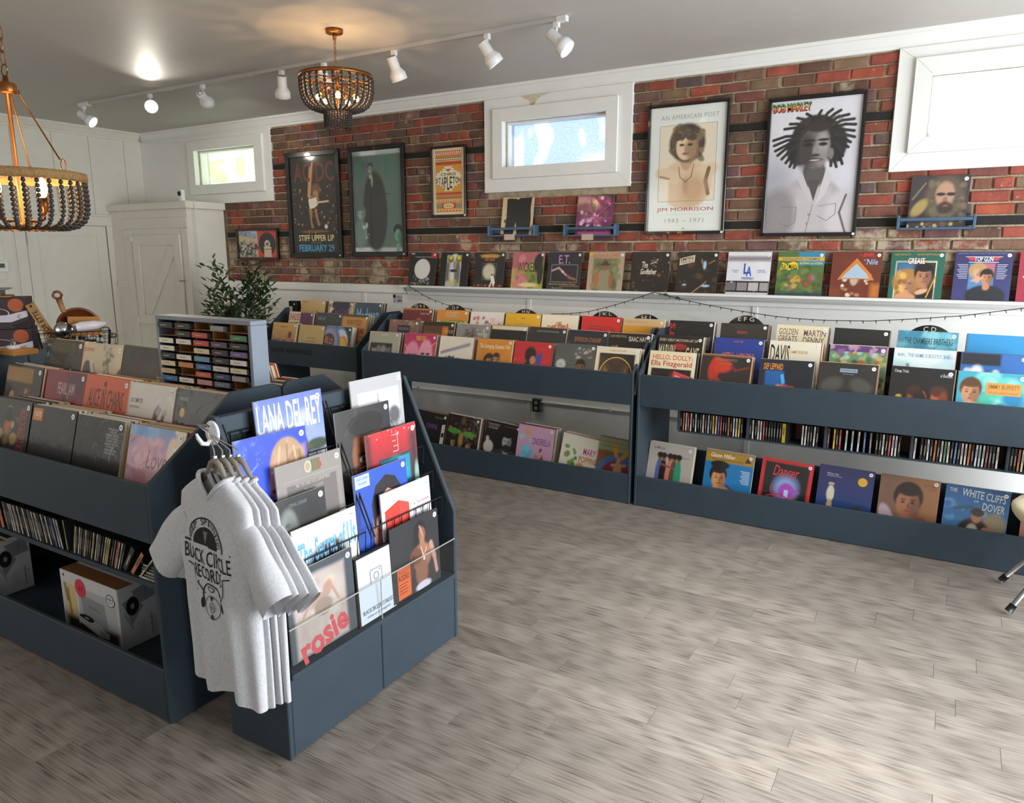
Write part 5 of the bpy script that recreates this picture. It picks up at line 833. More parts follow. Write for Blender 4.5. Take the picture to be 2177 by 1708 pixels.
MB_ = framed('framed_poster', 'small framed orange concert poster dated 2016 with zigzag bands', -3.375, -2.978, 2.041, 2.668, .020,
 [('b','e0cfa4'),('r',.09,.04,.91,.96,'d8962c',.005)]
 +[('r',.09,.04,.91,.115,'c8502c',.004),('r',.09,.135,.91,.15,'2e2a20',.003),('r',.09,.15,.91,.165,'e0cfa4',.003),('r',.09,.165,.91,.178,'2e2a20',.003),('r',.09,.18,.91,.19,'e0cfa4',.003),('r',.09,.20,.91,.245,'b8402c',.004),('r',.09,.655,.91,.70,'b8402c',.004),('r',.09,.715,.91,.725,'2e2a20',.003),('r',.09,.74,.91,.75,'2e2a20',.003),('r',.09,.765,.91,.80,'b8482c',.004),('r',.09,.83,.91,.90,'8a8464',.003),('r',.28,.825,.72,.905,'b8402c',.003),('r',.09,.92,.91,.96,'e0cfa4',.004)]
 +[('P',[(.09+.058*i,.105),(.12+.058*i,.05),(.148+.058*i,.05),(.118+.058*i,.105)],'efe4c4') for i in range(14)]+[('P',[(.09+.058*i,.80),(.12+.058*i,.765),(.148+.058*i,.765),(.118+.058*i,.80)],'efe4c4') for i in range(14)]+[('P',[(.10+.1*i,.955),(.15+.1*i,.922),(.20+.1*i,.955)],'c8502c') for i in range(8)]
 +[('P',[(.36,.27),(.64,.27),(.60,.30),(.70,.30),(.66,.33),(.78,.33),(.76,.36),(.88,.36),(.84,.39),(.9,.39),(.9,.51),(.84,.51),(.88,.54),(.76,.54),(.78,.57),(.66,.57),(.70,.60),(.60,.60),(.64,.64),(.36,.64),(.40,.60),(.30,.60),(.34,.57),(.22,.57),(.24,.54),(.12,.54),(.16,.51),(.1,.51),(.1,.39),(.16,.39),(.12,.36),(.24,.36),(.22,.33),(.34,.33),(.30,.30),(.40,.30)],'e8dcb8'),
  ('P',[(.40,.30),(.47,.315),(.5,.305),(.53,.315),(.60,.30),(.54,.335),(.5,.345),(.46,.335)],'b83c2c'),('T','CHRIS',.26,.365,.74,.41,'2c261c',.02)]
 +[('T',c,.10+.089*i,(.445,.435,.43,.425,.42,.425,.43,.435,.445)[i],.178+.089*i,(.51,.53,.57,.60,.625,.60,.55,.53,.51)[i],'2c261c',.03) for i, c in enumerate('STAPLETON')]
 +[('P',[(.34,.845),(.40,.83),(.60,.83),(.66,.845),(.66,.885),(.60,.90),(.40,.90),(.34,.885)],'e0c890'),('T','2016',.38,.85,.62,.88,'7a5c1c',.02)], 60)
framed('framed_record', 'small black frame with a record sleeve beside its disc on red', -6.118, -5.450, 1.641, 1.979, .024,
 [('b','c83c2c'),('r',0,0,.5,1,'c8b894',.004),('s',60,['2c3844','3c4c5c','1c242c','5c6c7c'],.045,.02,.42,.48,.98),('s',14,['3c6ca8','a8b8c8','c8a080'],.03,.02,.35,.48,.95),('r',.0,.97,.5,1,'a0703c'),('e',.745,.5,.215,.44,'1e2022',.04),('e',.745,.5,.07,.145,'cfc8b0',.08),('e',.745,.5,.035,.07,'4a4a40',.5),('R',.65,.60,.84,.68,'d0bc98'),('R',.655,.70,.845,.98,'d4b49c'),('P',[(0,0),(.48,0),(.48,.34),(0,.06)],'b8c4cc'),('T','GRANDMASTER FLASH',.02,.03,.47,.24,'3c5c8c',.012,0,10)], 70, cat='framed record', stk=False)
# ------------------------------------------------------------------ sloping display rack at the end of the island
RX = -.868                                          # front plane (faces +x)
rk = thing('display_rack', 'slate sloping display rack facing the aisle at the end of the island bin', 'display rack', (-1.01, -3.737, 0))
def rkb(x0, y0, z0, x1, y1, z1, name, m=M_BLUE, bev=.003, par=None):
    return MB().box(x0+1.01, y0+3.737, z0, x1+1.01, y1+3.737, z1).build(name, m, par or rk, bevel=bev)
prof = [(-1.168, 0), (RX, 0), (RX, .60), (-1.128, 1.178), (-1.168, 1.178)]
for y0 in (-4.235, -3.259):
    MB().prism([(z, x+1.01) for x, z in prof] and [(x+1.01, z) for x, z in prof], 'y', y0+3.737, y0+3.737+.02).build('side_panel', M_BLUE, rk, bevel=.003)
rkb(-.886, -4.214, .005, RX-.002, -3.7515, .292, 'base_panel'); rkb(-.886, -3.7485, .005, RX-.002, -3.26, .292, 'base_panel')
rkb(-1.15, -4.214, .2925, RX+.010, -3.26, .312, 'ledge_board')
rkb(-1.167, -4.214, .005, -1.150, -3.26, 1.10, 'back_panel')
rkb(-1.167, -4.214, 1.1005, -1.132, -3.26, 1.172, 'top_rail')
for y in (-4.225, -3.26): rkb(-.90, y, -.0, -.88, y+.02, .0045, 'foot', mat('rubber_brown', '3a1c14', .6))
M_ACR = bpy.data.materials.new('clear_acrylic'); M_ACR.use_nodes = True
def acr():
    nt = M_ACR.node_tree; N = nt.nodes; L = nt.links; N.clear(); o = N.new('ShaderNodeOutputMaterial'); t = N.new('ShaderNodeBsdfTransparent'); g = N.new('ShaderNodeBsdfGlossy'); g.inputs['Roughness'].default_value = .03
    t.inputs[0].default_value = (.97, .98, .98, 1); m = N.new('ShaderNodeMixShader'); m.inputs[0].default_value = .05; L.new(t.outputs[0], m.inputs[1]); L.new(g.outputs[0], m.inputs[2]); L.new(m.outputs[0], o.inputs[0])
acr()
M_ACE = mat('acrylic_edge', 'b4b2a8', .2)
for a, b in ((-4.212, -3.753), (-3.750, -3.262)):
    lip = rkb(-.865, a, .313, -.862, b, .474, 'acrylic_lip', M_ACR, 0)
    rkb(-.8655, a, .4741, -.8615, b, .4775, 'lip_edge', M_ACE, 0, lip)
rkb(-.8655, -3.7529, .313, -.8615, -3.7501, .474, 'lip_edge', M_ACE, 0)
# wire pockets: five tiers in each of two columns, bowed wires, spacers and hooked ends
tiers = [(1.208, -1.10), (1.103, -1.058), (.992, -1.014), (.882, -.970), (.775, -.928)]
def slope_x(z): return -1.128 + (1.178-z)*(.26/.578)
for ci, (ya, yb) in enumerate(((-4.205, -3.765), (-3.735, -3.27))):
    for k in range(6):
        z = .985-.107*k
        if z < .62: continue
        xo = slope_x(z)-.022; m = MB(); q = lambda x, y, zz: (x+1.01, y+3.737, zz)
        m.tube([q(xo, ya, z), q(xo, yb, z)], .0028, 5)
        n = 11
        for i in range(n):
            y = ya+(yb-ya)*i/(n-1); m.tube([q(xo, y, z), q(xo-.004, y, z-.085), q(xo-.055, y, z-.085)], .0022, 4)
        m.tube([q(xo-.004, ya, z-.085), q(xo-.004, yb, z-.085)], .0025, 5)
        m.build('wire_pocket', M_WIRE, rk)
    for y in (ya-.006, yb+.006):
        MB().tube([(slope_x(1.15)+1.01-.003, y+3.737, 1.15), (slope_x(.64)+1.01-.008, y+3.737, .64)], .0035, 6).build('wire_rod', M_WIRE, rk)
    # upright wires of the back grid above the first tier
    m = MB()
    for i in range(9):
        y = ya+(yb-ya)*(i+.5)/9; m.tube([(-1.125+1.01, y+3.737, .97), (-1.125+1.01, y+3.737, 1.115)], .003, 4)
    m.tube([(-1.125+1.01, ya+3.737, 1.115), (-1.125+1.01, yb+3.737, 1.115)], .003, 5)
    m.build('wire_grid', M_WIRE, rk)
def rrec(yc, z, x, desc, ops, where, tilt=.075, n=84, edge='d9d2c0', roll=0):
    o = record(x, yc, z, tilt, ops, 'record with %s, %s, display rack' % (desc, where), 'records in the display rack', n=n, edge=edge)
    d = LP*math.sin(tilt); o.location = (x+d, yc, z-LP*math.cos(tilt)); o.rotation_euler = (-tilt, roll, PI/2)
    return o
rrec(-3.942, 1.207, -1.098, 'white block capitals on a lilac-blue sky', [('g','5c70c8','8ca4dc',0,.62),('s',16,['a8b4e0','b4bce4','8c9cd8'],.16,0,.28,1,.62),('r',0,.70,1,1,'c8ccd8',.05),('e',.86,.64,.18,.07,'2c3c24',.4),('e',.70,.66,.1,.05,'3c4c30',.4),('r',.5,.78,1,.86,'5c84c0',.05),('H',.53,.62,.40,'c8987c','6a4028','b','c4a498',.3),('T','LANA DEL REY',.025,.06,.97,.40,'f0f0ea',.022)], 'top tier, left column')
rrec(-4.075, 1.098, -1.056, 'blond fringe portrait on royal blue', [('b','2548c8'),('e',.0,.6,.12,.6,'3c64dc',.8),('e',.66,1.02,.26,.24,'b06a48',.15),('e',.56,1.05,.05,.26,'2c1a18',.6),('e',.60,.75,.10,.18,'a0583c',.2),('e',.70,.42,.26,.34,'b08c6c',.08),('e',.60,.50,.17,.26,'d09474',.12,8),('e',.52,.60,.10,.14,'dca084',.4),('r',.52,.22,.96,.40,'b89878',.08),('e',.82,.48,.15,.24,'a4805f',.15),('l',[(.60,.18),(.56,.38)],.012,'d4b894'),('l',[(.70,.16),(.70,.40)],.012,'8a6a50'),('l',[(.80,.20),(.86,.60)],.012,'cbb08c'),('l',[(.88,.26),(.90,.6)],.01,'7c604a'),('e',.50,.44,.045,.018,'f0e8e4',.4),('e',.505,.44,.018,.018,'20242c',.4),('e',.64,.47,.045,.016,'e8e0dc',.4),('e',.63,.47,.016,.016,'20242c',.4),('e',.53,.55,.025,.05,'a85c44',.6),('e',.50,.655,.06,.028,'8a3c34',.3),('e',.50,.64,.05,.014,'6c2c28',.4)], 'second tier, left column', roll=.02)
rrec(-3.942, .987, -1.014, 'mauve-grey framed photo and a seal sticker', [('b','8f8884'),('n',.03),('r',.14,.26,.90,1,'6f6967',.01),('L',[(.10,.21),(.94,.21),(.94,1)],.004,'b8b0a8'),('L',[(.10,.21),(.10,1)],.004,'b8b0a8'),('e',.50,.80,.14,.32,'3c3836',.1),('e',.48,.86,.07,.16,'a09490',.4),('C',.47,.10,.055,.07,'c4bca4'),('C',.47,.10,.04,.05,'a89c84'),('R',.53,.03,.66,.17,'6c6c4c'),('R',.62,.09,.68,.14,'b03c34'),('T','THE TORTURED POETS DEPARTMENT',.26,.26,.80,.30,'d0c8c0'),('T','THE ANTHOLOGY',.38,.33,.68,.36,'d0c8c0',0,0,0,0,1.3)], 'third tier, left column')
rrec(-4.075, .882, -.970, 'dark upturned profile', [('b','23272a'),('n',.1),('e',.36,.42,.18,.26,'6a706e',.5,20),('e',.44,.28,.10,.16,'7a807c',.5),('e',.28,.36,.05,.10,'7c8480',.5,40),('e',.42,.30,.04,.03,'3c4446',.6),('e',.55,.6,.12,.34,'4c4f4e',.5,-15),('e',.78,.6,.22,.5,'14171a',.4),('C',.58,.82,.014,.016,'a8b0b4'),('T','ETERNAL SUNSHINE',.46,.07,.72,.11,'7a8084',.003,.2)], 'fourth tier, left column')
rrec(-3.955, .775, -.938, 'pale blue script over a cropped dark fringe', [('b','dedfd8'),('e',.52,.78,.34,.52,'3a2a24',.08),('e',.44,1.02,.24,.30,'c89c78',.12),('e',.82,.84,.05,.10,'d0a484',.2),('e',.52,.40,.26,.14,'4c382e',.5),('e',.62,.6,.2,.26,'31231e',.4),('T','The Secret of Us',.07,.16,.97,.44,'2c6ca8',.05,.2,-3),('T','The Secret of Us',.07,.155,.97,.435,'6cb0dc',.028,.2,-3),('T','Deluxe',.46,.46,.66,.56,'4c94cc',.03,.2)], 'fifth tier, left column')
rrec(-4.035, .650, -.890, 'a pale bedsheet and soft red lettering', [('b','3c4650'),('r',.08,.10,.86,.98,'b0a29c',.05),('e',.45,.36,.36,.25,'bcb0ac',.4),('n',.06),('s',20,['a8988f','c4bab4'],.10,.1,.2,.84,.9,.5),('e',.62,.26,.08,.06,'c8b8a0',.4),('e',.58,.34,.07,.10,'b08a7c',.4,30),('e',.46,.42,.16,.05,'a88c80',.4,-20),('e',.50,.52,.14,.10,'8c7c70',.3),('l',[(.30,.42),(.20,.54)],.02,'a88878'),('l',[(.66,.36),(.74,.52)],.018,'a88878'),('T','rosie',.12,.70,.86,1.0,'c44850',.07,0,-14)], 'bottom ledge, left column', tilt=.05)
rrec(-3.471, 1.208, -1.098, 'white-edged photo of a tower and crowd', [('b','b0b0b2'),('r',.12,.18,.92,1,'dcdee2',.01),('n',.02),('l',[(.50,.22),(.50,.5)],.008,'6c6e72'),('e',.5,.56,.18,.04,'8c8e90',.5),('s',40,['5c5e60','909294','3c3e40'],.02,.14,.5,.9,.66),('s',40,['2c2e30','6c6e70','bcbec0'],.035,.5,.62,.92,1),('e',.8,.55,.12,.12,'5c5e60',.5)], 'top tier, right column', edge='efece6')
rrec(-3.606, 1.109, -1.056, 'a close-up dark face', [('b','333234'),('g','3c3a3a','242428',0,1,'x'),('e',.55,.66,.30,.52,'8a5438',.12),('e',.66,.60,.16,.3,'a46a48',.6),('e',.40,.80,.10,.3,'5c3424',.6),('e',.54,.22,.33,.15,'1c1918',.1),('r',.30,.25,.80,.36,'1c1918',.04),('e',.60,.42,.16,.05,'b07a54',.8),('e',.44,.60,.10,.03,'2c1a14',.4),('e',.44,.66,.07,.04,'d8ccc0',.4),('e',.44,.66,.03,.04,'2c2018',.4),('e',.72,.58,.09,.025,'2c1a14',.4),('e',.62,.82,.07,.14,'7a4830',.6),('e',.28,.60,.04,.12,'8a5438',.3)], 'second tier, right column')
rrec(-3.487, 1.000, -1.014, 'teal stage screen under red light', [('g','c82c34','5c1c24',0,.7),('r',0,0,.08,1,'3c2428',.1),('r',.86,.1,1,1,'2c2c34',.15),('n',.06),('r',.22,.36,.86,1,'2c3c44',.02),('r',.25,.40,.83,1,'1c8ca4',.02),('e',.54,.62,.2,.2,'34a8bc',.8),('l',[(.12,.8),(.12,1)],.03,'6cb4c8'),('e',.12,.72,.02,.05,'f0c05c',.5),('e',.96,.74,.05,.2,'8cb0a8',.5),('s',10,['d8d4d4'],.015,0,.0,1,.1,.7),('L',[(.50,.09),(.61,.09),(.61,.31),(.50,.31)],.014,'f09c9c'),('L',[(.50,.17),(.57,.17)],.014,'f09c9c'),('L',[(.52,.24),(.61,.24)],.014,'f09c9c'),('T','The Show',.46,.70,.60,.78,'c8e0a0',.01),('T','Slim Shady',.40,.80,.74,.90,'e8f0f0',.02,.2)], 'third tier, right column')
rrec(-3.611, .876, -.970, 'an upside-down cartoon face on blue', [('b','2b54b8'),('n',.03),('P',[(.30,.78),(.28,.44),(.38,.22),(.58,.12),(.76,.18),(.88,.36),(.80,.40),(.60,.30),(.42,.40),(.40,.60)],'211c20'),('e',.58,.50,.24,.28,'d09880',.06,20),('e',.46,.72,.18,.28,'cc9078',.06),('e',.33,.88,.06,.12,'c88c74',.1),('e',.54,.30,.08,.06,'d89c88',.3),('C',.71,.46,.10,.09,'d8d0b0'),('O',.71,.46,.12,.12,.15,'c8a468'),('C',.72,.46,.045,.055,'2c2820'),('C',.44,.70,.10,.10,'d8d0b8'),('O',.44,.70,.12,.13,.12,'a8543c'),('C',.44,.71,.05,.06,'2c2820'),('e',.6,1.0,.08,.1,'b8805c',.3),('R',.02,.02,.28,.18,'b8c4e4'),('T','WARM SUMMER',.05,.05,.25,.085,'5c6c94'),('T','THE ALBUM',.07,.11,.22,.14,'5c6c94')], 'fourth tier, right column')
rrec(-3.498, .775, -.938, 'a red open book on white', [('b','d9d8da'),('P',[(.06,.24),(.34,.16),(.54,.24),(.54,.92),(.36,.86),(.06,1.0)],'c8382a'),('P',[(.34,.16),(.54,.24),(.54,.92),(.36,.86)],'d8483a'),('e',.56,.8,.03,.06,'b88068',.4),('T',"I've Tried Everything",.62,.26,.97,.33,'c86c70'),('T','But Therapy',.62,.35,.86,.42,'9c8c94'),('T','(PART ONE)',.62,.45,.74,.48,'b8b0b4'),('C',.88,.60,.09,.10,'d05c4c'),('T','NEW ALBUM',.82,.56,.94,.60,'f0dcd8',.01),('T','100%',.83,.61,.93,.65,'f0dcd8',.02)], 'fifth tier, right column', edge='efece6')
rrec(-3.510, .642, -.888, 'a bare-chested figure and an orange sticker', [('b','26272c'),('n',.08),('e',.60,.20,.13,.14,'141214',.15),('l',[(.50,.22),(.46,.42)],.025,'161416'),('l',[(.55,.2),(.50,.48)],.025,'161416'),('e',.64,.26,.07,.10,'8a5c48',.3),('l',[(.60,.14),(.66,.30)],.014,'c09080'),('e',.64,.36,.05,.08,'a4705a',.4),('e',.62,.56,.20,.18,'9c6c54',.25),('e',.60,.76,.13,.2,'8a5a44',.3),('e',.50,.52,.12,.12,'6a4032',.4),('l',[(.82,.44),(.88,.64)],.04,'b08878'),('l',[(.88,.64),(.92,.86)],.03,'b88c80'),('l',[(.44,.52),(.34,.84)],.035,'4a2c24'),('L',[(.60,.42),(.66,.58),(.72,.46)],.012,'d8c8c0'),('C',.66,.60,.02,.025,'e0d4cc'),('C',.64,.54,.018,.02,'e0d4cc'),('e',.62,.96,.16,.06,'c8c4d0',.3),('P',[(.10,.58),(.36,.58),(.36,.98),(.10,.98)],'d8622c'),('T','TRAVIS SCOTT',.12,.60,.34,.65,'5c1c10',.01),('T','RODEO',.12,.66,.33,.74,'3c120c',.03)]+[('R',.12,.78+.04*i,.30-.02*(i % 2),.79+.04*i,'6c2414') for i in range(4)], 'bottom ledge, right column', tilt=.045, edge='1d1c1e')
# follow-us sign between them (its square code is left out)
sg = thing('sign_panel', 'small white follow-us sign in a black stand on the rack ledge', 'sign', (-.874, -3.754, .318), (-.06, 0, PI/2))
MB().box(-.112, .0, -.003, .112, .012, .275).build('stand', M_BLACK, sg, bevel=.002)
a = Art(.204, .262, 12, [('b','c9d2de'),('O',.5,.34,.13,.10,.10,'6a7078'),('L',[(.35,.26),(.35,.42)],.012,'6a7078')]+[('T','BLACKCIRCLERECORDSSC',.07,.80,.93,.865,'5c626c',.0),('T','Follow us on Instagram!',.17,.90,.83,.95,'6a7078',.0,.25)], 1)
a = Art(.204, .262, 12, [('b','c9d2de'),('L',[(.36,.25),(.64,.25),(.66,.27),(.66,.45),(.64,.47),(.36,.47),(.34,.45),(.34,.27),(.36,.25)],.016,'767c86'),('O',.5,.36,.075,.058,.2,'767c86'),('C',.60,.285,.014,.011,'767c86'),('T','BLACKCIRCLERECORDSSC',.07,.80,.93,.865,'5c626c',.0),('T','Follow us on Instagram!',.17,.90,.83,.95,'6a7078',.0,.25)], 1)
inst('printed_panel', a.mesh('printed_panel', P_FLAT), sg, (0, -.0005, .006))

# ------------------------------------------------------------------ hanging T-shirts
def cloth_mat():
    m = bpy.data.materials.new('ash_grey_jersey'); m.use_nodes = True; nt = m.node_tree; N = nt.nodes; L = nt.links; b = N['Principled BSDF']
    tc = N.new('ShaderNodeTexCoord'); mp = N.new('ShaderNodeMapping'); mp.inputs['Scale'].default_value = (240, 240, 90); L.new(tc.outputs['Object'], mp.inputs[0])
    nz = N.new('ShaderNodeTexNoise'); nz.inputs['Scale'].default_value = 1.0; nz.inputs['Detail'].default_value = 4; L.new(mp.outputs[0], nz.inputs['Vector'])
    cr = N.new('ShaderNodeValToRGB'); e = cr.color_ramp.elements; e[0].position = .34; e[0].color = (*lin('bcbdc2'), 1); e[1].position = .58; e[1].color = (*lin('cbccd1'), 1); L.new(nz.outputs['Fac'], cr.inputs[0]); L.new(cr.outputs[0], b.inputs['Base Color'])
    b.inputs['Roughness'].default_value = .9; b.inputs['Sheen Weight'].default_value = .15
    bp = N.new('ShaderNodeBump'); bp.inputs['Strength'].default_value = .1; bp.inputs['Distance'].default_value = .001; L.new(nz.outputs['Fac'], bp.inputs['Height']); L.new(bp.outputs[0], b.inputs['Normal'])
    return m
M_CLOTH = cloth_mat(); M_INK = mat('shirt_ink', '17171a', .8)
NECK = 0.0
ROWS = [(-.005,.100,.036),(-.020,.116,.038),(-.040,.162,.040),(-.062,.205,.038),(-.078,.228,.040),(-.12,.236,.044),(-.18,.238,.050),(-.25,.236,.054),(-.32,.234,.052),(-.40,.234,.050),(-.48,.236,.050),(-.56,.238,.050),(-.64,.240,.048),(-.70,.242,.046),(-.722,.242,.045)]
def prof(z):
    for (z0, a0, b0), (z1, a1, b1) in zip(ROWS, ROWS[1:]):
        if z1 <= z <= z0:
            t = (z0-z)/(z0-z1); return a0+(a1-a0)*t, b0+(b1-b0)*t
    return ROWS[-1][1:] if z < ROWS[-1][0] else ROWS[0][1:]
def fold(u, z, k=0):
    g = max(0, min(1, (-z-.10)/.55)); 
    return g*(.012*math.sin(u*34+1.2+z*2.0+k)+.009*math.sin(u*61+z*5+2*k))+.006*g*math.sin(u*17-z*9)+.004*math.sin((u*1.3+z)*26)*max(0, 1-abs(z+.28)*5)
def body_pt(t, z, k=0):
    """t angle round the body; front is -y"""
    a, b = prof(z); c, s_ = math.cos(t), math.sin(t); e = 2/2.6
    u = a*math.copysign(abs(c)**e, c); v = b*math.copysign(abs(s_)**.8, s_)
    return u, v + fold(u, z, k)*(1 if v < 0 else .6), z
def front_y(u, z):
    a, b = prof(z); r = min(.999, abs(u)/a); c = r**(2.6/2); s_ = math.sqrt(max(0, 1-c*c)); return -b*s_**.8 + fold(u, z)
THIN = [1.0]
def drape(x, y, z):
    # the side next to the island swings forward, the other falls back
    return (x*.76, y*.9*THIN[0] - .10*max(0, -x-.12)**1.3*1.6 - .05*max(0, -x), z)
def shirt_mesh(k=0):
    m = MB(); n = 56; zs = []
    for (z0, _, _), (z1, _, _) in zip(ROWS, ROWS[1:]):
        q = max(1, int(round((z0-z1)/.025))); zs += [z0+(z1-z0)*i/q for i in range(q)]
    zs.append(ROWS[-1][0]); vs = []
    for i, z in enumerate(zs):
        for j in range(n):
            t = 2*PI*j/n; u, v, zz = body_pt(t, z, k)
            if z > -.07:                       # scooped neckline in front
                f = max(0, -math.sin(t)); w = max(0, 1-abs(u)/.10); zz -= (.075 if f > 0 else .012)*w*(1+z/.07)*(f**.5 if f > 0 else 1)
            if i == len(zs)-1: zz += .012*math.sin(u*20+k)-.02*u
            vs.append(drape(u, v, zz))
    fs = [(i*n+j, (i+1)*n+j, (i+1)*n+(j+1) % n, i*n+(j+1) % n) for i in range(len(zs)-1) for j in range(n)]
    m.add(vs, fs); return m.mesh('shirt_body', M_CLOTH, True), vs[:n]
def sleeve_mesh(s, k=0):
    m = MB(); n = 22; vs = []; K = 12
    for i in range(K+1):
        t = i/K; cx = s*(.165+.22*t); cz = -.158-.162*t-.03*t*t; rv = .062+.022*min(1, t*3.2)-.003*t; rd = .034+.016*t
        ang = math.radians(38+14*t)*s
        for j in range(n):
            a = 2*PI*j/n; p = rv*math.cos(a); q = rd*math.sin(a)+.006*t*math.sin(a*3+k+s)
            vs.append(drape(cx+p*math.sin(ang), q+.004*math.sin(9*t+a), cz+p*math.cos(ang)))
    m.add(vs, [(i*n+j, (i+1)*n+j, (i+1)*n+(j+1) % n, i*n+(j+1) % n) for i in range(K) for j in range(n)])
    return m.mesh('sleeve', M_CLOTH, True)
def shirt_print():
    w, h = .295, .345; V = []
    a = Art(w, h, 4, [('O',.50,.27,.37,.265,.045,'17171a',0,180),('L',[(.02,.275),(.98,.275)],.020,'17171a'),('O',.50,.265,.235,.17,1.0,'17171a',0,180)]
      +[('T','BLACK CIRCLE',.02,.31,.98,.455,'17171a',.012),('T','RECORDS',.21,.475,.79,.605,'17171a',.012),
        ('L',[(.06,.50),(.17,.52),(.17,.66),(.24,.735),(.40,.745)],.014,'17171a'),('L',[(.94,.50),(.83,.52),(.83,.66),(.76,.735),(.66,.70)],.014,'17171a'),('L',[(.30,.64),(.27,.66),(.31,.68),(.38,.735)],.014,'17171a'),
        ('O',.53,.74,.17,.115,.10,'17171a',0,180),('L',[(.36,.74),(.38,.82)],.016,'17171a'),('L',[(.70,.74),(.68,.82)],.016,'17171a'),('O',.53,.68,.07,.028,.25,'17171a'),
        ('C',.36,.84,.03,.052,'17171a',12),('C',.70,.84,.03,.052,'17171a',12),('O',.53,.86,.135,.115,.055,'17171a'),('O',.53,.86,.055,.047,.14,'17171a'),('T','BCR',.495,.843,.565,.878,'17171a',.01),
        ('P',[(.50,.755),(.56,.755),(.535,.80),(.525,.80)],'3a3a3e'),('P',[(.50,.965),(.56,.965),(.535,.92),(.525,.92)],'3a3a3e')])
    for i, c in enumerate('KEEP SPINNING'):
        if c == ' ': continue
        th = math.radians(166-12.7*i); cx, cy_ = .50+.305*math.cos(th), .262-.218*math.sin(th); a.o_T(c, cx-(.010 if c == 'I' else .026), cy_-.030, cx+(.010 if c == 'I' else .026), cy_+.030, '17171a', .008, 0, 90-math.degrees(th))
    for k in range(7): a.o_P([(.5, .255), (.46+.012*k, .13), (.468+.012*k, .13)], '8a8a8e')
    m = MB()
    for vs, fs, c in a.vec:
        lay = vs[0][1]; m.add([drape(x/.82-.012, front_y(x/.82-.012, -.475+z)-.0016+lay*.4, -.475+z) for x, y, z in vs], fs, 1 if c == lin('8a8a8e') else 0)
    return m.mesh('chest_print', [M_INK, mat('shirt_ink_grey', '8a8a8e', .8)])
PRINT = shirt_print()
M_HANG = mat('taupe_velvet_hanger', '8c8478', .7)
SPOT = [(-.985, -4.350, .15), (-.972, -4.331, .12), (-.957, -4.315, .09), (-.940, -4.300, .05)]
LBL = ['front ash-grey T-shirt with a black chest print, foremost on the hook', 'second ash-grey T-shirt, just behind the printed front one', 'third ash-grey T-shirt from the front on the white hook', 'rearmost ash-grey T-shirt, nearest the display rack']
for k, (x, y, th) in enumerate(SPOT):
    THIN[0] = 1.0 if k == 0 else .45
    t = thing('t_shirt', LBL[k], 'shirt', (x, y, 1.034-.003*k), (0, 0, -th), 'shirts on the adhesive hook')
    me, neck = shirt_mesh(k)
    b = inst('body', me, t)
    for s in (-1, 1): inst('sleeve', sleeve_mesh(s, k), t)
    MB().tube([Vector(p)+Vector((0, 0, .004)) for p in neck], .0075, 6, closed=True).build('collar', M_CLOTH, t, True)
    if k == 0:
        inst('chest_print', PRINT, t)
        MB().box(-.012, .020, -.062, .012, .0225, -.018).build('neck_tag', M_BLACK, t, rot=(.25, 0, 0))
    h = thing('clothes_hanger', ('taupe hanger inside the front printed shirt', 'taupe hanger second from the front on the white hook', 'taupe hanger third from the front on the white hook', 'taupe hanger rearmost on the white hook')[k], 'hanger', (x, y, 1.034), (0, 0, -th), 'hangers on the adhesive hook')
    arc = [(-.19, .0, -.072), (-.12, 0, -.038), (-.07, 0, .0), (-.035, 0, .034), (0, 0, .046), (.035, 0, .034), (.07, 0, .0), (.12, 0, -.038), (.19, 0, -.072)]
    arc = [(x_*.74, y_, z_) for x_, y_, z_ in arc]
    MB().tube(arc, [.004, .005, .007, .009, .0095, .009, .007, .005, .004], 8).build('hanger_arm', M_HANG, h, True)
    tx, ty = -1.136-x, -4.262-.007*k-y; ca, sa = math.cos(th), math.sin(th); lx, ly = tx*ca-ty*sa, tx*sa+ty*ca
    MB().tube([(0, 0, .05), (0, 0, .075), (lx*.35, ly*.35, .088), (lx*.9, ly*.9, .112), (lx*1.05, ly*1.05, .122), (lx+.012*math.cos(k), ly-.006, .128), (lx+.02, ly+.004, .118)], .0022, 6).build('hook', M_CHROME, h, True)
    MB().box(-.004, -.005, .042, .004, .005, .06).build('hook_collar', M_CHROME, h)
hk = thing('adhesive_hook', 'white oval adhesive hook on the side of the display rack', 'hook', (-1.135, -4.236, 1.125))
MB().lathe([(.032, 0), (.034, .002), (.034, .007), (.030, .010), (.004, .0105)], 24, M=Matrix.Scale(1.22, 4, (0,0,1)) @ rotM('X', PI/2)).build('plate', mat('glossy_white_plastic', 'e4e4ea', .25, coat=.3), hk, True)
MB().tube([(0, -.010, -.020), (-.004, -.024, -.034), (-.008, -.040, -.030), (-.012, -.052, -.008), (-.014, -.054, .006)], [.008, .0085, .008, .007, .005], 8).build('hook_arm', MATS['glossy_white_plastic'], hk, True)
# ------------------------------------------------------------------ cassette rack and cartridges
M_CSH = mat('rack_shelf_wood', '9c6a38', .6, noise=.15, nscale=20)
cr = thing('cassette_rack', 'pale slate wooden rack of tape cartridges standing in the island bin', 'cassette rack', (-2.02, -3.822, .985))
RW, RH, RD, th = .600, .462, .082, .018
MB().box(0, 0, RH-th, RW, RD, RH).build('top_board', M_BLUEHI, cr, bevel=.002)
MB().box(0, 0, 0, RW, RD, th).build('bottom_board', M_BLUEHI, cr, bevel=.002)
MB().box(0, 0, th, th, RD, RH-th).build('side_board', M_BLUEHI, cr, bevel=.002)
MB().box(RW-th, 0, th, RW, RD, RH-th).build('side_board', M_BLUEHI, cr, bevel=.002)
MB().box(th, RD-.006, th, RW-th, RD-.001, RH-th).build('back_board', M_CSH, cr)
ci = (RW-2*th)/5; pz = (RH-2*th)/13
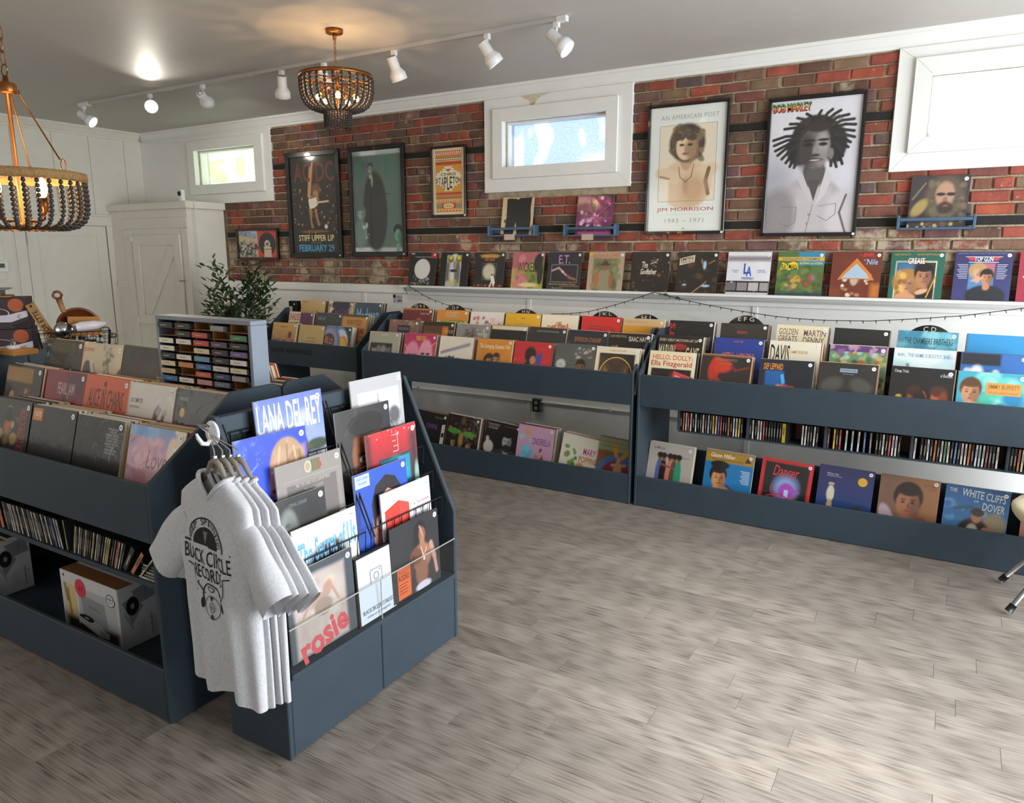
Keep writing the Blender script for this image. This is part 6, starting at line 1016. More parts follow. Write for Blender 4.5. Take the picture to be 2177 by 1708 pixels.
sh_m = MB().box(th, .006, -.001, RW-th, RD-.007, .001).mesh('shelf', M_CSH)
for k in range(1, 13): inst('shelf', sh_m, cr, (0, 0, th+pz*k))
dv_m = MB().box(-.001, .012, th, .001, RD-.0075, RH-th).mesh('divider', M_CSH)
for k in range(1, 5): inst('divider', dv_m, cr, (th+ci*k, 0, 0))
CC = {'k':('222224','black'),'w':('d8d4c8','white'),'r':('c23a34','red'),'c':('cfc4a0','cream'),'s':('5a8cb0','sky blue'),'b':('2c6ca8','blue'),'o':('cc7a2c','orange'),'p':('c09088','pink'),'n':('3a2a24','brown'),'g':('3a7a4c','green'),'G':('8a8c8c','grey'),'N':('2c3658','navy'),'l':('646c88','slate'),'P':('6a5088','purple'),'t':('c0a878','tan'),'R':('c8c4bc','white and red'),'E':('2f5840','dark green'),'v':('4c3c54','plum'),'O':('c8542c','deep orange')}
grid = ['k.wwkctb.nk..', 'kkw.wo.wwg...', '.rrcsbOp.kk..', 'G.vkkRNlkEw..', '.gkPwcG...Ro.']
CAS_M = {}
for c, colr in enumerate(grid):
    for r, ch in enumerate(colr):
        if ch == '.': continue
        if ch not in CAS_M:
            CAS_M[ch] = (MB().prism([(-.047, 0), (.047, 0), (.050, .004), (.050, .019), (.047, .023), (-.047, .023), (-.050, .019), (-.050, .004)], 'y', 0, .068).mesh('cartridge', mat('cart_shell_'+ch, CC[ch][0] if ch in 'kn' else '2a2826', .45)),
                MB().box(-.0492, -.0012, .0015, .046 if ch != 'G' else .03, -.0002, .0215).box(-.03, -.0014, .009, .01, -.0013, .013, 1).mesh('spine_label', [mat('cart_label_'+ch, CC[ch][0], .5), mat('cart_ink', '4c3c38' if ch in 'wctRop' else '9a948c', .5)]))
        z = th+pz*(12-r)+.0012
        if r > 11: continue
        o = inst('tape_cartridge', CAS_M[ch][0], None, (-2.02+th+ci*(c+.5)+R_.uniform(-.003, .0025), -3.822-.004+R_.uniform(-.004, .004), .985+z))
        tag(o, '%s tape cartridge, %s column, %s row from the top of the cassette rack' % (CC[ch][1], ORD[c], ORD[r]), 'tape cartridge', 'tape cartridges in the cassette rack')
        inst('spine_label', CAS_M[ch][1], o)

# ------------------------------------------------------------------ disc cases
CD = {'k':('16161a','black'),'w':('cfcbc4','white'),'d':('4a3a34','brown'),'r':('b02c34','red'),'o':('c8703c','orange'),'y':('d8bc3c','yellow'),'m':('6a3038','maroon'),'b':('a4c0cc','pale blue'),'B':('3c6ca4','blue'),'v':('6c4c88','violet'),'g':('5c8c54','green'),'c':('d0bc90','cream'),'G':('6a6c70','grey'),'p':('c0506c','pink')}
CDM = {}
def cd_mesh(ch, t=.0106):
    k = (ch, t)
    if k not in CDM:
        m = MB().box(0, .001, 0, t, .142, .125, 1).box(.0012, -.0002, .002, t-.0012, .0012, .123, 0)
        if ch in 'kdmBvrG': m.box(t*.35, -.0005, .03, t*.65, -.00025, .085, 2)
        else: m.box(t*.35, -.0005, .05, t*.65, -.00025, .10, 3)
        CDM[k] = m.mesh('disc_case', [mat('disc_spine_'+ch, CD[ch][0], .3, coat=.3), mat('jewel_case', '26282a', .15, coat=.5), mat('spine_print_pale', 'a8a49c', .5), mat('spine_print_dark', '4a4444', .5)])
    return CDM[k]
cdr = thing('disc_shelf', 'slate disc shelf hung inside the right wall bin', 'disc rack', (0, -1.09, .541))
CX = [-.575, -.125, .335, .795, 1.255, 1.60]
MB().box(CX[0], 0, 0, CX[-1], .165, .010).build('bottom_board', M_BLUE, cdr, bevel=.002)
MB().box(CX[0], 0, .147, CX[-1], .165, .157).build('top_board', M_BLUE, cdr, bevel=.002)
for x in CX: MB().box(x-.008, -.001, .0105, x+.008, .165, .1465).build('divider', M_BLUE, cdr, bevel=.002)
MB().box(CX[0]+.0085, .158, .0105, CX[-1]-.0085, .164, .1465).build('back_board', mat('bare_hardboard', '6a4426', .7), cdr)
for k in range(70): pass
m = MB()
for i in range(5):
    n = int((CX[i+1]-CX[i]-.02)/.0165)
    for k in range(n): m.box(CX[i]+.010+.0165*k, .006, .1422, CX[i]+.0125+.0165*k, .15, .1465)
m.build('slot_ribs', mat('slot_plastic', '1c1c1e', .4), cdr, kind='stuff')
rowsCD = ['kowrwkwkdwmbdywvrkkokwwyk.', 'kwkwwrkkkkkkY......wwdkwk.', 'm.ykr.w.b.w.B.G.kkwkrwwk..', 'w.kkwkokwgwkBkwwokwbwmdkw.', 'kkowwrk.wk']
for i, s in enumerate(rowsCD):
    q = 0
    for k, ch in enumerate(s):
        if ch == '.': continue
        x = CX[i]+.0115+.0165*k
        if ch == 'Y':
            o = inst('disc_case', cd_mesh('y', .022), None, (x, -1.086, .5525), (0, 0, -.25))
            tag(o, 'wide yellow disc case turned beside the bare brown gap in the disc shelf', 'disc case', 'disc cases on the disc shelf'); q += 1; continue
        o = inst('disc_case', cd_mesh(ch), None, (x, -1.087+R_.uniform(0, .004), .5525), (0, R_.uniform(-.01, .02), 0))
        tag(o, '%s spined disc case, %s from left, %s cubby of disc shelf' % (CD[ch][1], ordn(q), ORD[i]), 'disc case', 'disc cases on the disc shelf'); q += 1
# shelf board of the island with its own disc cases
MB().box(-2.76+.021, -4.300, .516, -1.419, -4.10, .535)
isb = MB().box(-.968, .018, .516, .968, .22, .535).build('disc_board', M_BLUE, U_I, bevel=.002)
seq = 'kGkkwwkwkwkkGwkGGkwdwkkwkkwkkBwkw'
x = -2.50; q = 0
o = inst('disc_case', cd_mesh('o', .022), None, (-2.535, -4.292, .5355), (0, -.20, 0)); tag(o, 'orange disc box leaning left on the island shelf', 'disc case', 'disc cases on the island shelf')
for i, ch in enumerate(seq):
    o = inst('disc_case', cd_mesh(ch, .0095), None, (x, -4.292+R_.uniform(0, .005), .5355), (0, -.20-.001*i, 0)); tag(o, '%s spined disc case leaning left, %s after the orange box, island' % (CD[ch][1], ordn(q)), 'disc case', 'disc cases on the island shelf'); x += .0136; q += 1
o = inst('disc_case', cd_mesh('c', .012), None, (x+.012, -4.285, .5355), (0, -.22, -.25)); tag(o, 'cream disc case turned half round between the two leaning rows', 'disc case', 'disc cases on the island shelf')
def cdR(x, ang, ch, t, lab, dz=0):
    me = cd_mesh(ch, t); o = inst('disc_case', me, None, (x - t*math.cos(ang), -4.292+R_.uniform(0, .005), .5356+t*math.sin(ang)+dz), (0, ang, 0)); tag(o, lab, 'disc case', 'disc cases on the island shelf')
x = -1.985; q = 0
for i, ch in enumerate('dckwkdkcdkkckwGdkwcykGrcwk'):
    a = .26+.006*i; t = .0085
    cdR(x, a, ch, t, '%s spined disc case leaning right, %s after the turned cream one' % (CD[ch][1], ordn(q))); x += .0098/math.cos(a)+.0002*i; q += 1
cdR(-1.640, .62, 'k', .024, 'thick black disc box leaning far over near the end panel')
cdR(-1.590, .70, 'o', .018, 'orange-striped disc case leaning on the thick black box')
cdR(-1.545, .80, 'c', .008, 'opened cream card sleeve sloping against the disc cases')
for k in range(5):
    o = inst('disc_case', cd_mesh('w' if k % 2 == 0 else 'G', .0095), None, (-1.555+.004*(k % 3), -4.29+.004*k, .5358+.0098*k+.0095), (0, PI/2, 0)); tag(o, 'disc case lying flat, %s from the bottom of the end pile' % ORD[k], 'disc case', 'disc cases on the island shelf')

# ------------------------------------------------------------------ record player cartons on the island's low floor
M_CARTON = mat('white_carton', 'd4d4da', .5); M_KRAFT = mat('kraft_carton_top', '8a5c2c', .7)
def side_art(w, h): return Art(w, h, 40, [('b','d0d0d8'),('P',[(.34,.10),(.90,.02),(.97,.30),(.55,.34)],'8a9098'),('P',[(.08,.24),(.40,.16),(.62,.40),(.30,.64)],'8c9098'),('C',.34,.34,.17,.15,'161618'),('C',.34,.34,.055,.048,'8a8c90'),('P',[(.10,.36),(.30,.62),(.32,.76),(.12,.48)],'a4a8ae'),('V','VICTROLA',.68,.10,.73,.26,'4a4c52'),('V','THE',.70,.60,.725,.66,'4a4a50'),('V','JOURNEY',.78,.56,.86,.92,'1e1e22',.012),('V','SIGNATURE',.89,.62,.92,.88,'6a6a70')]+[('R',.46+.04*i,.62,.466+.04*i,.92-.03*(i % 2),'8a8a94') for i in range(5)], 3)
def carton(x0, y0, x1, y1, label, front):
    w, d, h = x1-x0, y1-y0, .273; t = thing('record_player_carton', label, 'carton', ((x0+x1)/2, y0, .0902), (0, 0, 0), 'record player cartons')
    MB().box(-w/2, 0, 0, w/2, d, h).build('box', M_CARTON, t, bevel=.002)
    MB().box(-w/2+.001, .001, h+.0002, w/2-.001, d*.42, h+.0008).build('kraft_strip', M_KRAFT, t)
    MB().box(w*.12, d*.5, h+.0002, w*.46, d*.92, h+.0009).build('lid_picture', mat('lid_picture', '2c2420', .5, noise=.3, nscale=40), t)
    inst('side_print', side_art(d-.004, h-.004).mesh('side_print', P_FLAT), t, (w/2+.0006, d/2, .002), (0, 0, PI/2))
    if front: inst('front_print', Art(w-.004, h-.004, 70, [('b','d4d2d4'),('r',.04,.20,.98,.97,'b8b8ba',.01),('r',.05,.20,.26,.84,'d8c490',.01),('r',.05,.75,.98,.97,'2a1a14',.1),('l',[(.12,.3),(.14,.74)],.02,'b0782c'),('l',[(.07,.22),(.10,.5)],.012,'4a4634'),('r',.27,.2,.30,.82,'e0dcd4',.01),('P',[(.34,.30),(.76,.34),(.80,.76),(.38,.72)],'909498'),('T','VICTROLA',.48,.46,.68,.50,'4c5054',.01,0,4),('P',[(.28,.64),(.66,.72),(.80,.84),(.64,.92),(.30,.78)],'b4b4b4'),('C',.42,.69,.13,.055,'141416'),('C',.42,.69,.04,.017,'c0a070'),('P',[(.27,.69),(.64,.80),(.64,.93),(.28,.80)],'c4c4c6'),('P',[(.64,.80),(.80,.80),(.80,.90),(.64,.93)],'9a9a9c'),('C',.88,.22,.075,.105,'1c1c20'),('C',.88,.22,.066,.092,'d8d8da'),('T','101',.83,.17,.93,.22,'1c1c20',.03),('T','SONGS',.84,.235,.92,.26,'1c1c20',.01),('P',[(.05,.07),(.075,.04),(.075,.10)],'1c1c20'),('C',.36,.20,.092,.155,'e03c58'),('T','65',.33,.15,.42,.24,'6c1c30',.012,.3)], 9).mesh('front_print', P_FLAT), t, (0, -.0006, .002))
carton(-2.305, -4.195, -1.882, -4.026, 'white record player carton with a round pink price sticker', True)
carton(-3.275, -4.222, -2.855, -4.050, 'white record player carton at the left, only its printed end showing', False)

# ------------------------------------------------------------------ track lighting
M_TRACK = mat('grey_track', 'b4b2b0', .45)
tr = thing('light_track', 'long white ceiling light track running parallel to the brick wall', 'light track', (-3.88, -1.45, 3.12))
MB().box(-2.53, -.017, -.026, 2.56, .017, 0).build('rail', M_TRACK, tr, bevel=.002)
MB().box(-2.60, -.022, -.034, -2.44, .022, 0).build('feed_box', M_LAMPW, tr, bevel=.003)
MB().box(2.55, -.020, -.034, 2.62, .020, 0).build('end_cap', M_LAMPW, tr, bevel=.003)
for x in (-1.2, -.2, 1.3): MB().box(x, -.019, -.028, x+.012, .019, -.0265).build('seam_clip', M_LAMPW, tr)
HEADS = [(-6.42, (.74,.36,-.55), 'first spotlight at the far left end of the track', 16), (-5.385, (.80,-.50,-.22), 'lit spotlight, second from the left end of the track', 34), (-4.665, (-.45,.80,-.34), 'spotlight turned away to show its vented back, third from the left', 26), (-3.723, (-.32,.30,-.90), 'spotlight just left of the small chandelier', 14), (-3.275, (.1,.5,-.85), 'spotlight half hidden behind the small chandelier', 14), (-2.606, (.10,.42,-.90), 'spotlight just right of the small chandelier, pointing down', 18), (-1.836, (.42,.42,-.80), 'spotlight second from the right end of the track', 22), (-1.333, (.70,.10,-.66), 'last spotlight at the right end of the track', 18)]
M_BULB = mat('lit_bulb_face', 'fff4dc', .4, emit=('fff0d8', 6))
for x, d, lab, pw in HEADS:
    t = thing('track_spotlight', 'white ' + lab, 'spotlight', (x, -1.45, 3.094), (0, 0, 0), 'track spotlights')
    MB().box(-.018, -.016, -.034, .018, .016, 0).build('adapter', M_LAMPW, t, bevel=.002)
    MB().tube([(0, 0, -.034), (0, 0, -.085)], .0075, 8).build('stem', M_LAMPW, t, True)
    dv = Vector(d).normalized(); q = Vector((0, 0, 1)).rotation_difference(dv).to_matrix().to_4x4(); c = Vector((0, 0, -.10)) + dv*(-.01)
    M4 = Matrix.Translation(c) @ q
    MB().lathe([(.004, -.052), (.034, -.050), (.036, -.045), (.036, .028), (.038, .034), (.056, .062), (.058, .068), (.058, .108), (.055, .110), (.052, .106), (.052, .075), (.02, .070)], 20, M=M4, caps=False).build('lamp_housing', M_LAMPW, t, True)
    m = MB()
    for i in range(6):
        a = 2*PI*i/6; m.lathe([(.0045, -.0535), (.0045, -.0515)], 6, (.020*math.cos(a), .020*math.sin(a), 0), M=M4)
    m.build('vent_holes', M_BLACK, t, kind='stuff')
    MB().lathe([(.003, .098), (.035, .094), (.050, .084), (.050, .078)], 18, M=M4, caps=False).build('bulb_face', M_BULB if pw > 8 else mat('unlit_bulb', 'c8c4b8', .3), t, True)
    if pw > 8:
        l = bpy.data.lights.new('spot_beam', 'SPOT'); l.energy = pw; l.spot_size = math.radians(75); l.spot_blend = .6; l.color = (1, .93, .80); l.shadow_soft_size = .03
        o = bpy.data.objects.new('spot_beam', l); COL.objects.link(o); o.parent = t; o.location = c + dv*.12; o.rotation_euler = dv.to_track_quat('-Z', 'Y').to_euler()

# ------------------------------------------------------------------ beaded chandeliers
M_FIL = mat('glowing_bulb', 'ffd9a0', .3, emit=('ffb868', 22)); M_ROPE = mat('jute_rope', '8a6a40', .85, noise=.25, nscale=90, bump=(160, .5))
def point(par, loc, pw, col=(1, .62, .30)):
    l = bpy.data.lights.new('bulb_glow', 'POINT'); l.energy = pw; l.color = col; l.shadow_soft_size = .015; o = bpy.data.objects.new('bulb_glow', l); COL.objects.link(o); o.parent = par; o.location = loc
def strand(path, r0, r1, name, par, mm=None):
    m = MB(); L = [0]
    P = [Vector(p) for p in path]
    for a, b in zip(P, P[1:]): L.append(L[-1]+(b-a).length)
    s = 0
    while s < L[-1]:
        i = max(k for k in range(len(L)) if L[k] <= s); i = min(i, len(P)-2); t = (s-L[i])/max(1e-6, L[i+1]-L[i]); p = P[i].lerp(P[i+1], t)
        r = r0+(r1-r0)*s/L[-1]; m.ball(p, r, 8, 5); s += 2*r*.97
    return m
def chain(a, b, n, par, r=.011):
    for i in range(n):
        t0 = Vector(a).lerp(Vector(b), (i+.5)/n); hh = (Vector(b)-Vector(a)).length/n*.62; pts = []
        for j in range(12):
            q = 2*PI*j/12; u, w = r*.62*math.cos(q), hh*math.sin(q); pts.append(t0+(Vector((u, 0, w)) if i % 2 else Vector((0, u, w))))
        MB().tube(pts, .0022, 5, closed=True).build('chain_link', M_BRASS, par, True)
c1 = thing('bead_chandelier', 'small black-beaded brass chandelier hanging from the ceiling by a chain', 'chandelier', (-2.68, -1.955, 2.832))
MB().lathe([(.003, .262), (.052, .262), (.056, .267), (.056, .288), (.003, .288)], 28).build('canopy', M_BRASS, c1, True)
MB().lathe([(.010, .225), (.014, .25), (.010, .262)], 12).build('canopy_loop', M_BRASS, c1, True)
chain((0, 0, .03), (0, 0, .235), 7, c1)
MB().lathe([(.228, -.012), (.236, -.012), (.238, .012), (.230, .012), (.228, -.012)], 48, caps=False).build('rim', M_BRASS, c1, True)
MB().tube([(0, 0, .03), (0, 0, -.215)], .008, 10).lathe([(.004, -.06), (.022, -.05), (.018, -.02), (.012, .02), (.004, .03)], 14).build('stem', M_BRASS, c1, True)
for k in range(3):
    a = PI/3*k+.2; MB().tube([(-.23*math.cos(a), -.23*math.sin(a), -.004), (.23*math.cos(a), .23*math.sin(a), -.004)], .0045, 6).build('cross_bar', M_BRASS, c1, True)
MB().lathe([(.082, -.218), (.090, -.218), (.090, -.208), (.082, -.208), (.082, -.218)], 32, caps=False).build('lower_rim', M_BRASS, c1, True)
pr = [(.232, -.022), (.232, -.06), (.229, -.10), (.220, -.14), (.200, -.172), (.170, -.194), (.130, -.207), (.092, -.212)]
mm = strand([(r, 0, z) for r, z in pr], .0125, .0085, 'bead_strand', c1).mesh('bead_strand', M_BEAD, True)
for k in range(28): inst('bead_strand', mm, c1, (0, 0, 0), (0, 0, 2*PI*k/28))
mm = strand([(.086, 0, -.222), (.086, 0, -.325)], .0078, .0078, 'bead_strand', c1).mesh('lower_bead_strand', M_BEAD, True)
for k in range(30): inst('lower_bead_strand', mm, c1, (0, 0, R_.uniform(-.004, .004)), (0, 0, 2*PI*k/30))
for k in range(5):
    a = 2*PI*k/5+.5; ca, sa = math.cos(a), math.sin(a)
    ar = MB().tube([(.012*ca, .012*sa, -.07), (.05*ca, .05*sa, -.058), (.085*ca, .085*sa, -.075)], .005, 6).tube([(.078*ca, .078*sa, -.068), (.110*ca, .110*sa, -.112)], .0125, 10).build('lamp_arm', M_BRASS, c1, True)
    MB().ball((.126*ca, .126*sa, -.135), .018, 12, 8).build('bulb', M_FIL, ar, True)
    point(c1, (.126*ca, .126*sa, -.120), 5.5)
c2 = thing('bead_chandelier', 'large rope-rimmed chandelier of dark wooden beads at the left edge', 'chandelier', (-2.40, -4.115, 2.012))
MB().lathe([(.232, -.018), (.247, -.018), (.250, 0), (.247, .018), (.232, .018), (.232, -.018)], 56, caps=False).build('rope_rim', M_ROPE, c2, True)
MB().tube([(0, 0, .335), (0, 0, -.20)], .008, 10).build('stem', M_BRASS, c2, True)
MB().lathe([(.004, .318), (.034, .318), (.036, .325), (.036, .352), (.030, .358), (.012, .362), (.009, .385), (.003, .385)], 20).build('hub', M_BRASS, c2, True)
MB().tube([(.022*math.cos(2*PI*j/16), 0, .405+.022*math.sin(2*PI*j/16)) for j in range(16)], .003, 6, closed=True).build('hanging_ring', M_BRASS, c2, True)
chain((0, 0, .43), (0, 0, 1.10), 15, c2, .016)
MB().lathe([(.003, 1.07), (.06, 1.07), (.064, 1.075), (.064, 1.107), (.003, 1.107)], 28).build('canopy', M_BRASS, c2, True)
for k in range(3):
    a = math.radians((20, 140, 260)[k]); ca, sa = math.cos(a), math.sin(a)
    MB().tube([(.036*ca, .036*sa, .335), (.056*ca, .056*sa, .325), (.055*ca, .055*sa, .312)], .0028, 6).tube([(.050*ca, .050*sa, .318), (.205*ca, .205*sa, .062)], .0032, 6).build('hanger_rod', M_BRASS, c2, True)
    MB().tube([((.218+.012*math.sin(2*PI*j/12))*ca, (.218+.012*math.sin(2*PI*j/12))*sa, .04+.024*math.cos(2*PI*j/12)) for j in range(12)], .0024, 5, closed=True).build('hook_link', M_BRASS, c2, True)
MB().lathe([(.115, -.212), (.128, -.212), (.128, -.196), (.115, -.196), (.115, -.212)], 36, caps=False).build('lower_rim', M_BRASS, c2, True)
pr = [(.238, -.028), (.240, -.07), (.240, -.11), (.236, -.145), (.222, -.175), (.196, -.195), (.160, -.205), (.130, -.206)]
mm = strand([(r, 0, z) for r, z in pr], .0098, .0088, 'bead_strand', c2).mesh('bead_strand', M_BEAD, True)
for k in range(34): inst('bead_strand', mm, c2, (0, 0, 0), (0, 0, 2*PI*k/34+R_.uniform(-.03, .03)))
MB().tube([(-.12, 0, -.203), (.12, 0, -.203)], .005, 6).tube([(0, -.12, -.203), (0, .12, -.203)], .005, 6).lathe([(.004, -.215), (.03, -.21), (.03, -.185), (.004, -.18)], 16).build('lower_cross', M_BRASS, c2, True)
for k in range(4):
    a = PI/2*k+.35; ca, sa = math.cos(a), math.sin(a)
    ar = MB().tube([(.02*ca, .02*sa, -.17), (.07*ca, .07*sa, -.178), (.105*ca, .105*sa, -.168), (.11*ca, .11*sa, -.14)], .0045, 6).tube([(.11*ca, .11*sa, -.142), (.11*ca, .11*sa, -.085)], .0115, 10).build('lamp_arm', M_BRASS, c2, True)
    MB().lathe([(.004, -.085), (.012, -.075), (.018, -.050), (.013, -.022), (.003, -.004)], 12, (.11*ca, .11*sa, 0)).build('bulb', M_FIL, ar, True)
    point(c2, (.11*ca, .11*sa, .0), 3.5)
# ------------------------------------------------------------------ smaller things on the wall
for x, z, s in ((-3.155,1.274,'Q R S'),(-2.773,1.275,'O P'),(-2.072,1.265,'M N'),(-1.371,1.275,'J K L'),(-1.04,1.265,'H I'),(-.309,1.286,'E F G'),(.808,1.273,'C D')):
    t = thing('index_disc', 'black record disc lettered %s standing behind the back row' % s.replace(' ', ''), 'index disc', (x, -.518, z-.151), (0, 0, 0), 'lettered index discs')
    MB().lathe([(.004, 0), (.150, 0), (.151, .001), (.150, .0025), (.004, .0025)], 40, M=rotM('X', PI/2)).build('disc', mat('vinyl_black', '0e0e10', .3), t, True)
    a = Art(.11 if len(s) > 3 else .07, .03, 2, [('T',s,0,0,1,1,'e0dcd0',.012)]); m = MB()
    for vs, fs, c in a.vec: m.add(vs, fs)
    m.build('letters', mat('index_letters', 'd8d4c8', .5), t, loc=(0, -.003, .110))
t = thing('outlet_box', 'grey metal outlet box with conduit on the wall under the middle bin', 'outlet', (-2.225, -.016, .365))
MB().box(-.042, -.045, -.06, .042, 0, .06).build('box', mat('galvanised_grey', '6c6f72', .45, metal=.4), t, bevel=.004)
MB().box(-.040, -.048, -.058, .040, -.0452, .058).build('cover_plate', mat('dark_plate', '3c3e40', .4, metal=.5), t, bevel=.003)
for z in (-.026, .026): MB().lathe([(.003, 0), (.017, 0), (.017, .003), (.003, .003)], 18, M=rotM('X', PI/2, (0, -.0482, z))).box(-.007, -.0518, z-.004, -.004, -.0513, z+.006, 1).box(.004, -.0518, z-.004, .007, -.0513, z+.006, 1).build('socket', [mat('socket_grey', 'a4a6a8', .4), M_BLACK], t)
MB().tube([(-1.6, -.012, .03), (-.042, -.012, .03)], .009, 8).tube([(.042, -.012, .03), (1.4, -.012, .03)], .009, 8).build('conduit', M_WHITE, t, True)
for x in (-1.35, .7): MB().box(x, -.024, .015, x+.02, 0, .045).build('conduit_clip', M_WHITE, t)
t = thing('wall_sticker', 'small black and white notice sticker left of the string lights', 'sticker', (-3.824, -.0165, 1.225))
inst('print', Art(.12, .085, 8, [('b','c8c4cc'),('R',.02,.02,.30,.40,'16141c'),('R',.04,.42,.28,.95,'b0a4b8'),('T',"YOU'RE ON",.36,.18,.97,.46,'2a2630',.03),('T','CAMERA',.36,.54,.97,.86,'2a2630',.03)], 2).mesh('print', P_FLAT), t)
# string lights swagged along the shelf
st = thing('string_lights', 'unlit green-wired mini string lights swagged below the wall shelf', 'string lights', (0, 0, 0))
M_GREEN = mat('green_wire', '16241c', .5); M_MINI = mat('mini_bulb_glass', '2c3a34', .2)
cab = [[(-3.60,1.33),(-3.63,1.385),(-3.587,1.409),(-3.48,1.355),(-3.382,1.312),(-3.26,1.27),(-3.137,1.241),(-3.0,1.22),(-2.848,1.208)], [(-2.06,1.190),(-2.039,1.199),(-1.87,1.208),(-1.694,1.232),(-1.55,1.268),(-1.402,1.312),(-1.26,1.36),(-1.122,1.408)], [(-1.122,1.408),(-1.08,1.40),(-1.029,1.387),(-.86,1.352),(-.709,1.325),(-.55,1.302),(-.389,1.280),(-.2,1.258),(-.023,1.247),(.167,1.244),(.437,1.252),(.719,1.280),(.985,1.312),(1.299,1.373),(1.6,1.42)]]
for c in cab: MB().tube([(x, -.142, z) for x, z in c], .0028, 5).build('cable', M_GREEN, st, True)
bm = MB().tube([(0, 0, .004), (0, 0, -.010)], .0035, 6).tube([(0, 0, -.010), (0, 0, -.024)], [.0028, .001], 5).mesh('mini_bulb', M_MINI, True)
for c in cab:
    acc = .05
    for (x0, z0), (x1, z1) in zip(c, c[1:]):
        l = math.hypot(x1-x0, z1-z0); s = acc
        while s < l: inst('mini_bulb', bm, st, (x0+(x1-x0)*s/l, -.142, z0+(z1-z0)*s/l), (R_.uniform(-.3, .3), R_.uniform(-.5, .5), 0)); s += .082
        acc = s-l
for x, z in ((-1.025, 1.388), (-.93, 1.366)): MB().prism([(x-.02, z+.012), (x+.004, z+.016), (x+.028, z-.002), (x+.004, z-.010), (x-.018, z-.002)], 'y', -.152, -.146).build('plug', mat('green_plug', '1c4a40', .4), st, bevel=.001)
# candle box on the end of the new arrivals bin
t = thing('candle_box', 'small black boxed candle on a pale ledge inside the new arrivals bin', 'candle box', (-4.635, -.615, 1.098))
MB().box(-.075, -.03, 0, .06, .06, .022).build('ledge', mat('grey_ledge', 'a8a8a4', .5), t, bevel=.002)
MB().box(-.05, -.02, .0225, .045, .05, .155).build('box', M_BLACK, t, bevel=.002)
MB().box(-.042, -.0212, .035, -.002, -.0201, .105).build('label', mat('candle_label', 'c8bca8', .6), t)
inst('price_sticker', sticker_mesh(), t, (.024, -.0195, .125), (0, 0, 0), (.8, 1, .8))
# camera on top of the closet
t = thing('security_camera', 'small white camera with a dark lens on top of the corner closet', 'camera', (-6.43, -.44, 2.2655))
MB().box(-.03, -.045, 0, .03, .0, .125).build('case', mat('white_plastic', 'e8e8e6', .4), t, bevel=.006)
MB().lathe([(.024, 0), (.026, .004), (.02, .012), (.004, .016)], 18, M=rotM('X', PI/2, (-.005, -.046, .082))).build('lens', M_BLACK, t, True)
MB().tube([(.02, .0, .01), (.13, .01, .003), (.175, .0, .004), (.185, .0, -.05), (.19, 0.0, -.4), (.21, .0, -.9)], .004, 6).build('lead', M_WHITE, t, True)

# ------------------------------------------------------------------ potted olive tree
pt = thing('olive_tree', 'potted artificial olive tree between the closet and the new arrivals bin', 'plant', (-5.12, -.80, 0))
MB().lathe([(.004, 0), (.13, 0), (.16, .26), (.17, .30), (.15, .30), (.145, .27), (.004, .26)], 24).build('pot', mat('grey_pot', '8a8680', .6), pt, True)
M_BARK = mat('olive_bark', '5c4a3c', .8, noise=.2, nscale=40)
M_LEAF = mat('olive_leaf', '3a5030', .45, rand=.35); M_OL = mat('olive_fruit', '20241c', .35)
MB().tube([(0, 0, .26), (.02, 0, .6), (-.01, .01, .95), (0, 0, 1.15)], [.016, .014, .012, .010], 8).build('trunk', M_BARK, pt, True)
lf = MB(); pts = [(0, 0), (.012, .008), (.030, .0115), (.050, .009), (.070, 0), (.050, -.009), (.030, -.0115), (.012, -.008)]
lf.add([(x, y, .004*math.sin(x*45)-x*x*1.6) for x, y in pts]+[(.03, 0, -.001), (.055, 0, -.004)], [(0, 1, 8), (1, 2, 8), (2, 3, 9, 8), (3, 4, 9), (4, 5, 9), (5, 6, 8, 9), (6, 7, 8), (7, 0, 8)])
lm = lf.mesh('leaf', M_LEAF, True); om = MB().ball((0, 0, 0), .010, 8, 6, sz=1.5).mesh('olive', M_OL, True)
rr = random.Random(5); nl = 0; FOL = MB()
BR = [((0, 0, .98), (-.16, -.05, 1.28), (-.36, -.06, 1.60)), ((0, 0, 1.10), (.0, .05, 1.30), (.05, .02, 1.56)), ((0, 0, 1.0), (.16, -.04, 1.24), (.26, -.02, 1.46)), ((0, 0, .85), (-.24, -.04, 1.05), (-.46, -.06, 1.21)), ((0, 0, .82), (.22, -.06, .98), (.40, -.10, 1.16)), ((0, 0, .9), (-.12, -.14, 1.14), (-.30, -.12, 1.38)), ((0, 0, 1.0), (.12, .10, 1.20), (.20, .06, 1.40)), ((0, 0, .8), (-.20, -.10, .92), (-.34, -.12, 1.04)), ((0, 0, .9), (.06, -.15, 1.05), (.12, -.22, 1.22)), ((0, 0, .8), (.16, -.12, .90), (.30, -.16, 1.0)), ((0, 0, .85), (-.1, -.2, .96), (-.16, -.24, 1.08))]
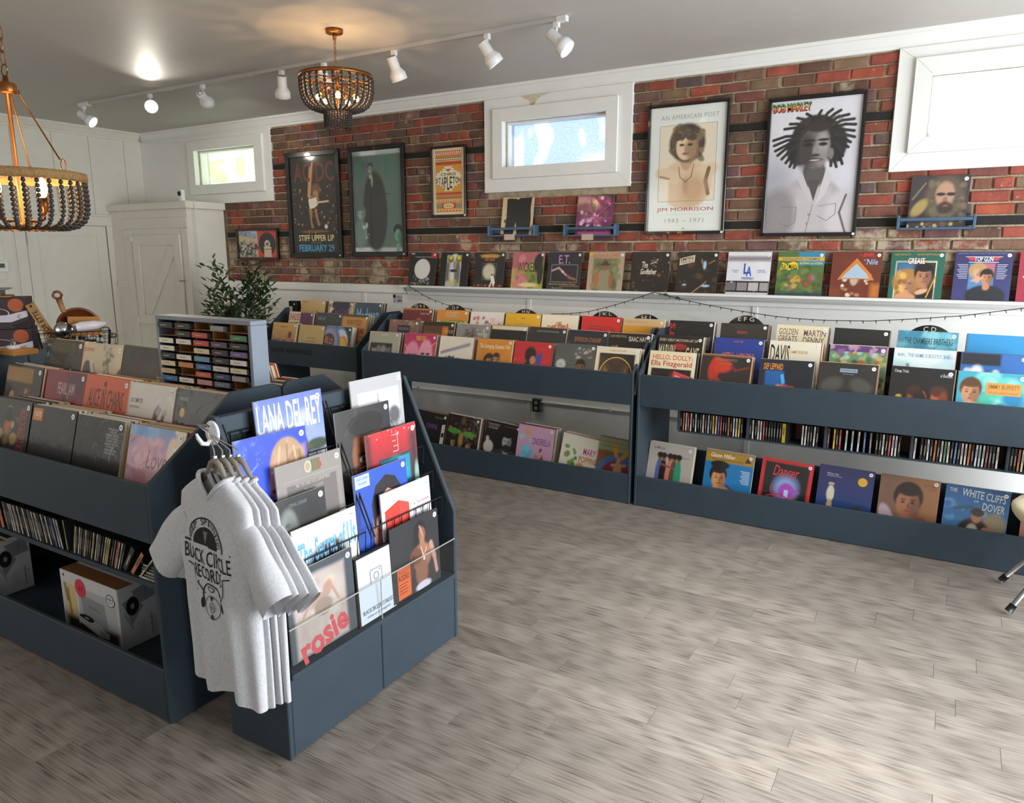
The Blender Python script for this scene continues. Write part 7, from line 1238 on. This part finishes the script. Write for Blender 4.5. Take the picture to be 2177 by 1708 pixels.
for a, b, c in BR:
    a, b, c = Vector(a), Vector(b), Vector(c); P = [a.lerp(b, t).lerp(b.lerp(c, t), t) for t in [i/8 for i in range(9)]]
    MB().tube(P, [.008-.0007*i for i in range(9)], 6).build('branch', M_BARK, pt, True)
    tw = [P[i].lerp(P[i+1], .5) for i in range(3, 8)]+[P[8]]
    for j in range(26):
        t = rr.uniform(.30, 1); k = min(7, int(t*8)); p = P[k].lerp(P[k+1], t*8-k); d = (P[k+1]-P[k]).normalized()
        off = Vector((rr.gauss(0, .04), rr.gauss(0, .035), rr.gauss(0, .03)))*(.5+t)
        az = rr.uniform(0, 2*PI); e = Vector((math.cos(az), math.sin(az), rr.uniform(-.3, .6))).normalized()*.8 + d*.7
        q = e.to_track_quat('X', 'Z').to_euler(); s = rr.uniform(1.0, 1.4)
        inst('leaf', lm, pt, p+off, (q.x+rr.uniform(-.8, .8), q.y, q.z), (s, s, s)); nl += 1
    for j in range(70):
        t = rr.uniform(.22, 1); k = min(7, int(t*8)); p = P[k].lerp(P[k+1], t*8-k); d = (P[k+1]-P[k]).normalized(); off = Vector((rr.gauss(0, .05), rr.gauss(0, .04), rr.gauss(0, .04)))*(.5+t)
        az = rr.uniform(0, 2*PI); e = Vector((math.cos(az), math.sin(az), rr.uniform(-.4, .6))).normalized()*.8 + d*.6; s = rr.uniform(1.0, 1.45)
        Mq = Matrix.Translation(p+off) @ e.to_track_quat('X', 'Z').to_matrix().to_4x4() @ Matrix.Rotation(rr.uniform(-.8, .8), 4, 'X') @ Matrix.Scale(s, 4); FOL.add([Mq @ Vector(v) for v in lf.v], lf.f)
    for j in range(2): inst('olive', om, pt, P[rr.randrange(4, 9)]+Vector((rr.uniform(-.05, .05), rr.uniform(-.05, .02), rr.uniform(-.03, .03))), (rr.uniform(-1, 1), rr.uniform(-1, 1), 0))

FOL.build('inner_foliage', M_LEAF, pt, True, kind='stuff')
# ------------------------------------------------------------------ counter at the left with odds and ends
M_CTR = mat('dark_counter', '22272c', .4)
ct = thing('sales_counter', 'dark counter beyond the island bin, in front of the cream door', 'counter', (-4.55, -3.20, 0))
MB().box(-.62, -.55, .10, .62, .55, .985).build('carcass', M_CTR, ct, bevel=.004); MB().box(-.66, -.59, .9855, .66, .59, 1.02).build('top', M_CTR, ct, bevel=.004); MB().box(-.58, -.51, 0, .58, .51, .0995).build('plinth', M_BLACK, ct)
bk = thing('wire_basket', 'black wire grid basket heaped with oddments on the counter', 'basket', (-4.17, -3.0, 1.0405), (0, 0, 1.08))
w, d, h = .21, .13, .155
def wires():
    m = MB(); tw, td = w, d; bw, bd = w*.92, d*.9
    for z, a, b in ((0, bw, bd), (.04, bw+(tw-bw)*.25, bd+(td-bd)*.25), (.08, bw+(tw-bw)*.5, bd+(td-bd)*.5), (.12, bw+(tw-bw)*.75, bd+(td-bd)*.75), (h, tw, td)):
        m.tube([(-a, -b, z), (a, -b, z), (a, b, z), (-a, b, z)], .0032 if z == h else .0018, 5, closed=True)
    for i in range(13):
        t = -1+2*i/12
        for s in (-1, 1): m.tube([(bw*t, s*bd, 0), (tw*t, s*td, h)], .0018, 4)
    for i in range(1, 8):
        t = -1+2*i/8
        for s in (-1, 1): m.tube([(s*bw, bd*t, 0), (s*tw, td*t, h)], .0018, 4)
    return m
wires().build('wire_grid', M_WIRE, bk)
MB().box(-w*.9, -d*.88, -.020, w*.9, d*.88, .005).build('tray', M_WIRE, bk)
def odd(name, label, cat, loc, rot=(0, 0, 0)): return thing(name, label, cat, loc, rot, 'oddments in the wire basket')
def bl(x, y, z): return bk.matrix_basis @ Vector((x, y, z))
t = odd('wooden_ruler', 'lettered wooden sign stick leaning at the left of the basket', 'wooden sign', bl(-.115, .02, .07), (.1, -.42, 1.08))
MB().box(-.028, -.012, -.05, .028, .012, .30).build('stick', mat('worn_pine', 'a07a48', .7, noise=.15, nscale=25), t, bevel=.002)
MB().lathe([(.003, 0), (.008, 0), (.008, .0012), (.003, .0012)], 12, M=rotM('X', PI/2, (0, -.0121, .285))).build('hole', M_BLACK, t)
a = Art(.04, .22, 4, [('V','LAVOR ETTE',.1,.0,.9,1.0,'2c2018',.015)]); m = MB()
for vs, fs, c in a.vec: m.add(vs, fs)
m.build('lettering', M_BLACK, t, loc=(0, -.0125, .03))
t = odd('wooden_pan', 'round reddish wooden pan with a ringed handle in the basket', 'pan', bl(.03, .075, .17), (.22, .25, 1.08))
MB().lathe([(.004, .026), (.112, .026), (.125, .0), (.135, -.0), (.137, .012), (.125, .034), (.004, .036)], 36, M=rotM('X', -PI/2)).build('bowl', mat('mahogany', '6e3a1e', .35, noise=.2, nscale=12, coat=.3), t, True)
MB().tube([(-.105, 0, .09), (-.145, 0, .17)], [.016, .019], 10).build('handle', mat('worn_pine', 'a07a48'), t, True)
MB().tube([(-.157+.024*math.cos(2*PI*j/18), 0, .195+.024*math.sin(2*PI*j/18)) for j in range(18)], .009, 8, closed=True).build('handle_ring', MATS['mahogany'], t, True)
t = odd('cardboard_sheet', 'tan cardboard sheet standing upright in the basket', 'cardboard', bl(.06, .02, .045), (-.1, .04, 1.08))
MB().box(-.10, -.006, 0, .09, .006, .20).build('sheet', M_CARD, t, bevel=.001); MB().box(-.10, -.0085, .0, .09, -.0062, .19).build('front_ply', M_CARD, t)
t = odd('silver_ball', 'mirror silver ornament ball with a dark band in the basket', 'ornament', bl(-.065, -.045, .165)); MB().ball((0, 0, 0), .055, 24, 16).build('ball', M_CHROME, t, True); MB().lathe([(.0555, -.014), (.0562, 0), (.0555, .014)], 24, caps=False, M=rotM('X', .9)).build('band', M_BLACK, t, True)
t = odd('rolled_bag', 'white plastic roll lying across the top of the basket', 'plastic roll', bl(.08, -.04, .175), (0, 0, 1.08)); MB().tube([(-.09, 0, 0), (-.04, 0, .008), (.04, .01, .014), (.11, .01, .02)], [.022, .034, .032, .018], 14).build('roll', mat('white_poly', 'd8d4d8', .3, bump=(30, .4)), t, True)
MB().box(-.1, -.03, -.02, -.06, .03, .02).build('clasp', M_CHROME, t, bevel=.01)
t = odd('patterned_cloth', 'black and white patterned cloth pressed against the basket front', 'cloth', bl(.075, -.095, .075), (0, 0, 1.08))
m = MB(); rr2 = random.Random(2)
for i in range(9):
    for j in range(5): m.ball((-.085+.02*i+rr2.uniform(-.006, .006), rr2.uniform(-.006, .01), -.05+.022*j+rr2.uniform(-.006, .006)), rr2.uniform(.010, .016), 7, 5, rr2.randrange(2))
m.build('folds', [mat('cloth_black', '16181c', .8), mat('cloth_white', 'b8bcc4', .8)], t, True)
t = odd('pale_bundle', 'pale peach and blue wrapped bundle low in the basket', 'bundle', bl(-.03, -.05, .05), (0, 0, 1.08))
MB().ball((-.07, 0, 0), .05, 14, 10).ball((.0, 0, 0), .048, 14, 10).build('wrap', mat('peach_wrap', 'd8b8a4', .6, bump=(25, .5)), t, True)
MB().ball((.09, .03, .01), .055, 14, 10).build('blue_wrap', mat('blue_wrap', 'b4bccc', .6, bump=(25, .5)), t, True)
# dark turntable cartons, crate and tray on the same counter
def dark_box(z, lab, dx):
    t = thing('turntable_carton', lab, 'carton', (-4.42+dx, -3.40, z), (0, 0, 1.0), 'dark turntable cartons'); w, h = .44, .20
    MB().box(-w/2, 0, 0, w/2, .30, h).build('box', mat('aubergine_card', '35262c', .6), t, bevel=.002)
    inst('front_print', Art(w-.004, h-.004, 30, [('b','33252a'),('P',[(0,.08),(.34,.06),(.26,.62),(0,.64)],'cfcad4'),('C',.86,.22,.10,.22,'a8542c'),('T','TTERED',.06,.34,.28,.44,'5c5864',.01),('O',.55,.48,.22,.18,.06,'c8c4cc'),('P',[(.35,.58),(.74,.54),(.92,.44),(1,.40),(1,.60),(.78,.78),(.32,.76)],'c4c0ca'),('P',[(.46,.56),(.56,.52),(.58,.62),(.48,.64)],'2a2024'),('O',.90,.60,.03,.06,.3,'3a3036',60,300),('P',[(.78,.9),(1,.72),(1,1),(.84,1)],'14100f')], 4).mesh('front_print', P_FLAT), t, (0, -.0006, .002))
dark_box(1.0205, 'dark aubergine turntable carton at the bottom of the counter stack', .02); dark_box(1.221, 'dark aubergine turntable carton with an orange dot, upper of the two', 0)
t = thing('grey_tray', 'flat grey tray on tan folders on top of the turntable cartons', 'tray', (-4.58, -3.35, 1.4225), (0, 0, 1.0))
MB().box(-.19, -.08, 0, .17, .10, .012).build('folders', M_CARD, t); MB().box(-.2, -.10, .0125, .12, .10, .05).build('base', mat('olive_grey', '5c5c54', .5), t, bevel=.003); MB().box(-.22, -.13, .0505, .16, .12, .058).build('lid', mat('steel_grey', '7a7c82', .4), t, bevel=.002)
cx_ = thing('wooden_crate', 'dark wooden crate of tilted discs at the left edge of the picture', 'crate', (-3.30, -3.98, 1.196), (0, 0, .1))
M_WAL = mat('dark_walnut', '3a2418', .6, noise=.2, nscale=15)
MB().box(-.11, -.10, 0, .035, -.085, .19).build('end_board', M_WAL, cx_, bevel=.002)
MB().box(-.1, -.085, 0, .04, .09, .012).build('base_board', M_WAL, cx_, bevel=.002)
MB().box(-.075, -.01, -.01, .075, .004, .012).build('slanted_board', mat('red_walnut', '5a3420', .55), cx_, rot=(0, -.95, 0), loc=(.085, -.02, .10), bevel=.002)
for k, (c, lab) in enumerate((('c4b89c', 'cream'), ('2c4c6c', 'blue'), ('46505a', 'slate'))):
    o = MB().box(-.055, -.06, 0, .055, .06, .009).build('disc_sleeve', jacket(c), None, loc=(-3.255+.0-.02*k, -4.00, 1.275+.024*k), rot=(0, -.80, .1)); tag(o, '%s sleeve tilted in the dark wooden crate' % lab, 'disc sleeve', 'sleeves in the wooden crate')
t = thing('sliced_log_tray', 'orange-brown wooden tray with a white ring-handled jar lid', 'tray', (-3.255, -3.80, 1.192))
MB().box(-.10, -.07, 0, .11, .05, .03).build('tray', M_WOODLT, t, bevel=.004)
MB().lathe([(.004, 0), (.03, 0), (.032, .018), (.004, .02)], 20, (.03, -.03, .0302)).build('lid', M_STICK, t, True)
MB().tube([(.03+.024*math.cos(PI*j/10), -.03, .05+.03*math.sin(PI*j/10)) for j in range(11)], .004, 6).build('ring_handle', mat('pewter', 'a8a49c', .3, metal=.8), t, True)

# ------------------------------------------------------------------ chair at the right edge
ch = thing('shell_chair', 'cream seat chair on splayed grey legs at the right edge of the picture', 'chair', (1.60, -1.50, 0))
M_LEG = mat('grey_tube', '7c7a76', .35, metal=.6)
for (fx, fy) in ((-.318, .176), (-.306, -.222), (.30, .18), (.31, -.21)):
    v = Vector((fx, fy, .016)); top = Vector((fx*.32, fy*.42, .385)); d = (top-v).normalized()
    l = MB().tube([v+d*.035, top], .0125, 10).build('leg', M_LEG, ch, True)
    MB().tube([v-Vector((0,0,.0)), v+d*.042], [.018, .0165], 10).build('rubber_foot', M_BLACK, l, True)
MB().lathe([(.004, 0), (.12, 0), (.12, .02), (.004, .02)], 20, (0, 0, .385)).build('hub', M_LEG, ch, True)
m = MB(); n = 28; vs = []; prof2 = [(.02, .412), (.20, .41), (.30, .425), (.328, .455), (.335, .485), (.322, .50), (.28, .492), (.02, .478)]
m.lathe(prof2, n); m.build('seat', mat('cream_shell', 'e2d8b4', .35), ch, True)
m = MB(); vs = []; 
for i in range(13):
    a = math.radians(-70+140*i/12)
    for r, z in ((.335, .49), (.345, .62), (.36, .74), (.35, .78), (.335, .74), (.32, .62), (.31, .49)): vs.append((r*math.cos(a), r*math.sin(a), z - .10*abs(math.sin(a))**2*(z > .55)))
m.add(vs, [(i*7+j, (i+1)*7+j, (i+1)*7+(j+1) % 7, i*7+(j+1) % 7) for i in range(12) for j in range(7)]); m.build('backrest', MATS['cream_shell'], ch, True)

# sleeves too many or too hidden to single out
if REST_N[0]: REST.build('packed_record_sleeves', EM, None, kind='stuff')
